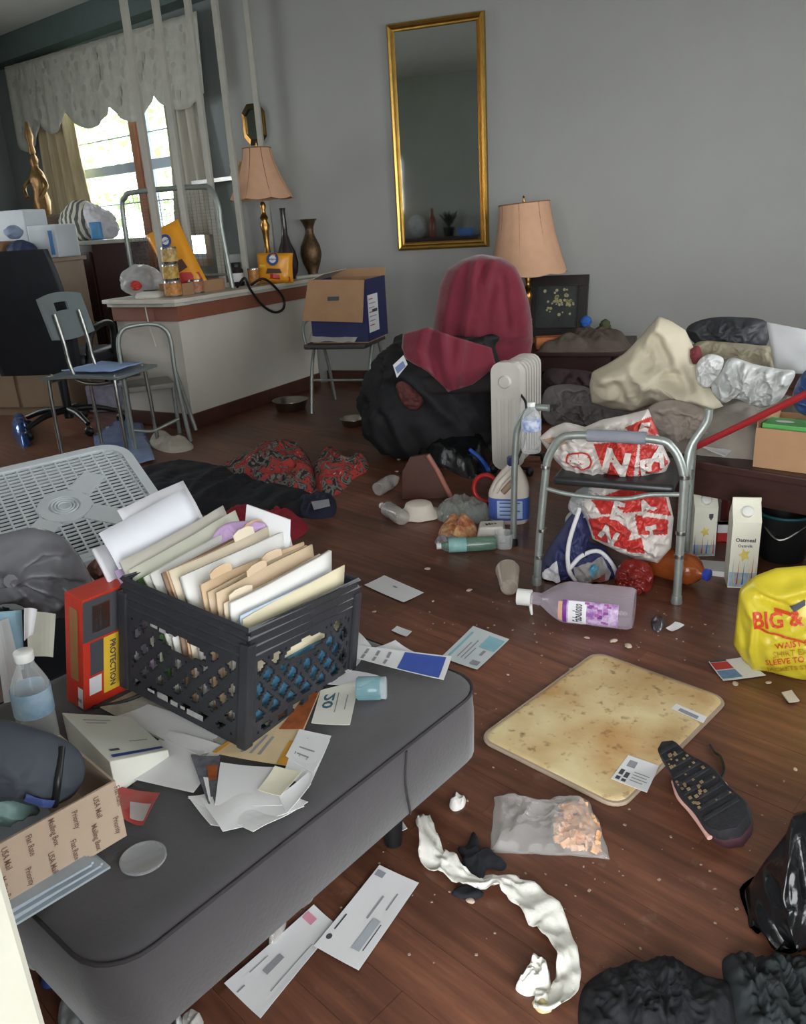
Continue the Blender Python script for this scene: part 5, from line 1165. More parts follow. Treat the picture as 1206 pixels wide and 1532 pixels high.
Pb=Fm@Vector((d3.x+.085,d3.y-.04,SZ2+.032)); 
bt_,_=bottle('water_bottle',Pb,(0,0,1),zat(Pb,606)-Pb.z+.01,.036,'upright clear water bottle with blue label on the commode seat','bottle',m_clear,m_cap,m_lab,(.45,.68),.33)
# ================================================================== cartons, pot, strips under the table edge
def carton(px,py,pyt,w,rz,label,seed):
    P=W(px,py); h=zat(P,pyt); Mx=RZ(rz,P); t=thing('oat_milk_carton',label,'carton',P,'oat drink cartons')
    m=M('carton_board',(226,224,208),.5,var=.05,scale=8)
    MB(Mx).box(-w/2,w/2,-w/2,w/2,0,h*.82).build('carton_body',m,t,bevel=.002)
    MB(Mx).hexa([(-w/2,-w/2,h*.82),(w/2,-w/2,h*.82),(w/2,w/2,h*.82),(-w/2,w/2,h*.82)],[(-w/2,-.004,h),(w/2,-.004,h),(w/2,.004,h),(-w/2,.004,h)]).build('gable_top',m,t)
    MB(Mx).box(-w/2,w/2,-.003,.003,h,h+.018).build('top_seal',m,t)
    cp_=MB(Mx@Matrix.Translation((.0,-w*.27,h*.9))@Matrix.Rotation(.75,4,'X')); cp_.lathe([(.017,0),(.018,.016),(.015,.018)],16).build('spout_cap',m_cap,t,True)
    y=-w/2-.0006
    def rc(x0,x1,z0,z1,mm,nm): MB(Mx).add([(x0*w,y,z0*h),(x1*w,y,z0*h),(x1*w,y,z1*h),(x0*w,y,z1*h)],[(0,1,2,3)]).build(nm,mm,t)
    rr=random.Random(seed); mg=M('pale_blue_wash',(170,194,214),.5,var=.2,scale=40); my=M('oat_yellow_print',(232,208,110),.5,var=.2,scale=30)
    rc(-.48,.48,.02,.2,mg,'blue_wash')
    for k in range(9): x=-.42+.1*k; MB(Mx).add([(x*w,y-.0004,.05*h),((x+.05)*w,y-.0004,.05*h),((x+.04+.1*rr.random()-.05)*w,y-.0004,(.22+.2*rr.random())*h)],[(0,1,2)]).build('stalk_print',(my,m_blu,mg,my,m_red)[(k+seed)%5],t)
    MB(Mx).add([((.0+.22*math.cos(a*PI/5)*(1 if a%2 else .5))*w,y-.0005,(.42+.09*math.sin(a*PI/5)*(1 if a%2 else .5))*h) for a in range(10)],[tuple(range(10))]).build('oat_print',my,t)
    return t,Mx,w,h,y
t,Mx,w,h,y=carton(1048,826,738,.082,.25,'oat drink carton with black badge standing behind the commode leg',1)
MB(Mx).add([(.12*w,y-.0006,.72*h),(.3*w,y-.0006,.72*h),(.3*w,y-.0006,.66*h),(.21*w,y-.0006,.61*h),(.12*w,y-.0006,.66*h)],[(0,1,2,3,4)]).build('black_badge',m_ink,t)
t,Mx,w,h,y=carton(1106,872,752,.088,.12,'taller oat drink carton with printed name in front of the black pot',2)
tm=lambda z:Mx@Matrix(((1,0,0,0),(0,0,1,y-.0008),(0,1,0,z*h),(0,0,0,1)))
letters('Oatmeal',.018,tm(.60),m_ink,t,bold=.03); letters('Oatmilk',.014,tm(.53),m_ink,t,bold=.02)
P=W(1168,832); t=thing('black_pot','black plastic pot with teal rim under the low table','pot',P); pr=[(.075,0),(.08,.01),(.095,.15),(.1,.17),(.092,.168),(.075,.02)]
MB().lathe(pr,28,P).build('pot_body',m_black,t,True); MB().tube([(P.x+.09*math.cos(a*PI/12),P.y+.09*math.sin(a*PI/12),.172) for a in range(24)],.006,6,closed=True).build('rim',M('teal_plastic',(36,84,92),.4),t,True)
MB().tube([(P.x-.09,P.y-.03,.16),(P.x-.02,P.y-.1,.1),(P.x+.08,P.y-.06,.16)],.004,6,6).build('wire_handle',m_chrome,t,True)
c4=[W(x,y_) for x,y_ in ((1015,843),(1122,850),(1120,868),(1016,856))]
tag(MB().hexa(c4,[p+Vector((0,0,.02)) for p in c4]).build('white_foam_strip',m_paper,None,bevel=.002),'long white foam strip on the floor before the oat cartons','strip')
P=W(1085,808); tag(MB(RZ(.2,P)).box(-.035,.035,-.02,.02,0,.07).build('red_white_packet',m_red,None,bevel=.003),'small red packet standing between the two oat cartons','packet')
MB(RZ(.2,P)).box(-.0355,.0355,-.0205,.0205,.038,.07).build('white_band',m_paper,bpy.data.objects['red_white_packet'])
o=bottle('small_spray_bottle',W(1088,800)+Vector((.0,.06,0)),(0,0,1),.2,.028,'small dark red bottle with white cap behind the oat cartons','bottle',M('dark_red_glass',(96,40,40),.3),m_cap)
# ================================================================== floor things, middle distance
def bowl(px,py,r,h,label):
    P=W(px,py); o=MB().lathe([(r*.75,0),(r*.8,.003),(r*.95,h*.9),(r,h),(r*1.04,h),(r*1.04,h-.004),(r*.93,h-.01),(r*.74,.006)],36,P).build('steel_pet_bowl',M('brushed_steel',(176,172,164),.28,1,var=.15),None,True); tag(o,label,'bowl',group='steel pet bowls')
bowl(436,612,.125,.07,'wide steel pet bowl near the foot of the divider'); bowl(530,636,.09,.05,'small steel pet bowl beside the black clothes heap')
def wp(*pts,z=0): return [W(x,y,z) for x,y in pts]
m_bcl=M('black_cotton',(30,31,38),.9,var=.25,scale=9,bump=.2)
o=heap_mb(wp((196,712),(215,700),(262,690),(330,700),(352,712),(410,728),(470,742),(486,756),(470,772),(400,778),(330,772),(262,764),(222,742)),.06,0,71,.7,16,n=110,rings=26); tag(o.build('black_trousers',m_bcl,None,'all'),'black trousers spread on the floor behind the fan','trousers')
m_flor=bpy.data.materials.new('red_black_floral_cloth'); m_flor.use_nodes=True; _t=m_flor.node_tree; _b=_t.nodes['Principled BSDF']; _b.inputs['Roughness'].default_value=.9
_tc=_t.nodes.new('ShaderNodeTexCoord'); _v=_t.nodes.new('ShaderNodeTexNoise'); _v.inputs['Scale'].default_value=11; _v.inputs['Detail'].default_value=3; _v.inputs['Distortion'].default_value=1.5; _t.links.new(_tc.outputs['Object'],_v.inputs['Vector'])
_r=_t.nodes.new('ShaderNodeValToRGB'); _r.color_ramp.interpolation='CONSTANT'; _e=_r.color_ramp.elements; _e[0].position=0; _e[0].color=(*lin((36,34,40)),1); _e[1].position=.42; _e[1].color=(*lin((118,112,104)),1)
for p_,c_ in ((.49,(44,52,56)),(.535,(176,58,52)),(.64,(132,44,50)),(.7,(204,150,130))): _x=_e.new(p_); _x.color=(*lin(c_),1)
_t.links.new(_v.outputs['Fac'],_r.inputs[0]); _t.links.new(_r.outputs[0],_b.inputs['Base Color'])
o=heap_mb(wp((322,706),(352,694),(380,676),(420,664),(448,668),(462,684),(470,704),(474,728),(456,742),(420,742),(390,734),(372,716),(344,716)),.07,0,72,.8,16,n=110,rings=26); tag(o.build('floral_shirt',m_flor,None,'all'),'red and black floral shirt crumpled on the floor, left of a second floral piece','shirt')
o=heap_mb(wp((468,706),(478,680),(500,672),(516,686),(548,688),(550,704),(530,716),(512,736),(490,742),(474,730)),.06,0,73,.8,14,n=90,rings=22); tag(o.build('floral_scarf',m_flor,None,'all'),'grey and red floral scarf crumpled near the small steel bowl','scarf')
o=heap_mb(wp((442,756),(462,744),(498,744),(502,768),(480,776),(448,772)),.05,0,74,.4,8); o=tag(o.build('baseball_cap',M('navy_cloth',(36,40,62),.85,var=.2),None,'all'),'navy cap with grey panel at the end of the black trousers','cap')
c4=wp((466,752),(492,748),(494,758),(470,764),z=.056); paper_mb(c4,.0,1,.002,4).build('grey_panel',M('light_grey_cloth',(160,160,166),.85),o)
o=heap_mb(wp((316,772),(350,766),(384,770),(420,764),(446,774),(462,790),(440,808),(414,806),(396,794),(350,790),(324,784)),.05,0,75,.8,12); tag(o.build('red_cloth',M('crimson_cloth',(158,36,52),.9,var=.2,bump=.2),None,'all'),'crimson cloth on the floor behind the crate of folders','cloth')
o=heap_mb(wp((222,664),(238,648),(256,656),(284,662),(288,672),(262,678),(238,674)),.05,0,76,.6,10); tag(o.build('white_rag',M('off_white_rag',(196,188,174),.85,var=.12),None,'all'),'crumpled off-white rag on the floor before the divider','rag')
o=paper_mb(wp((140,655),(205,610),(232,690),(150,712)),.004,1,.001,12,.012).build('pale_blue_sheet',M('pale_blue_gloss',(140,160,200),.2,var=.15,scale=6,bump=.2),None,'all'); tag(o,'thin pale blue sheet laid on the floor under the school chair','sheet')  # thin glossy pale blue sheet on the floor
P=W(35,640); o=heap_mb(wp((18,648),(28,630),(40,634),(48,656),(36,670)),.09,0,77,.6,8); tag(o.build('blue_foil_wrapper',M('blue_foil',(80,120,190),.2,.6,var=.3),None,'all'),'shiny blue wrapper on the floor at the left edge','wrapper')
P=W(170,552); o=tag(MB(RZ(.3,W(168,612))).box(-.14,.14,-.1,.1,0,.2).build('white_printed_bag',M('white_blue_print',(206,208,220),.6,var=.12,scale=20,col2=(150,150,190)),None,bevel=.02),'white printed bag on the floor behind the office chair','bag')
P=W(150,560); o=tag(MB(RZ(.1,P)).box(-.16,.2,-.12,.12,0,.3).build('tan_carton',m_card,None,bevel=.003),'tan carton on the floor behind the school chair','box')
# bottles, bowl, trash
m_bw=film('milky_bottle_plastic',(206,200,194),.24,.2)
m_bl2=M('grey_wrap_label',(150,146,146),.5,var=.25,scale=40)
bottle('crushed_bottle',W(566,742)+Vector((0,0,.034)),W(600,722)-W(566,742),.2,.033,'crushed clear bottle lying beyond the paper bowl','bottle',m_bw,m_cap,m_bl2,(.3,.5),.35,'empty bottles on the floor',cap=False,ribs=True,wrinkle=.05)
bottle('crushed_bottle',W(604,786)+Vector((0,0,.034)),W(570,766)-W(604,786),.2,.034,'crushed clear bottle with cap lying in front of the paper bowl','bottle',m_bw,m_cap,m_bl2,(.4,.6),.35,'empty bottles on the floor',ribs=True,wrinkle=.05)
P=W(627,770); o=MB().lathe([(.103,.004),(.10,.008),(.07,.02),(.058,.05),(.05,.055),(.012,.055)],40,P,f=lambda a,q:1+(.04*math.sin(9*a)*(1-q)**3)).build('paper_bowl',M('white_paper_board',(224,214,202),.6,var=.04),None,True); tag(o,'upturned white paper bowl on the floor among bottles','bowl')
o=heap_mb(wp((650,772),(668,756),(700,752),(728,760),(736,774),(712,784),(676,786)),.06,0,81,.6,9); tag(o.build('clear_crumpled_bag',film('grey_green_wrap',(176,180,174),.34,.15),None,'all'),'crumpled clear wrapper behind the orange wrapper','wrapper')
o=heap_mb(wp((656,798),(670,784),(700,782),(716,796),(700,808),(668,812)),.05,0,82,.8,9); tag(o.build('orange_wrapper',M('orange_food_wrapper',(214,172,120),.4,var=.3,scale=30,col2=(166,84,56),contrast=.1),None,'all'),'orange and yellow food wrapper beside the green bottle','wrapper')
o=heap_mb(wp((650,812),(666,804),(690,812),(700,822),(672,826)),.03,0,83,.6,8); tag(o.build('grey_film_scrap',film('grey_film',(170,166,176),.5,.2),None,'all'),'grey film scrap left of the green bottle','scrap')
bottle('green_bottle',W(742,822)+Vector((0,0,.028)),W(672,826)-W(742,822),.23,.028,'green plastic bottle with pale label lying on the floor','bottle',film('green_bottle_plastic',(110,146,128),.55,.15),m_cap,M('aqua_label',(150,200,196),.5,var=.2,scale=30),(.5,.8),.35)
P=W(735,806); t=thing('waxed_food_box','small white food tub with black print lying by the jug','tub',P); Mx=RZ(.2,P)
MB(Mx).hexa([(-.06,-.04,.002),(.06,-.05,.002),(.06,.05,.002),(-.06,.05,.002)],[(-.045,-.03,.06),(.05,-.035,.065),(.05,.045,.065),(-.045,.045,.06)]).build('tub_body',M('white_board',(216,208,200),.6),t,bevel=.008)
letters('Mrs',.03,Mx@Matrix.Translation((.0,0,.0645))@Matrix.Rotation(.4,4,'Z'),m_ink,t,bold=.03)
P=W(741,822); o=MB().lathe([(.03,0),(.036,.06),(.037,.062),(.034,.06),(.028,.004)],20,(P.x+.03,P.y+.03,0)).build('clear_tumbler',m_clear,None,True); tag(o,'small clear tumbler standing by the food tub','cup')
A_=W(762,893)+Vector((0,0,.034)); B_=W(757,838)+Vector((0,0,.04)); ax=(B_-A_).normalized(); zx=ax.orthogonal().normalized(); Mx=Matrix.Translation(A_)@(Matrix((zx,ax.cross(zx),ax)).transposed().to_4x4())
o=MB(Mx).lathe([(.026,0),(.03,.004),(.041,.135),(.043,.138),(.04,.137),(.026,.006)],28).build('plastic_cup',film('frosted_cup_plastic',(206,192,176),.24,.3),None,True); tag(o,'frosted plastic cup lying on its side by the commode leg','cup')
# bleach jug
P=W(762,778); t=thing('bleach_jug','white bleach jug with blue cap and blue label beside the heater','jug',P); jh=zat(P,684); Mx=RZ(.15,P)
m_jug=M('white_jug_plastic',(218,208,196),.4,var=.05)
R=.085
def jug_sec(q): 
    return (1,1) if q<.5 else (1-.75*((q-.5)/.5)**1.6, 1-.72*((q-.5)/.5)**1.6)
vs=[];fs=[];NU=36;NV=22
for i in range(NV+1):
    q=i/NV; sx,sy=jug_sec(q); e=.9+.1*min(1,q*12)
    for j in range(NU):
        a=2*PI*j/NU; c_,s_=math.cos(a),math.sin(a); vs.append((math.copysign(abs(c_)**.7,c_)*R*sx*e+.018*max(0,q-.5)*2, math.copysign(abs(s_)**.7,s_)*R*.72*sy*e, jh*.9*q))
for i in range(NV):
    for j in range(NU): fs.append((i*NU+j,i*NU+(j+1)%NU,(i+1)*NU+(j+1)%NU,(i+1)*NU+j))
fs+=[tuple(range(NU-1,-1,-1)),tuple(range(NV*NU,(NV+1)*NU))]
MB(Mx).add(vs,fs).build('jug_body',m_jug,t,True)
MB(Mx).tube([(-.05,-.055,jh*.52),(-.03,-.062,jh*.66),(.0,-.055,jh*.78),(.02,-.04,jh*.84)],.012,10,5).build('handle',m_jug,t,True)
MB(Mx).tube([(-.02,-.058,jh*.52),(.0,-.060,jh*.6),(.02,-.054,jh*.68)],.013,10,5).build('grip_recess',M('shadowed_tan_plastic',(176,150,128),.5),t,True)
MB(Mx).lathe([(.024,0),(.025,.03),(.022,.034)],20,(.018,0,jh*.9-.004)).build('cap',M('navy_cap_plastic',(40,50,110),.35),t,True)
lab=[(x*1.012,y*1.012,z) for x,y,z in vs]
lv=[];lf=[]
for k,q in enumerate((.08,.46)):
    for j in range(NU): a=2*PI*j/NU; c_,s_=math.cos(a),math.sin(a); lv.append((math.copysign(abs(c_)**.7,c_)*R*1.012, math.copysign(abs(s_)**.7,s_)*R*.72*1.012, jh*.9*q))
lf=[(j,(j+1)%NU,NU+(j+1)%NU,NU+j) for j in range(NU)]; lo=MB(Mx).add(lv,lf).build('wrap_label',M('bleach_blue_label',(74,100,176),.45,var=.1),t,True)
MB(Mx).box(-.045,.06,-R*.72*1.02,-R*.72*1.015,jh*.9*.12,jh*.9*.43).build('pale_panel',M('pale_blue_panel',(170,190,222),.5,var=.1),lo)
for k in range(4): MB(Mx).box(-.035,.03+.02*(k%2),-R*.72*1.026,-R*.72*1.021,jh*.9*(.17+.07*k),jh*.9*(.19+.07*k)).build('label_text',m_blu,lo)
# tote bag navy and white under the commode
P0=Fm@Vector((.12,.12,.1))
tb=Billow([(800,880),(806,850),(826,810),(850,775),(872,752),(886,790),(880,810),(905,818),(922,845),(930,870),(900,878),(850,884)],P0,None,.09,.06,31,.03,8,sm=False,zmin=.004,c=(865,838))
o=tb.build('navy_tote_bag',M('navy_nylon',(44,48,92),.6,var=.15),'navy and white tote bag under the commode frame','bag')
m_wst=M('white_webbing',(216,214,216),.7,var=.05)
for pts in (((868,756),(852,800),(852,835),(864,868)),((852,835),(870,818),(895,818),(915,838),(924,872))): MB().tube([tb.surf(x,y,.012) for x,y in pts],.008,8,6).build('white_strap',m_wst,o,True)
tb.patch([(858,832),(900,824),(914,850),(905,872),(866,868)],M('grey_mesh_pocket',(150,146,146),.6,var=.15),o,'mesh_pocket',.004); tb.patch([(812,850),(834,826),(842,870),(810,878)],m_wst,o,'white_panel',.004); tb.patch([(880,836),(890,828),(896,838),(886,846)],M('teal_label_print',(90,150,176),.5),o,'teal_label',.008); tb.patch([(872,858),(905,850),(904,868),(876,872)],M('red_brown_cloth',(132,66,52),.7),o,'brown_cloth',.007)
Billow([(846,775),(862,762),(884,768),(878,812),(858,818),(850,800)],Fm@Vector((.16,.2,.13)),None,.05,.04,33,.03,9).build('white_crinkled_bag',m_frost,'white crinkled plastic bag behind the navy tote bag','plastic bag')
# amber jug lying, blue cap, red film
t,_=bottle('amber_juice_jug',W(972,862)+Vector((0,.03,.055)),W(1030,880)-W(972,862),.22,.055,'amber juice jug with blue cap lying behind the commode leg','jug',film('amber_plastic',(150,78,38),.6,.15,(1,.6,.3)),M('blue_cap_plastic',(50,70,170),.35),None,neck=.3)
Billow([(920,860),(935,838),(965,840),(978,858),(972,884),(945,890),(925,880)],W(948,888)+Vector((0,.03,.05)),None,.04,.04,35,.03,12,zmin=.003,n=60,rings=14).build('red_plastic_wrap',film('dark_red_film',(130,40,36),.65,.2,(1,.5,.45)),'dark red plastic wrapping beside the amber jug','wrapper')
# large lavender cleaner bottle lying
A_=W(948,935); B_=W(795,918); ax=(B_-A_); ax.z=0; ax.normalize(); R=.072; L=.36
Bm_=frame(A_+Vector((0,0,R*.78)),ax)
t=thing('cleaner_bottle','large clear cleaner bottle with purple floral label lying on floor','bottle',A_)
def sec(q): # width, height factors along the bottle
    if q<.04: return .9+q*2.5
    if q<.62: return 1.0
    if q<.86: return 1-.66*((q-.62)/.24)**1.5
    return .3
vs=[];fs=[];NU=36;NV=40;Lb=.33
for i in range(NV+1):
    q=i/NV; r=sec(q)*R
    for j in range(NU):
        a=2*PI*j/NU; c_,s_=math.cos(a),math.sin(a); g=1-.04*math.exp(-((q-.4)/.03)**2); vs.append((q*Lb, math.copysign(abs(c_)**.8,c_)*r*1.15*g, math.copysign(abs(s_)**.8,s_)*r*.78*g))
for i in range(NV):
    for j in range(NU): fs.append((i*NU+j,i*NU+(j+1)%NU,(i+1)*NU+(j+1)%NU,(i+1)*NU+j))
fs+=[tuple(range(NU-1,-1,-1)),tuple(range(NV*NU,(NV+1)*NU))]
MB(Bm_).add(vs,fs).build('bottle_body',film('lavender_clear_plastic',(206,196,206),.22,.1,(.97,.93,.97)),t,True)
vl=[(x*.97+.004,y*.93,z*.93) for x,y,z in vs if 1]
liq=[v for v in vs]
MB(Bm_@Matrix.Translation((Lb,0,0))).tube([(-.01,0,0),(.035,0,0)],.027,20).build('cap',m_cap,t,True)
MB(Bm_).tube([(Lb-.005,.0,-.01),(Lb-.012,.01,-.045),(Lb-.014,.012,-.054)],.007,8,4,rf=lambda q:1-.6*q).build('cap_tab',m_cap,t,True)
# label wrapped over the camera side
def lsurf(x,ang,l=1.012):
    q=x/Lb; r=sec(q)*R*l; c_,s_=math.cos(ang),math.sin(ang); return Bm_@Vector((x, math.copysign(abs(c_)**.8,c_)*r*1.15, math.copysign(abs(s_)**.8,s_)*r*.78))
lside=1 if (Bm_.to_3x3()@Vector((0,1,0))).dot(CAMP-A_)>0 else -1
def la(v): # v 0 at lower front edge .. 1 on top
    a=-.55+v*1.75; return a if lside>0 else PI-a
def lpatch(x0,x1,v0,v1,mat,nm,par,l=1.012,n=10):
    mb=MB(); mb.grid(lambda u,v: lsurf(x0+(x1-x0)*u,la(v0+(v1-v0)*v),l),n,n); return mb.build(nm,mat,par,'all')
m_pl=M('lavender_label',(206,186,214),.4,var=.25,scale=40,col2=(140,90,160),contrast=.12); m_pur=M('purple_print',(120,52,140),.4,var=.1); m_lil=M('lilac_flower',(176,96,170),.4,var=.2)
lo=lpatch(.04,.205,.0,.72,m_pl,'front_label',t); lpatch(.195,.207,.0,.72,m_pur,'purple_edge',lo,1.016); lpatch(.208,.222,.08,.66,M('peach_strip',(226,178,150),.45),'peach_strip',lo,1.016)
lpatch(.135,.19,.03,.7,m_paper,'white_field',lo,1.016)
for k in range(14):
    rr_=random.Random(k); x=.05+.08*rr_.random(); v=.06+.6*rr_.random(); d_=.009; lpatch(x,x+d_*1.6,v,v+.07,m_lil if k%3 else m_pur,'flower_print',lo,1.018+.0006*k,3)
def fab(p): # text runs across the bottle (from top to bottom as lying)
    return lsurf(.162+p.y*(1 if lside>0 else 1), la(.36-p.x/.155), 1.024)
letters('Fabuloso',.036,Matrix.Identity(4),m_ink,lo,bold=.02,fn=lambda p: lsurf(.160+p.y*1.1, la(.36+p.x/.25), 1.03),shear=.2)
# scraps of foil and paper
tag(heap_mb(wp((975,928),(990,924),(996,936),(986,946),(976,940)),.02,0,91,.6,8,n=40,rings=10).build('foil_scrap',M('dull_foil',(120,120,124),.3,.8,var=.3),None,'all'),'crumpled foil scrap right of the cleaner bottle','scrap')
tag(paper_mb(wp((996,942),(1010,931),(1024,936),(1006,947)),.004,2).build('paper_scrap',m_paper,None),'small torn white scrap beside the foil scrap','scrap')
# ================================================================== yellow shopping bag
m_yb=M('yellow_bag_film',(206,188,52),.32,var=.08,scale=8)
P0=W(1160,1010)+Vector((.0,.04,.0)); 
yb=Billow([(1097,965),(1102,920),(1106,882),(1128,862),(1160,850),(1206,846),(1260,852),(1290,900),(1290,1000),(1250,1030),(1206,1026),(1160,1014),(1120,1000)],P0,None,.09,.08,41,.01,4.5,sm=False,zmin=.003,c=(1190,940),ridges=[(((1108,890),(1130,915),(1125,960),(1128,1000)),.018,6),(((1106,920),(1115,950),(1120,990)),-.015,5),(((1130,870),(1165,880),(1206,868)),.02,7),(((1140,885),(1180,896)),-.02,5),(((1120,995),(1160,1008),(1206,1016)),.012,5)])
o=yb.build('yellow_shopping_bag',m_yb,'bright yellow plastic shopping bag with red lettering at the right edge','shopping bag')
m_rt=M('orange_red_print',(206,74,40),.4,var=.1); m_ot=M('ochre_print',(186,142,40),.45,var=.1)
yb.patch([(1160,896),(1196,902),(1196,905),(1160,899)],m_rt,o,'red_flourish',.004); yb.text('BIG &',1165,912,30,m_rt,o,-.12,.03)
yb.patch([(1133,922),(1206,940),(1206,943),(1133,925)],m_rt,o,'red_rule',.004)
for k,(tx_,x,y_) in enumerate((('WAIST S',1186,948),('SHIRT EX',1184,961),('SLEEVE TO',1176,973),('JACKETS ST',1180,986))): yb.text(tx_,x,y_-2,13-k*.4,m_ot if k%2 else m_rt,o,-.16,.015)
yb.patch([(1182,892),(1206,882),(1206,890),(1190,898)],m_ink,o,'handle_slot',.004)
pp=paper_mb(wp((1060,992),(1110,985),(1146,1012),(1082,1021)),.003,1); o=pp.build('glossy_card',m_paper,None); tag(o,'glossy printed card sticking out from under the yellow bag','card')
decal(pp.fn,[(.02,.1,.5,.45)],m_red,o,'red_photo'); decal(pp.fn,[(.02,.5,.5,.92)],M('sky_photo',(110,150,196),.4,var=.2,scale=40),o,'blue_photo'); decal(pp.fn,[(.02,.0,.5,.08)],m_ink,o,'dark_edge')
# ================================================================== papers on the floor
def sheet(name,pxs,label,cat,mat=None,z=0,curl=.003,seed=1,th=.0006,wr=0,n=8,group=None):
    pp=paper_mb(wp(*pxs,z=z),curl,seed,th,n,wr); o=pp.build(name,mat or m_paper,None); tag(o,label,cat,group); o_fn[o.name]=pp.fn; return o,pp.fn
o_fn={}
o,f_=sheet('white_envelope',((545,877),(575,862),(634,888),(604,903)),'small white envelope lying alone on the floor behind the bench','envelope'); decal(f_,[(.6,.42,.68,.52)],m_inkg,o,'emblem')
o,f_=sheet('pale_card',((660,985),(708,938),(762,958),(714,1004)),'pale blue printed card lying beyond the corner of the bench','card',M('pale_blue_card',(206,214,216),.6,var=.06)); decal(f_,[(.08,.7,.2,.92),(.35,.72,.5,.8)],m_inkg,o,'emblem'); decal(f_,[(.55,.55,.9,.97),(.1,.1,.85,.16)],M('cyan_wash',(150,200,214),.6,var=.15),o,'blue_print'); decal(f_,[(.15,.3,.6,.33),(.15,.4,.7,.43),(.15,.5,.5,.53)],m_inkg,o,'text_line')
sheet('paper_chip',((586,946),(594,939),(616,947),(608,955)),'small white paper chip between envelope and pale card','paper',th=.002)
sheet('paper_chip',((1169,1040),(1184,1036),(1196,1052),(1180,1055)),'small off-white chip on the floor below the yellow bag','chip',M('bone_chip',(200,190,176),.6),th=.003)
o,f_=sheet('long_envelope',((568,1297),(627,1323),(537,1454),(470,1418)),'long white envelope with round seal lying on top of another envelope','envelope',z=.002)
decal(f_,[(.05,.05,.25,.12),(.5,.28,.54,.55),(.74,.2,.77,.4)],m_inkg,o,'text_line'); decal(f_,[(.62,.52,.8,.86)],M('window_film',(176,182,190),.3),o,'address_window'); decal(f_,[(.84,.55,.86,.84),(.1,.6,.13,.78)],m_ink,o,'text_line')
mb=MB(); mb.add([f_(.12+.055*math.cos(a*PI/10),.86+.03*math.sin(a*PI/10))+Vector((0,0,.0012)) for a in range(20)],[tuple(range(20))]); mb.build('round_seal',m_ink,o)
o,f_=sheet('long_envelope',((470,1357),(505,1385),(390,1525),(336,1475)),'long white envelope with pink postmark partly under another envelope','envelope',z=0,curl=.004,seed=2)
decal(f_,[(.05,.08,.4,.16)],M('pink_postmark',(222,150,170),.6),o,'postmark'); decal(f_,[(.35,.52,.5,.72)],m_inkg,o,'address_block'); decal(f_,[(.8,.28,.82,.8),(.18,.6,.2,.8),(.3,.9,.33,.98)],m_inkg,o,'text_line')
for k,(pts,lab) in enumerate(((((542,1243),(566,1228),(573,1243),(550,1257)),'small white scrap against the lower edge of the bench'),(((588,1240),(602,1232),(610,1244),(596,1250)),'tiny crumpled scrap beside the bench leg'))): sheet('paper_scrap',pts,lab,'scrap',curl=.01,seed=k,th=.001)
o=heap_mb(wp((672,1205),(680,1190),(696,1194),(694,1208),(680,1214)),.015,0,93,.8,6,n=40,rings=10); tag(o.build('tissue_scrap',M('tissue_white',(222,218,214),.85,var=.04),None,'all'),'small wad of tissue on the dark stain near the bench leg','tissue')
# plastic film scraps near the bench
o=heap_mb(wp((420,1365),(440,1330),(466,1322),(468,1346),(445,1362)),.02,0,94,.8,8,n=50,rings=12); tag(o.build('clear_film_scrap',film('clear_scrap',(200,196,192),.35,.15),None,'all'),'clear film scrap beside the bench above the envelopes','scrap')
o=heap_mb(wp((402,1412),(412,1385),(428,1375),(425,1395),(410,1415)),.02,0,95,.8,6,n=40,rings=10); tag(o.build('clear_film_scrap',MATS['clear_scrap'],None,'all'),'small clear film scrap left of the pink postmarked envelope','scrap')
# ================================================================== upholstered bench in the foreground
BZ=.27
C1=W(728,1015,BZ); BL=Vector((-.342,-.94,0)); BS=Vector((-.94,.342,0)); BLEN,BWID=.93,.84
Bn=Matrix(((BL.x,BS.x,0,C1.x),(BL.y,BS.y,0,C1.y),(0,0,1,0),(0,0,0,1)))     # local x toward the viewer, y to the left
t=thing('upholstered_bench','wide grey suede bench covered with papers and a milk crate','bench',C1)
m_sued=M('dark_grey_suede',(72,69,72),.95,var=.22,scale=3.5,bump=.08,bscale=120,sheen=.25)
def rrect(x0,x1,y0,y1,r,k=6):
    out=[]
    for (cx_,cy_,a0) in ((x1-r,y1-r,0),(x0+r,y1-r,90),(x0+r,y0+r,180),(x1-r,y0+r,270)):
        for j in range(k+1): a=math.radians(a0+90*j/k); out.append((cx_+r*math.cos(a),cy_+r*math.sin(a)))
    return out
def loft(secs,nm,mat,par,Mx,smooth='all'):
    n=len(secs[0][0]); vs=[];fs=[]
    for poly,z in secs: vs+=[(x,y,z) for x,y in poly]
    for i in range(len(secs)-1):
        for j in range(n): fs.append((i*n+j,i*n+(j+1)%n,(i+1)*n+(j+1)%n,(i+1)*n+j))
    fs+=[tuple(range(n-1,-1,-1)),tuple(range((len(secs)-1)*n,len(secs)*n))]
    return MB(Mx).add(vs,fs).build(nm,mat,par,smooth)
loft([(rrect(.01,BLEN-.01,.01,BWID-.01,.07),.09),(rrect(0,BLEN,0,BWID,.08),.10),(rrect(-.002,BLEN+.002,-.002,BWID+.002,.08),.2),(rrect(0,BLEN,0,BWID,.08),BZ-.02),(rrect(.004,BLEN-.004,.004,BWID-.004,.08),BZ-.012),(rrect(.02,BLEN-.02,.02,BWID-.02,.07),BZ-.003),(rrect(.05,BLEN-.05,.05,BWID-.05,.06),BZ)],'cushion_body',m_sued,t,Bn)
MB(Bn).tube([(x,y,BZ-.014) for x,y in rrect(0,BLEN,0,BWID,.08)],.0034,8,closed=True).build('piping',M('dark_piping',(50,47,50),.9),t,True)
for x in (.28,): MB(Bn).tube([(x,-.003,.1),(x+.01,-.0035,.18),(x,-.003,BZ-.02)],.0025,6,4).build('side_seam',MATS['dark_piping'],t,True)
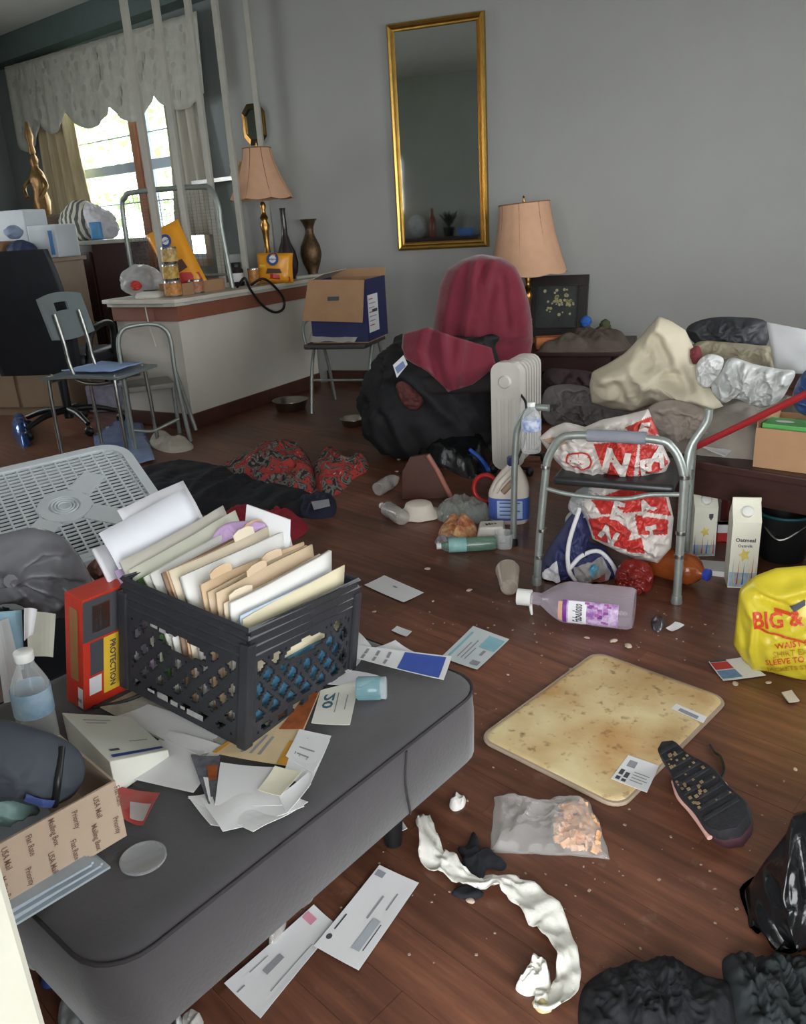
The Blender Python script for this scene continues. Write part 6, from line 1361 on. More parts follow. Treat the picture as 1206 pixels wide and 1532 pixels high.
for (x,y) in ((.28,.05),(BLEN-.09,.05),(.09,BWID-.09),(BLEN-.09,BWID-.09)):
    MB(Bn).lathe([(.018,0),(.026,.095)],12,(x,y,0)).build('leg',m_black,t,True)
def bz(*pts,z=0): return wp(*pts,z=BZ+z)
# ------------------------------------------------------------------ milk crate
K=W(366,1118,BZ+.004); e1=(W(515,1006,BZ)-K); e1.z=0; e1.normalize(); e2=Vector((-e1.y,e1.x,0)); CW1,CW2=.335,.345; CHH=.255
vk=Vector((K.x-CAMP.x,K.y-CAMP.y,0)).normalized()
Km=Matrix.Translation(K)@Matrix.Rotation(math.radians(8.5),4,vk)@Matrix(((e1.x,e2.x,0,0),(e1.y,e2.y,0,0),(0,0,1,0),(0,0,0,1)))
t=thing('milk_crate','black plastic milk crate full of file folders on the bench','crate',K)
m_crate=M('black_crate_plastic',(50,51,56),.4,var=.15,scale=20)
def plate(org,ux,uz,w,h,th,mask,nm,nx=60,nz_=44):
    """moulded panel with openings: solid cells stay, open cells are left out"""
    ux,uz=Vector(ux),Vector(uz); nn=ux.cross(uz); vid={}; vs=[];fs=[]
    def v(i,k,s):
        if (i,k,s) not in vid: vid[(i,k,s)]=len(vs); vs.append(Vector(org)+ux*w*i/nx+uz*h*k/nz_+nn*th*s)
        return vid[(i,k,s)]
    S=[[mask((i+.5)/nx,(k+.5)/nz_) for k in range(nz_)] for i in range(nx)]
    for i in range(nx):
        for k in range(nz_):
            if not S[i][k]: continue
            fs.append((v(i,k,0),v(i,k+1,0),v(i+1,k+1,0),v(i+1,k,0))); fs.append((v(i,k,1),v(i+1,k,1),v(i+1,k+1,1),v(i,k+1,1)))
            for (di,dk,a,b) in ((-1,0,(i,k),(i,k+1)),(1,0,(i+1,k+1),(i+1,k)),(0,-1,(i+1,k),(i,k)),(0,1,(i,k+1),(i+1,k+1))):
                q=(i+di,k+dk)
                if not(0<=q[0]<nx and 0<=q[1]<nz_ and S[q[0]][q[1]]): fs.append((v(*a,0),v(*b,0),v(*b,1),v(*a,1)))
    return MB(Km).add(vs,fs).build(nm,m_crate,t)
def mask(u,v,dense=False):
    if v>.76 or v<.07 or u<.075 or u>.925: return True
    if (abs(u-.5)/.2)**2+((v-.62)/.075)**2<1: return False         # hand hole
    if (abs(u-.5)/.24)**2+((v-.62)/.11)**2<1: return True
    if v>.70: return True
    a=(u*1.5+v)*4.6; b=(u*1.5-v)*4.6
    return (a%1)<(.46 if dense else .26) or (b%1)<.24 or abs(v-.16)<.03
th=.006
plate((0,0,0),(1,0,0),(0,0,1),CW1,CHH,th,mask,'side_panel'); plate((0,CW2,0),(1,0,0),(0,0,1),CW1,CHH,-th,mask,'side_panel')
plate((0,0,0),(0,1,0),(0,0,1),CW2,CHH,-th,lambda u,v:mask(u,v,True),'side_panel'); plate((CW1,0,0),(0,1,0),(0,0,1),CW2,CHH,th,mask,'side_panel')
MB(Km).box(.0,CW1,.0,CW2,0,.008).build('bottom',m_crate,t)
for zz in (CHH-.06,CHH-.04,CHH-.02,CHH-.003):
    MB(Km).tube([(-.004,-.004,zz),(CW1+.004,-.004,zz),(CW1+.004,CW2+.004,zz),(-.004,CW2+.004,zz)],.0065,4,closed=True).build('rim_rib',m_crate,t)
for (x,y) in ((0,0),(CW1,0),(0,CW2),(CW1,CW2)): MB(Km).box(x-.012,x+.012,y-.012,y+.012,0,CHH-.03).build('corner_post',m_crate,t,bevel=.004)
ws_=MB(Km)
for (y_,z_,l_,h_) in ((.26,.026,.02,.006),(.225,.026,.03,.013),(.19,.024,.02,.01),(.165,.024,.012,.006),(.13,.022,.045,.012),(.25,.178,.02,.006),(.225,.176,.018,.008),(.2,.174,.012,.006)): ws_.box(-.0082,-.0072,y_-l_/2,y_+l_/2,z_-h_/2,z_+h_/2)
ws_.build('worn_stamp',M('pale_stamp',(186,184,184),.6,var=.3,scale=60),t)['kind']='stuff'
# folders: upright sheets stacked along the crate, top edges parallel to its right face
def folder(y,h,col,label,name='file_folder',tilt=.0,th=.004,x0=.018,x1=None,curve=.006,cat='folder',seed=0,tab=None,rise=0.0,m=None):
    x1=x1 or CW1-.018; mat=m or M('folder_'+'_'.join(map(str,col)),col,.7,var=.05,scale=6,bump=.02)
    def fn(u,v):
        x=x0+(x1-x0)*u; z=.012+h*v+rise*u*v; yy=y+tilt*v*v*h+curve*math.sin(PI*u+seed)*v+.004*nz3((u*3,v*2,seed),1,seed)
        return Km@Vector((x,yy,z))
    mb=MB(); mb.grid(fn,10,8,th); o=mb.build(name,mat,None,'all'); tag(o,label,cat,'folders and papers in the crate')
    if tab: u0,u1=tab; tb_=MB(); tb_.grid(lambda u,v: fn(u0+(u1-u0)*u,1+.06*v*(1-.3*(2*u-1)**4)),4,3,th*.6); tb_.build('tab',mat,o)
    return o,fn
man=(214,190,160); man2=(226,212,188); wht=(232,230,226)
fl=[(.013,.12,(66,120,150),'teal blue binder low against the right face of the crate',.0,.006,None,.0),
(.024,.245,(226,216,184),'pale yellow folder nearest the right face of the crate',.0,.003,None,.03),
(.032,.25,(190,206,226),'pale blue paper folder near the right face of the crate',.0,.003,None,.02),
(.044,.268,wht,'bundle of white papers behind the pale blue folder',.02,.009,None,.03),
(.060,.262,man2,'cream folder with handwritten tab in the crate',.03,.004,(.05,.25),.02),
(.072,.278,man,'first manila folder behind the white bundle in the crate',.04,.005,(.3,.5),.02),
(.084,.272,man,'second manila folder behind the white bundle in the crate',.05,.005,(.55,.75),.02),
(.098,.282,(214,184,150),'orange tan folder in the front half of the crate',.05,.006,(.1,.3),.015),
(.118,.285,wht,'wide white folder bulging in the middle of the crate',.08,.016,None,.03),
(.146,.285,man2,'cream folder leaning behind the wide white folder',.1,.006,(.6,.8),.03),
(.160,.282,(206,168,132),'tan folder in the middle of the crate',.1,.006,(.75,.95),.03),
(.176,.275,(150,124,104),'brown pocket folder in the middle of the crate',.1,.008,None,.03),
(.196,.262,wht,'white stapled sheets left of the brown pocket folder',.12,.007,None,.05),
(.214,.25,(226,226,214),'off-white booklet edge beside the green folder',.12,.008,None,.06),
(.232,.236,(74,116,52),'green folder standing in the crate',.13,.006,None,.06),
(.248,.25,(222,222,206),'cream report leaning on the green folder',.14,.008,None,.07),
(.268,.262,(206,200,190),'grey white booklet in the left half of the crate',.15,.007,None,.06)]
for k,(y,h,c,lab,tl,th_,tab,rise) in enumerate(fl): folder(y,h,c,lab,tilt=tl*3,th=th_,seed=k,tab=tab,rise=rise)
o,fn=folder(.285,.235,(206,178,220),'lilac envelope leaning at the left side of the crate',tilt=.5,th=.002,cat='envelope',name='lilac_envelope',x1=.2,seed=3)
o,fn=folder(.298,.30,(230,232,240),'tall white envelope with yellow stripe leaning out of the crate',tilt=.55,th=.002,cat='envelope',name='white_mailer',x0=.03,x1=.26,seed=2,rise=.06)
decal(lambda u,v: fn(u,v)-e2*.006,[(.25,.62,.95,.70)],m_yel,o,'yellow_stripe'); decal(lambda u,v: fn(u,v)-e2*.006,[(.3,.5,.85,.58)],M('light_blue_print',(150,176,206),.5),o,'blue_print')
letters('FROM',.028,Matrix.Identity(4),m_brn,o,fn=lambda p: fn(.55+p.x/.23,.76+p.y/.36)-e2*.007,bold=.02)
folder(.318,.33,(238,238,244),'tall white sheet rising highest at the back of the crate',tilt=.55,th=.002,cat='paper',name='white_sheet',x0=.1,x1=.3,seed=5,rise=.03)
folder(.33,.27,(226,226,232),'folded white sheets at the far left side of the crate',tilt=.5,th=.006,cat='paper',name='folded_papers',x0=.01,x1=.12,seed=6)
Billow([(316,808),(330,788),(352,780),(396,783),(392,806),(380,830),(345,826),(320,820)],Km@Vector((CW1-.03,.23,CHH+.06)),None,.03,.02,45,.02,9,zmin=None).build('lilac_tissue',M('lilac_paper',(196,164,206),.6,var=.06),'lilac tissue paper puffing out at the back of the crate','tissue paper')
c4=[Km@Vector(p) for p in ((CW1-.06,.14,CHH-.02),(CW1-.04,.3,CHH-.02),(CW1-.02,.31,CHH+.10),(CW1-.03,.17,CHH+.10))]
mb=MB(); mb.hexa([*c4],[p+e1*.003 for p in c4]); tag(mb.build('white_note',m_paper,None),'white note peeking out behind the lilac tissue paper','paper')
# ------------------------------------------------------------------ papers under and around the crate
def bsheet(name,pxs,label,cat,mat=None,z=0.0,curl=.004,seed=1,th=.0008,wr=.0): return sheet(name,pxs,label,cat,mat,BZ+z,curl,seed,th,wr,8,'papers on the bench')
bsheet('newspaper',((150,1062),(230,1020),(360,1098),(300,1140)),'grey newspaper page under the left corner of the crate','newspaper',M('newsprint',(186,184,172),.8,var=.15,scale=60),.0005)
bsheet('white_page',((176,1075),(222,1055),(345,1098),(300,1135)),'white page lying left of the crate under the mailer box','paper',None,.002,seed=2)
bsheet('white_page',((160,1160),(255,1095),(335,1118),(290,1190)),'wide white page sloping below the mailer box','paper',None,.004,.006,seed=3)
o,f_=bsheet('food_flyer',((318,1130),(430,1050),(480,1035),(432,1150)),'glossy orange food flyer sticking out from under the crate','flyer',M('flyer_cream',(224,200,160),.4,var=.1),.002)
m_fo=M('roast_photo_print',(190,106,56),.4,var=.4,scale=30,col2=(110,56,36))
decal(f_,[(.45,.55,.98,.98)],m_fo,o,'food_photo'); decal(f_,[(.0,.0,.98,.06),(.0,.85,.3,.98)],M('amber_print',(220,160,60),.4),o,'amber_edge'); decal(f_,[(.62,.12,.95,.42)],m_fo,o,'food_photo'); decal(f_,[(.08,.3,.4,.34),(.08,.42,.36,.46),(.08,.54,.34,.58)],m_inkg,o,'text_line')
o,f_=bsheet('numbered_envelope',((466,1085),(480,1035),(538,1020),(524,1088)),'white envelope printed with the number twenty beside the crate','envelope',M('cream_envelope',(222,220,210),.6,var=.04),.004,.003)
m20=M('teal_print',(64,110,124),.5); n20=text_mb('20',.03,'CENTER',.03); n20.v=[Vector(f_(.62-p.x/.075,.30-p.y/.08))+Vector((0,0,.001)) for p in n20.v]; n20.build('number_print',m20,o)
decal(f_,[(.3,.5,.8,.53),(.35,.75,.7,.78)],m_inkg,o,'text_line')
o,f_=bsheet('letter_page',((428,1135),(448,1094),(496,1104),(470,1160)),'white letter page with fine print below the numbered envelope','paper',None,.005); decal(f_,[(.2,.2,.7,.23),(.2,.35,.8,.38),(.2,.6,.5,.63)],m_inkg,o,'text_line')
o,f_=bsheet('photo_leaflet',((286,1134),(330,1134),(322,1208),(312,1206)),'leaflet with dark photographs between white pages','leaflet',M('grey_photo_print',(120,120,128),.4,var=.5,scale=50,col2=(60,60,70)),.006); decal(f_,[(.5,.2,.95,.5)],m_fo,o,'food_photo'); decal(f_,[(.25,.45,.5,.95)],m_paper,o,'white_text')
o,f_=bsheet('white_page',((330,1142),(412,1150),(436,1206),(322,1206)),'plain white page on top of the pile before the crate','paper',None,.009,.003,seed=4)
bsheet('cream_page',((412,1150),(452,1158),(420,1194),(386,1186)),'small cream slip on top of the paper pile','paper',M('cream_paper',(222,216,196),.7,var=.05),.011)
bsheet('crumpled_page',((282,1200),(430,1190),(462,1208),(380,1252)),'large crumpled white page at the bottom of the paper pile','paper',None,.0015,.003,seed=6,wr=.008)
bsheet('torn_page',((418,1196),(462,1160),(466,1178),(430,1222)),'torn white page at the right edge of the paper pile','paper',None,.008,.003,seed=7,wr=.004)
bsheet('long_white_page',((282,1196),(312,1190),(340,1240),(316,1240)),'folded white page edge at the left of the paper pile','paper',None,.004,.003,seed=8,wr=.003)
o,f_=bsheet('blue_banded_letter',((522,985),(535,968),(676,985),(664,1021)),'white letter with blue band lying across the bench corner','paper',None,.008,.004); decal(f_,[(.02,.52,.93,.95)],M('royal_blue_print',(66,92,180),.5),o,'blue_band'); decal(f_,[(.55,.68,.85,.76)],m_paper,o,'white_text'); decal(f_,[(.1,.12,.4,.15),(.1,.24,.4,.27),(.1,.36,.38,.39),(.5,.12,.85,.15),(.5,.24,.82,.27),(.5,.36,.84,.39)],m_inkg,o,'text_line')
bsheet('white_page',((512,1005),(522,935),(556,968),(520,1012)),'white page wedged upright against the right side of the crate','paper',None,.002,.01,seed=3)
bsheet('white_page',((548,972),(592,962),(620,980),(560,985)),'white page corner beneath the blue banded letter','paper',None,.003,.006,seed=5)
bsheet('white_page',((484,1026),(520,1004),(566,1012),(540,1030)),'white page between the crate and the clear jar','paper',None,.003,.004,seed=9)
bsheet('white_page',((300,1198),(440,1180),(456,1212),(334,1248)),'white page under the plain page on the bench, wrinkled along its lower edge','paper',None,.006,.002,seed=11,wr=.004)
o,f_=bsheet('letter_page',((446,1098),(494,1110),(462,1182),(424,1160)),'white letter page overlapping the food flyer at the right of the pile','paper',None,.0065,.002,seed=12); decal(f_,[(.2,.3,.7,.33),(.2,.45,.6,.48)],m_inkg,o,'text_line')
# clear jar
A_=W(535,1046,BZ)+Vector((0,0,.026)); B_=W(575,1045,BZ)+Vector((0,0,.026)); ax=(B_-A_).normalized(); zx=ax.orthogonal().normalized(); Mx=Matrix.Translation(A_)@(Matrix((zx,ax.cross(zx),ax)).transposed().to_4x4())
t=thing('clear_jar','small clear jar with teal contents lying beside the crate','jar',A_); MB(Mx).lathe([(.022,0),(.025,.004),(.025,.05),(.02,.056)],24).build('jar_body',film('teal_tint_plastic',(120,160,168),.45,.1),t,True); MB(Mx).lathe([(.023,.05),(.024,.062),(.02,.064)],24).build('lid',film('clear_lid',(190,200,204),.4,.15),t,True)
# lid disc
P=W(215,1287,BZ); o=MB().lathe([(.034,.001),(.037,.003),(.037,.007),(.033,.008),(.03,.006),(.001,.006)],36,P).build('clear_lid_disc',film('cloudy_lid',(186,188,192),.28,.15),None,True); tag(o,'round cloudy plastic lid lying on the bench','lid')
# red packet
o,f_=bsheet('red_packet',((172,1182),(240,1190),(215,1240),(186,1236)),'red and clear packet lying beside the printed shipping box','packet',M('red_packet_film',(176,64,60),.35,var=.1),.003,.008,seed=2,wr=.006); decal(f_,[(.35,.4,.95,.9)],film('packet_window',(200,196,196),.6,.15),o,'clear_window')
# ------------------------------------------------------------------ white mailer box
def hexbox(name,bot,top,mat,label,cat,bevel=.002):
    o=MB().hexa(bot,top).build(name,mat,None,bevel=bevel); return tag(o,label,cat)
mA=[W(x,y,BZ+.002) for x,y in ((152,1172),(246,1130),(190,1066),(96,1080))]
hz=.065
mb_b=mA; mb_t=[p+Vector((0,0,hz)) for p in mA]
P=[W(150,1168,BZ+.004),W(248,1138,BZ+.004),W(170,1078,BZ+.004),W(84,1098,BZ+.004)]
Q=[p+Vector((0,0,.07)) for p in (P[0],P[3])]
t=thing('mailer_box','wedge shaped white mailer box with blue line on the bench','box',P[0])
Tq=[W(164,1140,BZ+.075),W(252,1122,BZ+.02),W(196,1072,BZ+.03),W(92,1066,BZ+.085)]
Bq=[Vector((p.x,p.y,BZ+.003)) for p in Tq]
m_ml=M('mailer_white',(214,214,204),.6,var=.04); mo=MB().hexa(Bq,Tq).build('box_body',m_ml,t,bevel=.002)
ft=lambda u,v: Tq[0].lerp(Tq[1],u).lerp(Tq[3].lerp(Tq[2],u),v)
decal(ft,[(.1,.05,.95,.1)],M('navy_line_print',(50,70,130),.5),mo,'blue_line',.002); decal(ft,[(.15,.16,.3,.2)],m_ink,mo,'text_line',.002); decal(ft,[(.2,.75,.5,.77),(.2,.82,.6,.84),(.55,.3,.85,.32)],m_inkg,mo,'text_line',.002)
# ------------------------------------------------------------------ red appliance box
K2=W(126,1064,BZ+.003); h2=zat(K2,903)-BZ; d1=(W(190,1034,BZ)-K2); d1.z=0; w1=d1.length; d1.normalize(); d2=Vector((-d1.y,d1.x,0)); lean=_rt0*.045
w2=.075
def rb(a,b,z): return K2+d1*a+d2*b+Vector((0,0,z))+lean*(z/h2)
t=thing('red_appliance_box','red and yellow printed carton leaning against the crate','box',K2)
m_rbx=M('red_carton_print',(206,58,40),.4,var=.08); o=MB().hexa([rb(0,0,0),rb(w1,0,0),rb(w1,w2,0),rb(0,w2,0)],[rb(0,0,h2),rb(w1,0,h2),rb(w1,w2,h2),rb(0,w2,h2)]).build('carton_body',m_rbx,t,bevel=.002)
fr=lambda u,v: rb(w1*u,-.0012,h2*v); fl2=lambda u,v: rb(-.0012,w2*u,h2*v)
decal(fr,[(.0,.62,1,.98)],m_ink,o,'black_panel',0); decal(fr,[(.45,.08,.85,.6)],m_yel,o,'yellow_panel',0); decal(fr,[(.15,.3,.45,.6)],m_ink,o,'black_panel',0); decal(fr,[(.12,.12,.4,.28)],m_paper,o,'white_spot',0); decal(fr,[(.2,.68,.6,.92)],m_brn,o,'product_photo',0)
letters('PROTECTION',.018,Matrix.Identity(4),m_ink,o,fn=lambda p: fr(.65+p.y/w1,.34-p.x/h2*1.0)-d2*.0012,bold=.03)
decal(fl2,[(.25,.25,.7,.9)],M('brown_kraft_panel',(164,116,74),.6),o,'kraft_panel',0); decal(fl2,[(.02,.02,.3,.2)],m_paper,o,'sticker',0)
letters('ENE',.012,Matrix.Identity(4),m_ink,o,fn=lambda p: fl2(.18-p.x/w2,.09+p.y/h2)-d1*.0024,bold=.02)
# ------------------------------------------------------------------ grey bin bag
P0=W(70,905,.38); m_gb=M('grey_bin_liner',(128,128,134),.2,var=.12,scale=6)
gb=Billow([(-60,850),(-30,810),(10,798),(50,790),(92,802),(122,836),(140,878),(124,904),(90,926),(50,914),(15,900),(-40,900)],P0,None,.12,.1,51,.012,6,sm=True,c=(60,855),ridges=[(((14,840),(60,812),(100,815)),.024,5),(((14,840),(70,835),(125,855)),.026,5),(((14,842),(70,862),(120,895)),.026,6),(((14,844),(50,885),(80,915)),.014,5),(((30,835),(80,822)),-.01,4),(((30,848),(90,850)),-.012,4),(((30,856),(80,885)),-.012,4)])
o=gb.build('grey_bin_bag',m_gb,'knotted grey bin bag sitting on the bench left of the red carton','bin bag')
MB().tube([gb.surf(12,838,.0),gb.surf(5,845,.03),gb.surf(-15,850,.04)],.016,8,5,rf=lambda q:1-.3*q).build('knot',m_gb,o,True)
MB(RZ(.3,gb.surf(120,874,.004))).box(-.012,.012,-.008,.004,-.008,.012).build('white_tag',m_paper,o)
# support box under the bag and fan
Sp=bz((60,985))[0]; o=MB(RZ(.3,(C1.x-.78,C1.y-.12,BZ+.001))).box(-.1,.12,-.13,.15,0,.085).build('flat_carton',m_card,None,bevel=.003); tag(o,'flat brown carton under the grey bin bag on the bench','box')
# pale blue and white papers, bottle
mlb=M('pale_blue_paper',(160,196,216),.7,var=.08)
for k,(pts,m_,lab) in enumerate(((((-30,915),(32,912),(36,1000),(0,1010)),mlb,'pale blue envelope standing at the left edge of the bench'),(((-10,930),(12,925),(40,1040),(6,1050)),m_paper,'white letter standing before the pale blue envelope'),(((38,912),(84,920),(80,985),(42,980)),M('pale_green_paper',(204,206,190),.7),'pale green paper behind the water bottle'),(((36,910),(56,912),(50,950),(36,958)),m_paper,'white envelope corner beside the pale green paper'))):
    Pp=W(20+20*k,1000,.33); nn=Vector((CAMP.x-Pp.x,CAMP.y-Pp.y,.35)).normalized(); q4=[WP(x,y,Pp+nn*(.01*k),nn) for x,y in pts]; mb=MB(); mb.grid(lambda u,v:q4[0].lerp(q4[1],u).lerp(q4[3].lerp(q4[2],u),v)+nn*(.012*math.sin(3*u+k)),6,6,.0012); tag(mb.build('loose_paper',m_,None),lab,'paper')
Pw=W(66,1135,BZ+.002); hb=zat(Pw,975)-Pw.z
t,_=bottle('water_bottle',Pw,(0.03,0.02,1),hb,.036,'upright water bottle with blue label on the bench near the red carton','bottle',m_clear,m_cap,M('spring_label',(110,160,200),.45,var=.3,scale=22,col2=(200,214,220)),(.46,.68),.4)
# ------------------------------------------------------------------ printed shipping box with shoe
u0=W(6,1345,BZ+.03); u1=W(190,1250,BZ+.012); ex=(u1-u0); exn=Vector((ex.x,ex.y,0)).normalized(); ey=Vector((-exn.y,exn.x,0)); sw=(u1-u0).length; sh=zat(u1,1168)-u1.z; sd=.2
u0=u1-exn*(sw+.12); sw+=.12
t=thing('shipping_box','open brown shipping box printed with rows of text at lower left','box',u1); m_ship=M('printed_kraft',(178,158,138),.75,var=.06,scale=8)
def sb_(a,b,z): return u0+exn*a+ey*b+Vector((0,0,z))
Fb=lambda a0,a1,b0,b1,z0,z1,nm,mm=m_ship: MB().hexa([sb_(a0,b0,z0),sb_(a1,b0,z0),sb_(a1,b1,z0),sb_(a0,b1,z0)],[sb_(a0,b0,z1),sb_(a1,b0,z1),sb_(a1,b1,z1),sb_(a0,b1,z1)]).build(nm,mm,t)
zb0=-u1.z+BZ+.022
fp_=Fb(0,sw,0,.004,0,sh,'front_panel'); Fb(0,sw,sd-.004,sd,0,sh,'rear_panel'); Fb(sw-.004,sw,.004,sd-.004,0,sh,'end_panel'); Fb(0,.004,.004,sd-.004,0,sh,'end_panel'); Fb(.004,sw-.004,.004,sd-.004,0,.004,'bottom')
m_shi=M('maroon_brown_print',(122,92,80),.7)
for k in range(9):
    a=.03+k*.036
    for j,(z0,L_) in enumerate(((.05,.3),(.42,.4))): 
        pts=[sb_(a+.02*(zz),-.0012,zz*sh) for zz in ()]
        tx_=('Flat Rate','Mailing Box','Priority','USA Mail')[(k+2*j)%4]
        letters(tx_,.0135,Matrix.Identity(4),m_shi,fp_,fn=lambda p: sb_(a+p.y-.012*j,-.0012,sh*(.74-.46*j)-p.x*.8),bold=.01)
# stack of paper under the shipping box
for k in range(5):
    zz=BZ+.0012+.0042*k; a0=.0+.004*((k*7)%5)
    c4=[sb_(a0+.0,-.03+.004*k,0),sb_(sw-.05-.006*k,-.035+.004*((k*3)%5),0),sb_(sw-.06,sd-.02,0),sb_(a0,sd-.02,0)]; c4=[Vector((p.x,p.y,zz)) for p in c4]
    tag(MB().hexa(c4,[p+Vector((0,0,.004)) for p in c4]).build('magazine',M('pale_blue_grey_paper',(166,176,186),.6,var=.1),None),('bottom','second lowest','middle','second highest','topmost')[k]+' magazine in the stack under the printed shipping box','magazine','magazines under the shipping box')
# shoe in the box: rounded dark sneaker with blue tag
sc=sb_(sw-.16,.09,.02)
sh_=Billow([(-60,1090),(0,1078),(60,1092),(100,1108),(124,1132),(126,1164),(104,1192),(60,1200),(0,1190),(-60,1180)],sc+Vector((0,0,.04)),None,.08,.05,61,.01,6,n=70,rings=16)
o=sh_.build('dark_grey_sneaker',M('slate_grey_mesh',(66,72,82),.7,var=.15),'dark slate sneaker lying in the printed shipping box','shoe')
sh_.patch([(26,1150),(74,1168),(72,1186),(24,1166)],M('muted_blue_rubber',(74,92,150),.5),o,'blue_tab',.006); MB().tube([sh_.surf(x,y,.004) for x,y in ((88,1108),(74,1140),(72,1180))],.006,8,5).build('sole_ridge',m_black,o,True)
Billow([(-60,1190),(0,1180),(40,1196),(60,1214),(20,1226),(-40,1240)],sc+Vector((-.03,-.05,.02)),None,.03,.03,62,.02,9,n=60,rings=12).build('teal_cloth',M('pale_teal_cloth',(130,158,154),.85,var=.1),'pale teal cloth in front of the sneaker in the shipping box','cloth')
# ------------------------------------------------------------------ box fan lying tilted behind the bench things
hub=Vector((-1.739,-4.262,.484)); f1=Vector((.308,.431,.02)).normalized(); f2=Vector((.408,-.283,-.185)); f2=(f2-f1*f2.dot(f1)).normalized(); fn_=f1.cross(-f2).normalized()
if fn_.z<0: fn_=-fn_
Fa=Matrix(((f1.x,f2.x,fn_.x,hub.x),(f1.y,f2.y,fn_.y,hub.y),(f1.z,f2.z,fn_.z,hub.z),(0,0,0,1))); FH=.265
t=thing('box_fan','white box fan lying tilted face up behind the grey bin bag','fan',hub); m_fan=M('fan_white_plastic',(206,212,216),.45,var=.05,scale=10)
def ring(r0,r1,z0,z1,nm,mat,par,rr=.09):
    A=rrect(-r0,r0,-r0,r0,rr); B=rrect(-r1,r1,-r1,r1,max(.02,rr-(r0-r1))); n=len(A)
    vs=[(x,y,z0) for x,y in A]+[(x,y,z1) for x,y in A]+[(x,y,z0) for x,y in B]+[(x,y,z1) for x,y in B]; fs=[]
    for j in range(n): k=(j+1)%n; fs+=[(j,k,n+k,n+j),(2*n+j,3*n+j,3*n+k,2*n+k),(n+j,n+k,3*n+k,3*n+j),(j,2*n+j,2*n+k,k)]
    return MB(Fa).add(vs,fs).build(nm,mat,par,True)
ring(FH,FH-.014,-.1,.004,'housing',m_fan,t); ring(FH-.012,FH-.03,-.004,.008,'front_rim',m_fan,t,.08)
MB(Fa).box(-FH+.02,FH-.02,-FH+.02,FH-.02,-.1,-.094).build('rear_panel',M('fan_interior_shade',(30,34,38),.7),t)  # solid dark back standing in for the shade inside the fan
gm=MB(Fa)
for i in range(28):
    y=-FH+.03+i*(2*FH-.06)/27; hw=FH-.024
    c_=max(0,abs(y)-(FH-.09)); hw-= .07*(c_/.07)**2 if c_>0 else 0
    gm.box(-hw,hw,y-.0023,y+.0023,-.004,.002)
for i in range(13):
    x=-FH+.04+i*(2*FH-.08)/12; hw=FH-.03; c_=max(0,abs(x)-(FH-.09)); hw-=.07*(c_/.07)**2 if c_>0 else 0
    gm.box(x-.0028,x+.0028,-hw,hw,-.006,.0015)
g_=gm.build('grille',m_fan,t); g_['kind']='stuff'
MB(Fa).lathe([(.075,-.003),(.075,.004),(.045,.006),(.044,.002),(.001,.002)],40).build('hub_disc',m_fan,t,True)
for r in (.018,.027,.036): MB(Fa).tube([(r*math.cos(a*PI/16),r*math.sin(a*PI/16),.004) for a in range(32)],.003,6,closed=True).build('hub_ring',m_fan,t,True)
for (a,l) in ((-.75,.1),(.75,.1),(2.4,.1)):
    cx_,cy_=(.075+l/2)*math.cos(a),(.075+l/2)*math.sin(a); m_=Fa@Matrix.Translation((cx_,cy_,0))@Matrix.Rotation(a,4,'Z'); MB(m_).box(-l/2,l/2,-.035,.035,-.003,.0035).build('solid_vane',m_fan,t)
for k in range(5):
    a=2*PI*k/5; m_=Fa@Matrix.Rotation(a,4,'Z')@Matrix.Translation((.14,0,-.06))@Matrix.Rotation(.5,4,'X'); MB(m_).box(-.09,.08,-.06,.06,-.0015,.0015).build('fan_blade',MATS['fan_interior_shade'],t)  # blades take the same dark colour so the slots read as shade
# what the fan rests on: dark storage tote behind the bench
sc_=Vector((hub.x,hub.y,0)); o=thing('storage_tote','dark storage tote under the box fan behind the bench','tote',sc_); tm_=RZ(.55,sc_); m_tote=M('dark_blue_grey_plastic',(50,54,62),.5,var=.1)
loft([(rrect(-.2,.2,-.16,.16,.03),0),(rrect(-.22,.22,-.18,.18,.03),.25)],'tote_body',m_tote,o,tm_,True); loft([(rrect(-.235,.235,-.195,.195,.03),.25),(rrect(-.235,.235,-.195,.195,.03),.27)],'tote_lid',m_tote,o,tm_,True)
# pinkish towel between fan and crate
Billow([(130,850),(150,832),(180,828),(205,842),(200,862),(170,880),(146,872)],W(170,880,BZ+.06),None,.05,.04,71,.03,10,n=70,rings=14).build('pink_brown_towel',M('dusty_pink_towel',(158,116,104),.95,var=.15,bump=.3),'dusty pink towel squeezed between fan and crate','towel')
MB().tube([W(140,1058,BZ+.006),W(175,1052,BZ+.006),W(205,1042,BZ+.012),W(222,1034,BZ+.02)],.004,6,6).build('black_cable',m_black,None,True); tag(bpy.data.objects['black_cable'],'thin black cable between the red carton and the crate','cord')
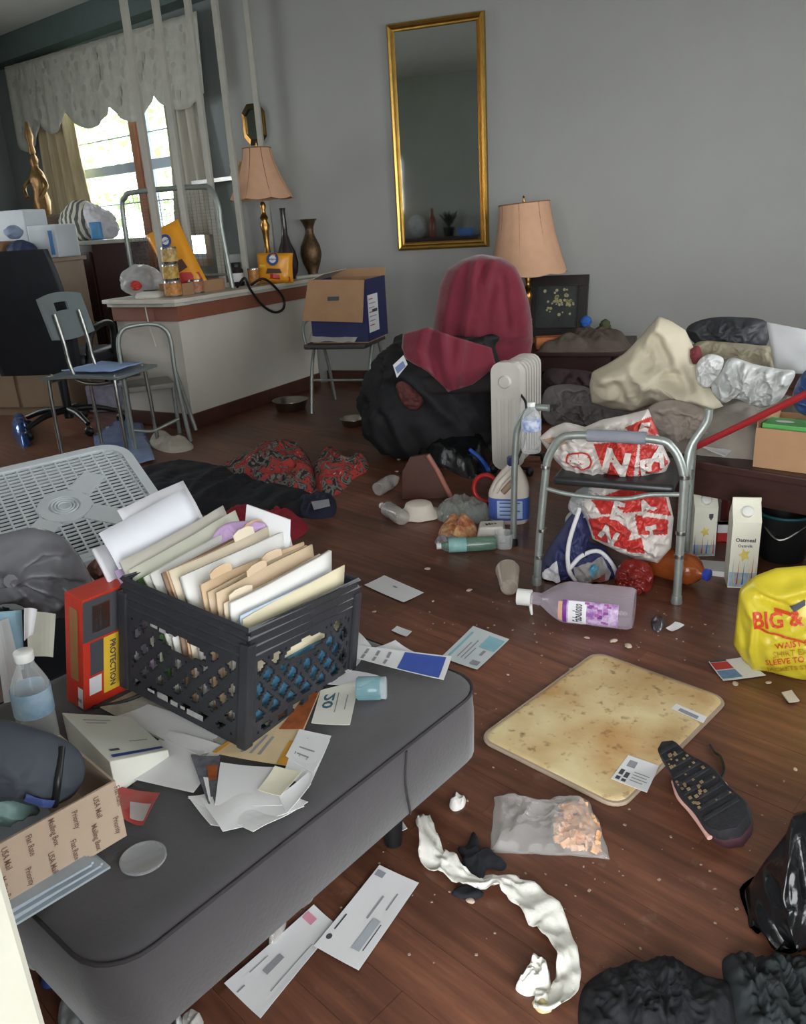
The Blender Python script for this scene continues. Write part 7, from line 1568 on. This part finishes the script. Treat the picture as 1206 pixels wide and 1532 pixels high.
# ================================================================== foreground floor things
# stained mat
mp=wp((722,1112),(942,1222),(1078,1046),(884,977)); cx0=sum(mp,Vector())/4
ax_=(mp[1]-mp[0]).normalized(); ay_=(mp[3]-mp[0]); ay_=(ay_-ax_*ay_.dot(ax_)); ay_.normalize(); lx_=((mp[1]-mp[0]).length+(mp[2]-mp[3]).length)/2; ly_2=((mp[3]-mp[0]).length+(mp[2]-mp[1]).length)/2
Mm=Matrix(((ax_.x,ay_.x,0,cx0.x),(ax_.y,ay_.y,0,cx0.y),(0,0,1,0),(0,0,0,1)))
t=thing('foam_mat','stained cream memory foam mat with paper labels lying on the floor','mat',cx0)
def mat_foam():
    m=bpy.data.materials.new('stained_cream_foam'); m.use_nodes=True; T=m.node_tree; b=T.nodes['Principled BSDF']; N=T.nodes.new; L=T.links.new
    tc=N('ShaderNodeTexCoord'); n1=N('ShaderNodeTexNoise'); n1.inputs['Scale'].default_value=5; n1.inputs['Detail'].default_value=7; L(tc.outputs['Object'],n1.inputs['Vector'])
    r=N('ShaderNodeValToRGB'); e=r.color_ramp.elements; e[0].position=.36; e[0].color=(*lin((222,204,158)),1); e[1].position=.66; e[1].color=(*lin((188,146,92)),1); L(n1.outputs['Fac'],r.inputs[0])
    n2=N('ShaderNodeTexNoise'); n2.inputs['Scale'].default_value=46; n2.inputs['Detail'].default_value=4; L(tc.outputs['Object'],n2.inputs['Vector'])
    r2=N('ShaderNodeValToRGB'); r2.color_ramp.elements[0].position=.58; r2.color_ramp.elements[0].color=(0,0,0,1); r2.color_ramp.elements[1].position=.76; r2.color_ramp.elements[1].color=(.8,.8,.8,1); L(n2.outputs['Fac'],r2.inputs[0])
    mx=N('ShaderNodeMix'); mx.data_type='RGBA'; L(r2.outputs[0],mx.inputs['Factor']); L(r.outputs[0],mx.inputs['A']); mx.inputs['B'].default_value=(*lin((120,80,48)),1); L(mx.outputs['Result'],b.inputs['Base Color']); b.inputs['Roughness'].default_value=.8
    bp=N('ShaderNodeBump'); bp.inputs['Strength'].default_value=.15; bp.inputs['Distance'].default_value=.005; L(n2.outputs['Fac'],bp.inputs['Height']); L(bp.outputs[0],b.inputs['Normal']); return m
hx,hy=lx_/2,ly_2/2
loft([(rrect(-hx,hx,-hy,hy,.04),.0008),(rrect(-hx-.002,hx+.002,-hy-.002,hy+.002,.04),.006),(rrect(-hx,hx,-hy,hy,.04),.011)],'mat_edge',M('grey_brown_binding',(176,156,136),.85,var=.1),t,Mm,True)
loft([(rrect(-hx+.006,hx-.006,-hy+.006,hy-.006,.036),.011),(rrect(-hx+.01,hx-.01,-hy+.01,hy-.01,.034),.0135),(rrect(-hx+.02,hx-.02,-hy+.02,hy-.02,.03),.014)],'foam_top',mat_foam(),t,Mm,True)
def mpt(x,y,z=.0146): return Mm.inverted()@W(x,y,z)
def mlabel(pxs,lines,nm='care_label'):
    q=[mpt(*p) for p in pxs]; q=[Vector((p.x,p.y,.0146)) for p in q]; o=MB(Mm).hexa(q,[p+Vector((0,0,.0008)) for p in q]).build(nm,m_paper,t)
    f_=lambda u,v: Mm@(q[0].lerp(q[1],u).lerp(q[3].lerp(q[2],u),v)+Vector((0,0,.0009))); return o,f_
o,f_=mlabel(((940,1130),(986,1146),(968,1186),(914,1165)),0); decal(f_,[(.08,.55,.2,.75),(.25,.6,.37,.8),(.08,.82,.2,.94),(.25,.85,.37,.95)],m_ink,o,'wash_symbol',.0004); decal(f_,[(.45,.5,.9,.53),(.45,.6,.85,.63),(.45,.7,.9,.73),(.45,.8,.8,.83),(.15,.15,.4,.4)],m_inkg,o,'text_line',.0004)
o,f_=mlabel(((1004,1060),(1012,1053),(1058,1073),(1052,1082)),0,'brand_tag'); decal(f_,[(.1,.2,.6,.8)],m_inkg,o,'text_line',.0004)
# shoe, sole up
sA=W(1000,1158); sB=W(1098,1276); sx_=(sB-sA); sL=.285; sx_.z=0; sx_.normalize(); sA=(sA+sB)/2-sx_*sL/2; Sm=frame(sA,sx_)
t=thing('running_shoe','dark maroon running shoe lying with its black sole upward','shoe',sA+sx_*.1)
def swid(q): return .036+.012*math.cos((q-.72)*4.2)+.004*math.cos(q*14) if .0<=q<=1 else 0
def shoe_sec(z,k,sh=0.0,xs=1.0):
    out=[]; n=22
    for j in range(n+1): q=j/n; e=(1-(2*q-1)**8)**.5 if 0<q<1 else 0; out.append(((.5+(q-.5)*xs)*sL, swid(q)*k*e+sh))
    for j in range(n-1,0,-1): q=j/n; e=(1-(2*q-1)**8)**.5; out.append(((.5+(q-.5)*xs)*sL,-swid(q)*k*e*.92+sh))
    return out
roll=.42
Sr=Sm@Matrix.Translation((0,0,.052))@Matrix.Rotation(roll,4,'X')
loft([(shoe_sec(0,1.0),.03),(shoe_sec(0,1.06),.022),(shoe_sec(0,1.06),.006),(shoe_sec(0,1.0),.0)],'sole',M('black_rubber_sole',(40,40,44),.7,var=.25,scale=40,bump=.3),t,Sr,True)
loft([(shoe_sec(0,1.02),.004),(shoe_sec(0,.98,0,.99),-.018),(shoe_sec(0,.85,0,.93),-.038),(shoe_sec(0,.55,0,.8),-.05)],'upper',M('maroon_mesh',(66,34,42),.75,var=.2,scale=20),t,Sr,'all')
MB(Sr).tube([(q*sL,-swid(q)*.98,.0) for q in (.3,.45,.6,.75,.88)],.006,8,4).build('pink_edge',M('dusty_pink_rubber',(206,160,150),.6),t,True); MB(Sr).tube([(q*sL,swid(q)*1.03,.0) for q in (.55,.62,.7)],.006,8,4).build('white_edge',m_wst,t,True)
for k in range(9): q=.1+.09*k; w_=swid(q)*.85; MB(Sr).box(q*sL-.004,q*sL+.004,-w_,w_,.0302,.034).build('tread',MATS['black_rubber_sole'],t)
dm=MB(Sr); rr_=random.Random(9)
for k in range(40): q=rr_.uniform(.12,.75); y=rr_.uniform(-.8,.8)*swid(q); s_=rr_.uniform(.0015,.004); dm.box(q*sL-s_,q*sL+s_,y-s_,y+s_,.034,.0355)
dm.build('stuck_dirt',M('tan_dirt',(150,126,96),.9,var=.3),t)['kind']='stuff'
MB().tube([Vector((p.x,p.y,.006)) for p in wp((1082,1200),(1076,1176),(1083,1155),(1078,1136),(1068,1128),(1062,1118))],.0035,6,6).build('lace',m_black,t,True)
# black bin bag right
P0=W(1180,1390)+Vector((.02,.05,0))
Billow([(1100,1388),(1108,1345),(1140,1295),(1175,1250),(1185,1222),(1206,1216),(1260,1230),(1300,1320),(1300,1410),(1206,1410),(1150,1400)],P0,None,.12,.1,81,.012,5,sm=False,zmin=.003,c=(1200,1340),ridges=[(((1185,1225),(1180,1290),(1206,1350)),.02,6),(((1120,1320),(1160,1340),(1206,1390)),.02,6),(((1130,1340),(1140,1370),(1120,1390)),.02,5),(((1150,1290),(1190,1310)),-.02,6),(((1150,1360),(1190,1392)),-.016,5),(((1200,1240),(1215,1300)),-.02,6)]).build('black_bin_bag',MATS['black_bin_liner'],'glossy black bin bag on the floor at the right edge','bin bag')
# black clothes at the bottom right
m_bk2=M('black_denim',(26,27,32),.85,var=.2,scale=14,bump=.2)
o=heap_mb(wp((868,1490),(900,1455),(960,1440),(1010,1438),(1060,1462),(1090,1470),(1100,1500),(1090,1560),(1000,1580),(880,1560)),.036,0,85,.75,14,n=130,rings=34); tag(o.build('black_jeans',m_bk2,None,'all'),'black jeans crumpled on the floor at the bottom edge','jeans')
o=heap_mb(wp((1080,1440),(1105,1432),(1120,1442),(1160,1434),(1230,1440),(1240,1560),(1130,1570),(1095,1510)),.038,0,86,.75,14,n=130,rings=34); tag(o.build('dark_green_jacket',M('dark_green_cloth',(34,40,42),.85,var=.2,bump=.15),None,'all'),'dark green black jacket on the floor at the bottom right corner','jacket')
# clear bag with orange crumbs
o=heap_mb(wp((733,1275),(740,1192),(775,1196),(800,1204),(840,1196),(880,1198),(900,1240),(912,1286),(850,1280),(790,1278)),.034,0,87,.5,11,n=120,rings=28,jag=.004,smooth_out=False); pbag=tag(o.build('clear_snack_bag',film('clear_bag_film',(214,212,210),.22,.1),None,'all'),'clear plastic bag holding orange crumbs lying on the floor','plastic bag')
cm=MB(); rc_=random.Random(12); poly=wp((838,1210),(872,1204),(892,1240),(900,1278),(850,1272),(828,1252))
for k in range(230):
    a_,b_,c_=rc_.sample(poly,3); u_,v_=rc_.random(),rc_.random()
    if u_+v_>1: u_,v_=1-u_,1-v_
    p=a_+(b_-a_)*u_+(c_-a_)*v_; s_=rc_.uniform(.003,.012); cm.M=Matrix.Translation(p+Vector((0,0,.003+rc_.random()*.009)))@Matrix.Rotation(rc_.random()*3,4,(rc_.random(),rc_.random(),1)); cm.box(-s_,s_,-s_*.6,s_*.6,-s_*.25,s_*.25)
tag(cm.build('orange_crumbs',M('orange_snack_crumbs',(224,150,96),.8,var=.2,scale=60,col2=(236,200,160),contrast=.2),None),'orange snack crumbs inside the clear plastic bag','crumbs',kind='stuff')
# toilet paper strip
tp_=[(632,1228,24),(642,1258,30),(650,1290,44),(668,1300,36),(690,1318,26),(720,1330,24),(752,1326,30),(785,1345,46),(815,1375,58),(838,1410,40),(850,1445,34),(848,1478,40),(828,1505,40),(800,1502,36)]
cl=crv([W(x,y) for x,y,w_ in tp_],6); ws=[W(x+w_/2,y).x-W(x-w_/2,y).x for x,y,w_ in tp_]
def wat(t_): k=t_*(len(ws)-1); i=min(len(ws)-2,int(k)); return ws[i]+(ws[i+1]-ws[i])*(k-i)
def tfn(u,v):
    i=min(len(cl)-1,int(u*(len(cl)-1)+.5)); p=cl[i]; d=(cl[min(i+1,len(cl)-1)]-cl[max(i-1,0)]).normalized(); s_=Vector((-d.y,d.x,0)); w_=wat(u)*1.0*(1+.15*nz3((u*30,v*2,0),1,3))
    z=.004+.016*max(0,crease((u*9,v*1.5,0),1.4,4))+.012*abs(math.sin(u*19))*(v if int(u*6)%2 else 1-v)
    return p+s_*w_*(v-.5)+Vector((0,0,z))
mb=MB(); mb.grid(tfn,len(cl)-1,10,.0006); o=mb.build('toilet_paper_strip',M('toilet_tissue',(226,224,216),.9,var=.04,scale=12,bump=.15,bscale=80),None,'all'); tag(o,'long crumpled strip of toilet paper trailing across the floor','toilet paper')
mb=heap_mb(wp((770,1480),(790,1458),(800,1440),(820,1455),(822,1480),(800,1490)),.035,0,89,.9,7,n=60,rings=14,jag=.01); mb.build('crumpled_end',MATS['toilet_tissue'],o,'all')
mb=heap_mb(wp((796,1500),(812,1495),(826,1512),(808,1516)),.012,0,90,.5,6,n=30,rings=8); mb.build('stained_end',M('yellow_stained_tissue',(206,186,140),.9),o,'all')
# dark glove
gl=[W(x,y) for x,y in ((712,1262),(722,1278),(730,1296),(716,1304),(700,1300),(690,1290),(704,1278))]
tag(heap_mb(wp((700,1262),(708,1245),(716,1260),(718,1277),(735,1273),(746,1285),(758,1293),(752,1303),(730,1300),(722,1315),(700,1312),(688,1299),(692,1286),(684,1270),(693,1268)),.016,0,97,.5,8,n=90,rings=16).build('black_glove',m_bcl,None,'all'),'small crumpled black glove lying beside the toilet paper strip','glove')
o=heap_mb(wp((676,1338),(690,1326),(722,1334),(718,1344),(696,1346)),.01,0,98,.5,6,n=40,rings=10); tag(o.build('black_sock',m_bcl,None,'all'),'black sock tucked under the toilet paper strip','sock')
sheet('stain',((660,1192),(700,1180),(730,1240),(690,1250)),'','') if False else None
# rubbish at the lower left by the door post
for k,(pts,m_,nm,lab,cat) in enumerate(((((40,1440),(58,1412),(70,1440),(52,1452)),m_paper,'grey_paper_scrap','small grey paper scrap on the floor by the cream door post','scrap'),(((62,1470),(92,1452),(98,1462),(72,1480)),m_blu,'blue_wrapper','blue wrapper on the floor by the cream door post','wrapper'),(((90,1500),(130,1480),(160,1510),(150,1560),(95,1560)),film('clear_cup_film',(190,196,198),.4,.1),'clear_plastic_cup','crushed clear plastic at the bottom left by the bench','plastic'),(((240,1560),(256,1508),(272,1525),(268,1560)),m_paper,'white_paper_corner','white paper corner at the bottom edge left of the envelopes','paper'),(((272,1532),(290,1515),(305,1530),(290,1560)),film('clear_scrap2',(206,204,200),.4,.12),'clear_wrapper','crinkled clear wrapper at the bottom edge','wrapper'))):
    o=heap_mb(wp(*pts),.02,0,100+k,.7,7,n=44,rings=10); tag(o.build(nm,m_,None,'all'),lab,cat)
# crumbs: single larger bits, and fine grit
rb_=random.Random(21); m_cr=M('pale_crumb',(206,186,166),.85,var=.15)
bits=[((640,852),.012),((702,884),.011),((560,1002),.006),((704,1349),.008),((918,960),.012),((940,968),.014),((878,955),.008),((1150,1022),.008),((1100,1024),.01),((1002,1022),.008),((560,916),.008),((1190,1152),.006),((556,1220),.005),((855,1002),.007),((648,900),.006),((760,1010),.005),((600,664),.014),((597,688),.012),((613,692),.01),((594,706),.01),((640,700),.008)]
where=['behind the bench near the envelope','between the cleaner bottle and the pale card','at the back corner of the bench','under the toilet paper strip','below the cleaner bottle, left of the foil','below the foil scrap','just below the cleaner bottle label','beside the glossy card','left of the glossy card','above the mat corner','left of the lone envelope','near the black bin bag','at the lower side of the bench','above the foam mat','right of the lone envelope','near the bench corner and mat','at the edge of the black clothes heap','above the crushed bottle beyond the paper bowl','right of the crumb above the crushed bottle','close to the neck of the farther crushed bottle','at the foot of the wooden panel']
for k,((p,s_),wh) in enumerate(zip(bits,where)):
    P=W(*p); o=sack_mb(P,s_,s_*.7,s_*.6,k,.5,3,nu=14,nv=8,rot=k).build('food_crumb',m_cr,None,'all'); tag(o,'pale crumb on the floor '+wh,'crumb',group='crumbs on the floor')
gm=MB()
for k in range(270):
    x=rb_.gauss(830,210); y=rb_.choice((rb_.gauss(1000,90),rb_.gauss(1300,70),rb_.uniform(850,1450),rb_.gauss(940,25)))
    if not(350<x<1200 and 840<y<1500): continue
    P=W(x,y); s_=rb_.uniform(.0008,.0032); a=rb_.random()*3
    gm.M=RZ(a,P); gm.box(-s_,s_,-s_*.7,s_*.7,0,s_*.7)
o=gm.build('floor_grit',M('pale_grit',(176,154,136),.9,var=.2),None); tag(o,'fine pale grit scattered over the hardwood floor','grit',kind='stuff')
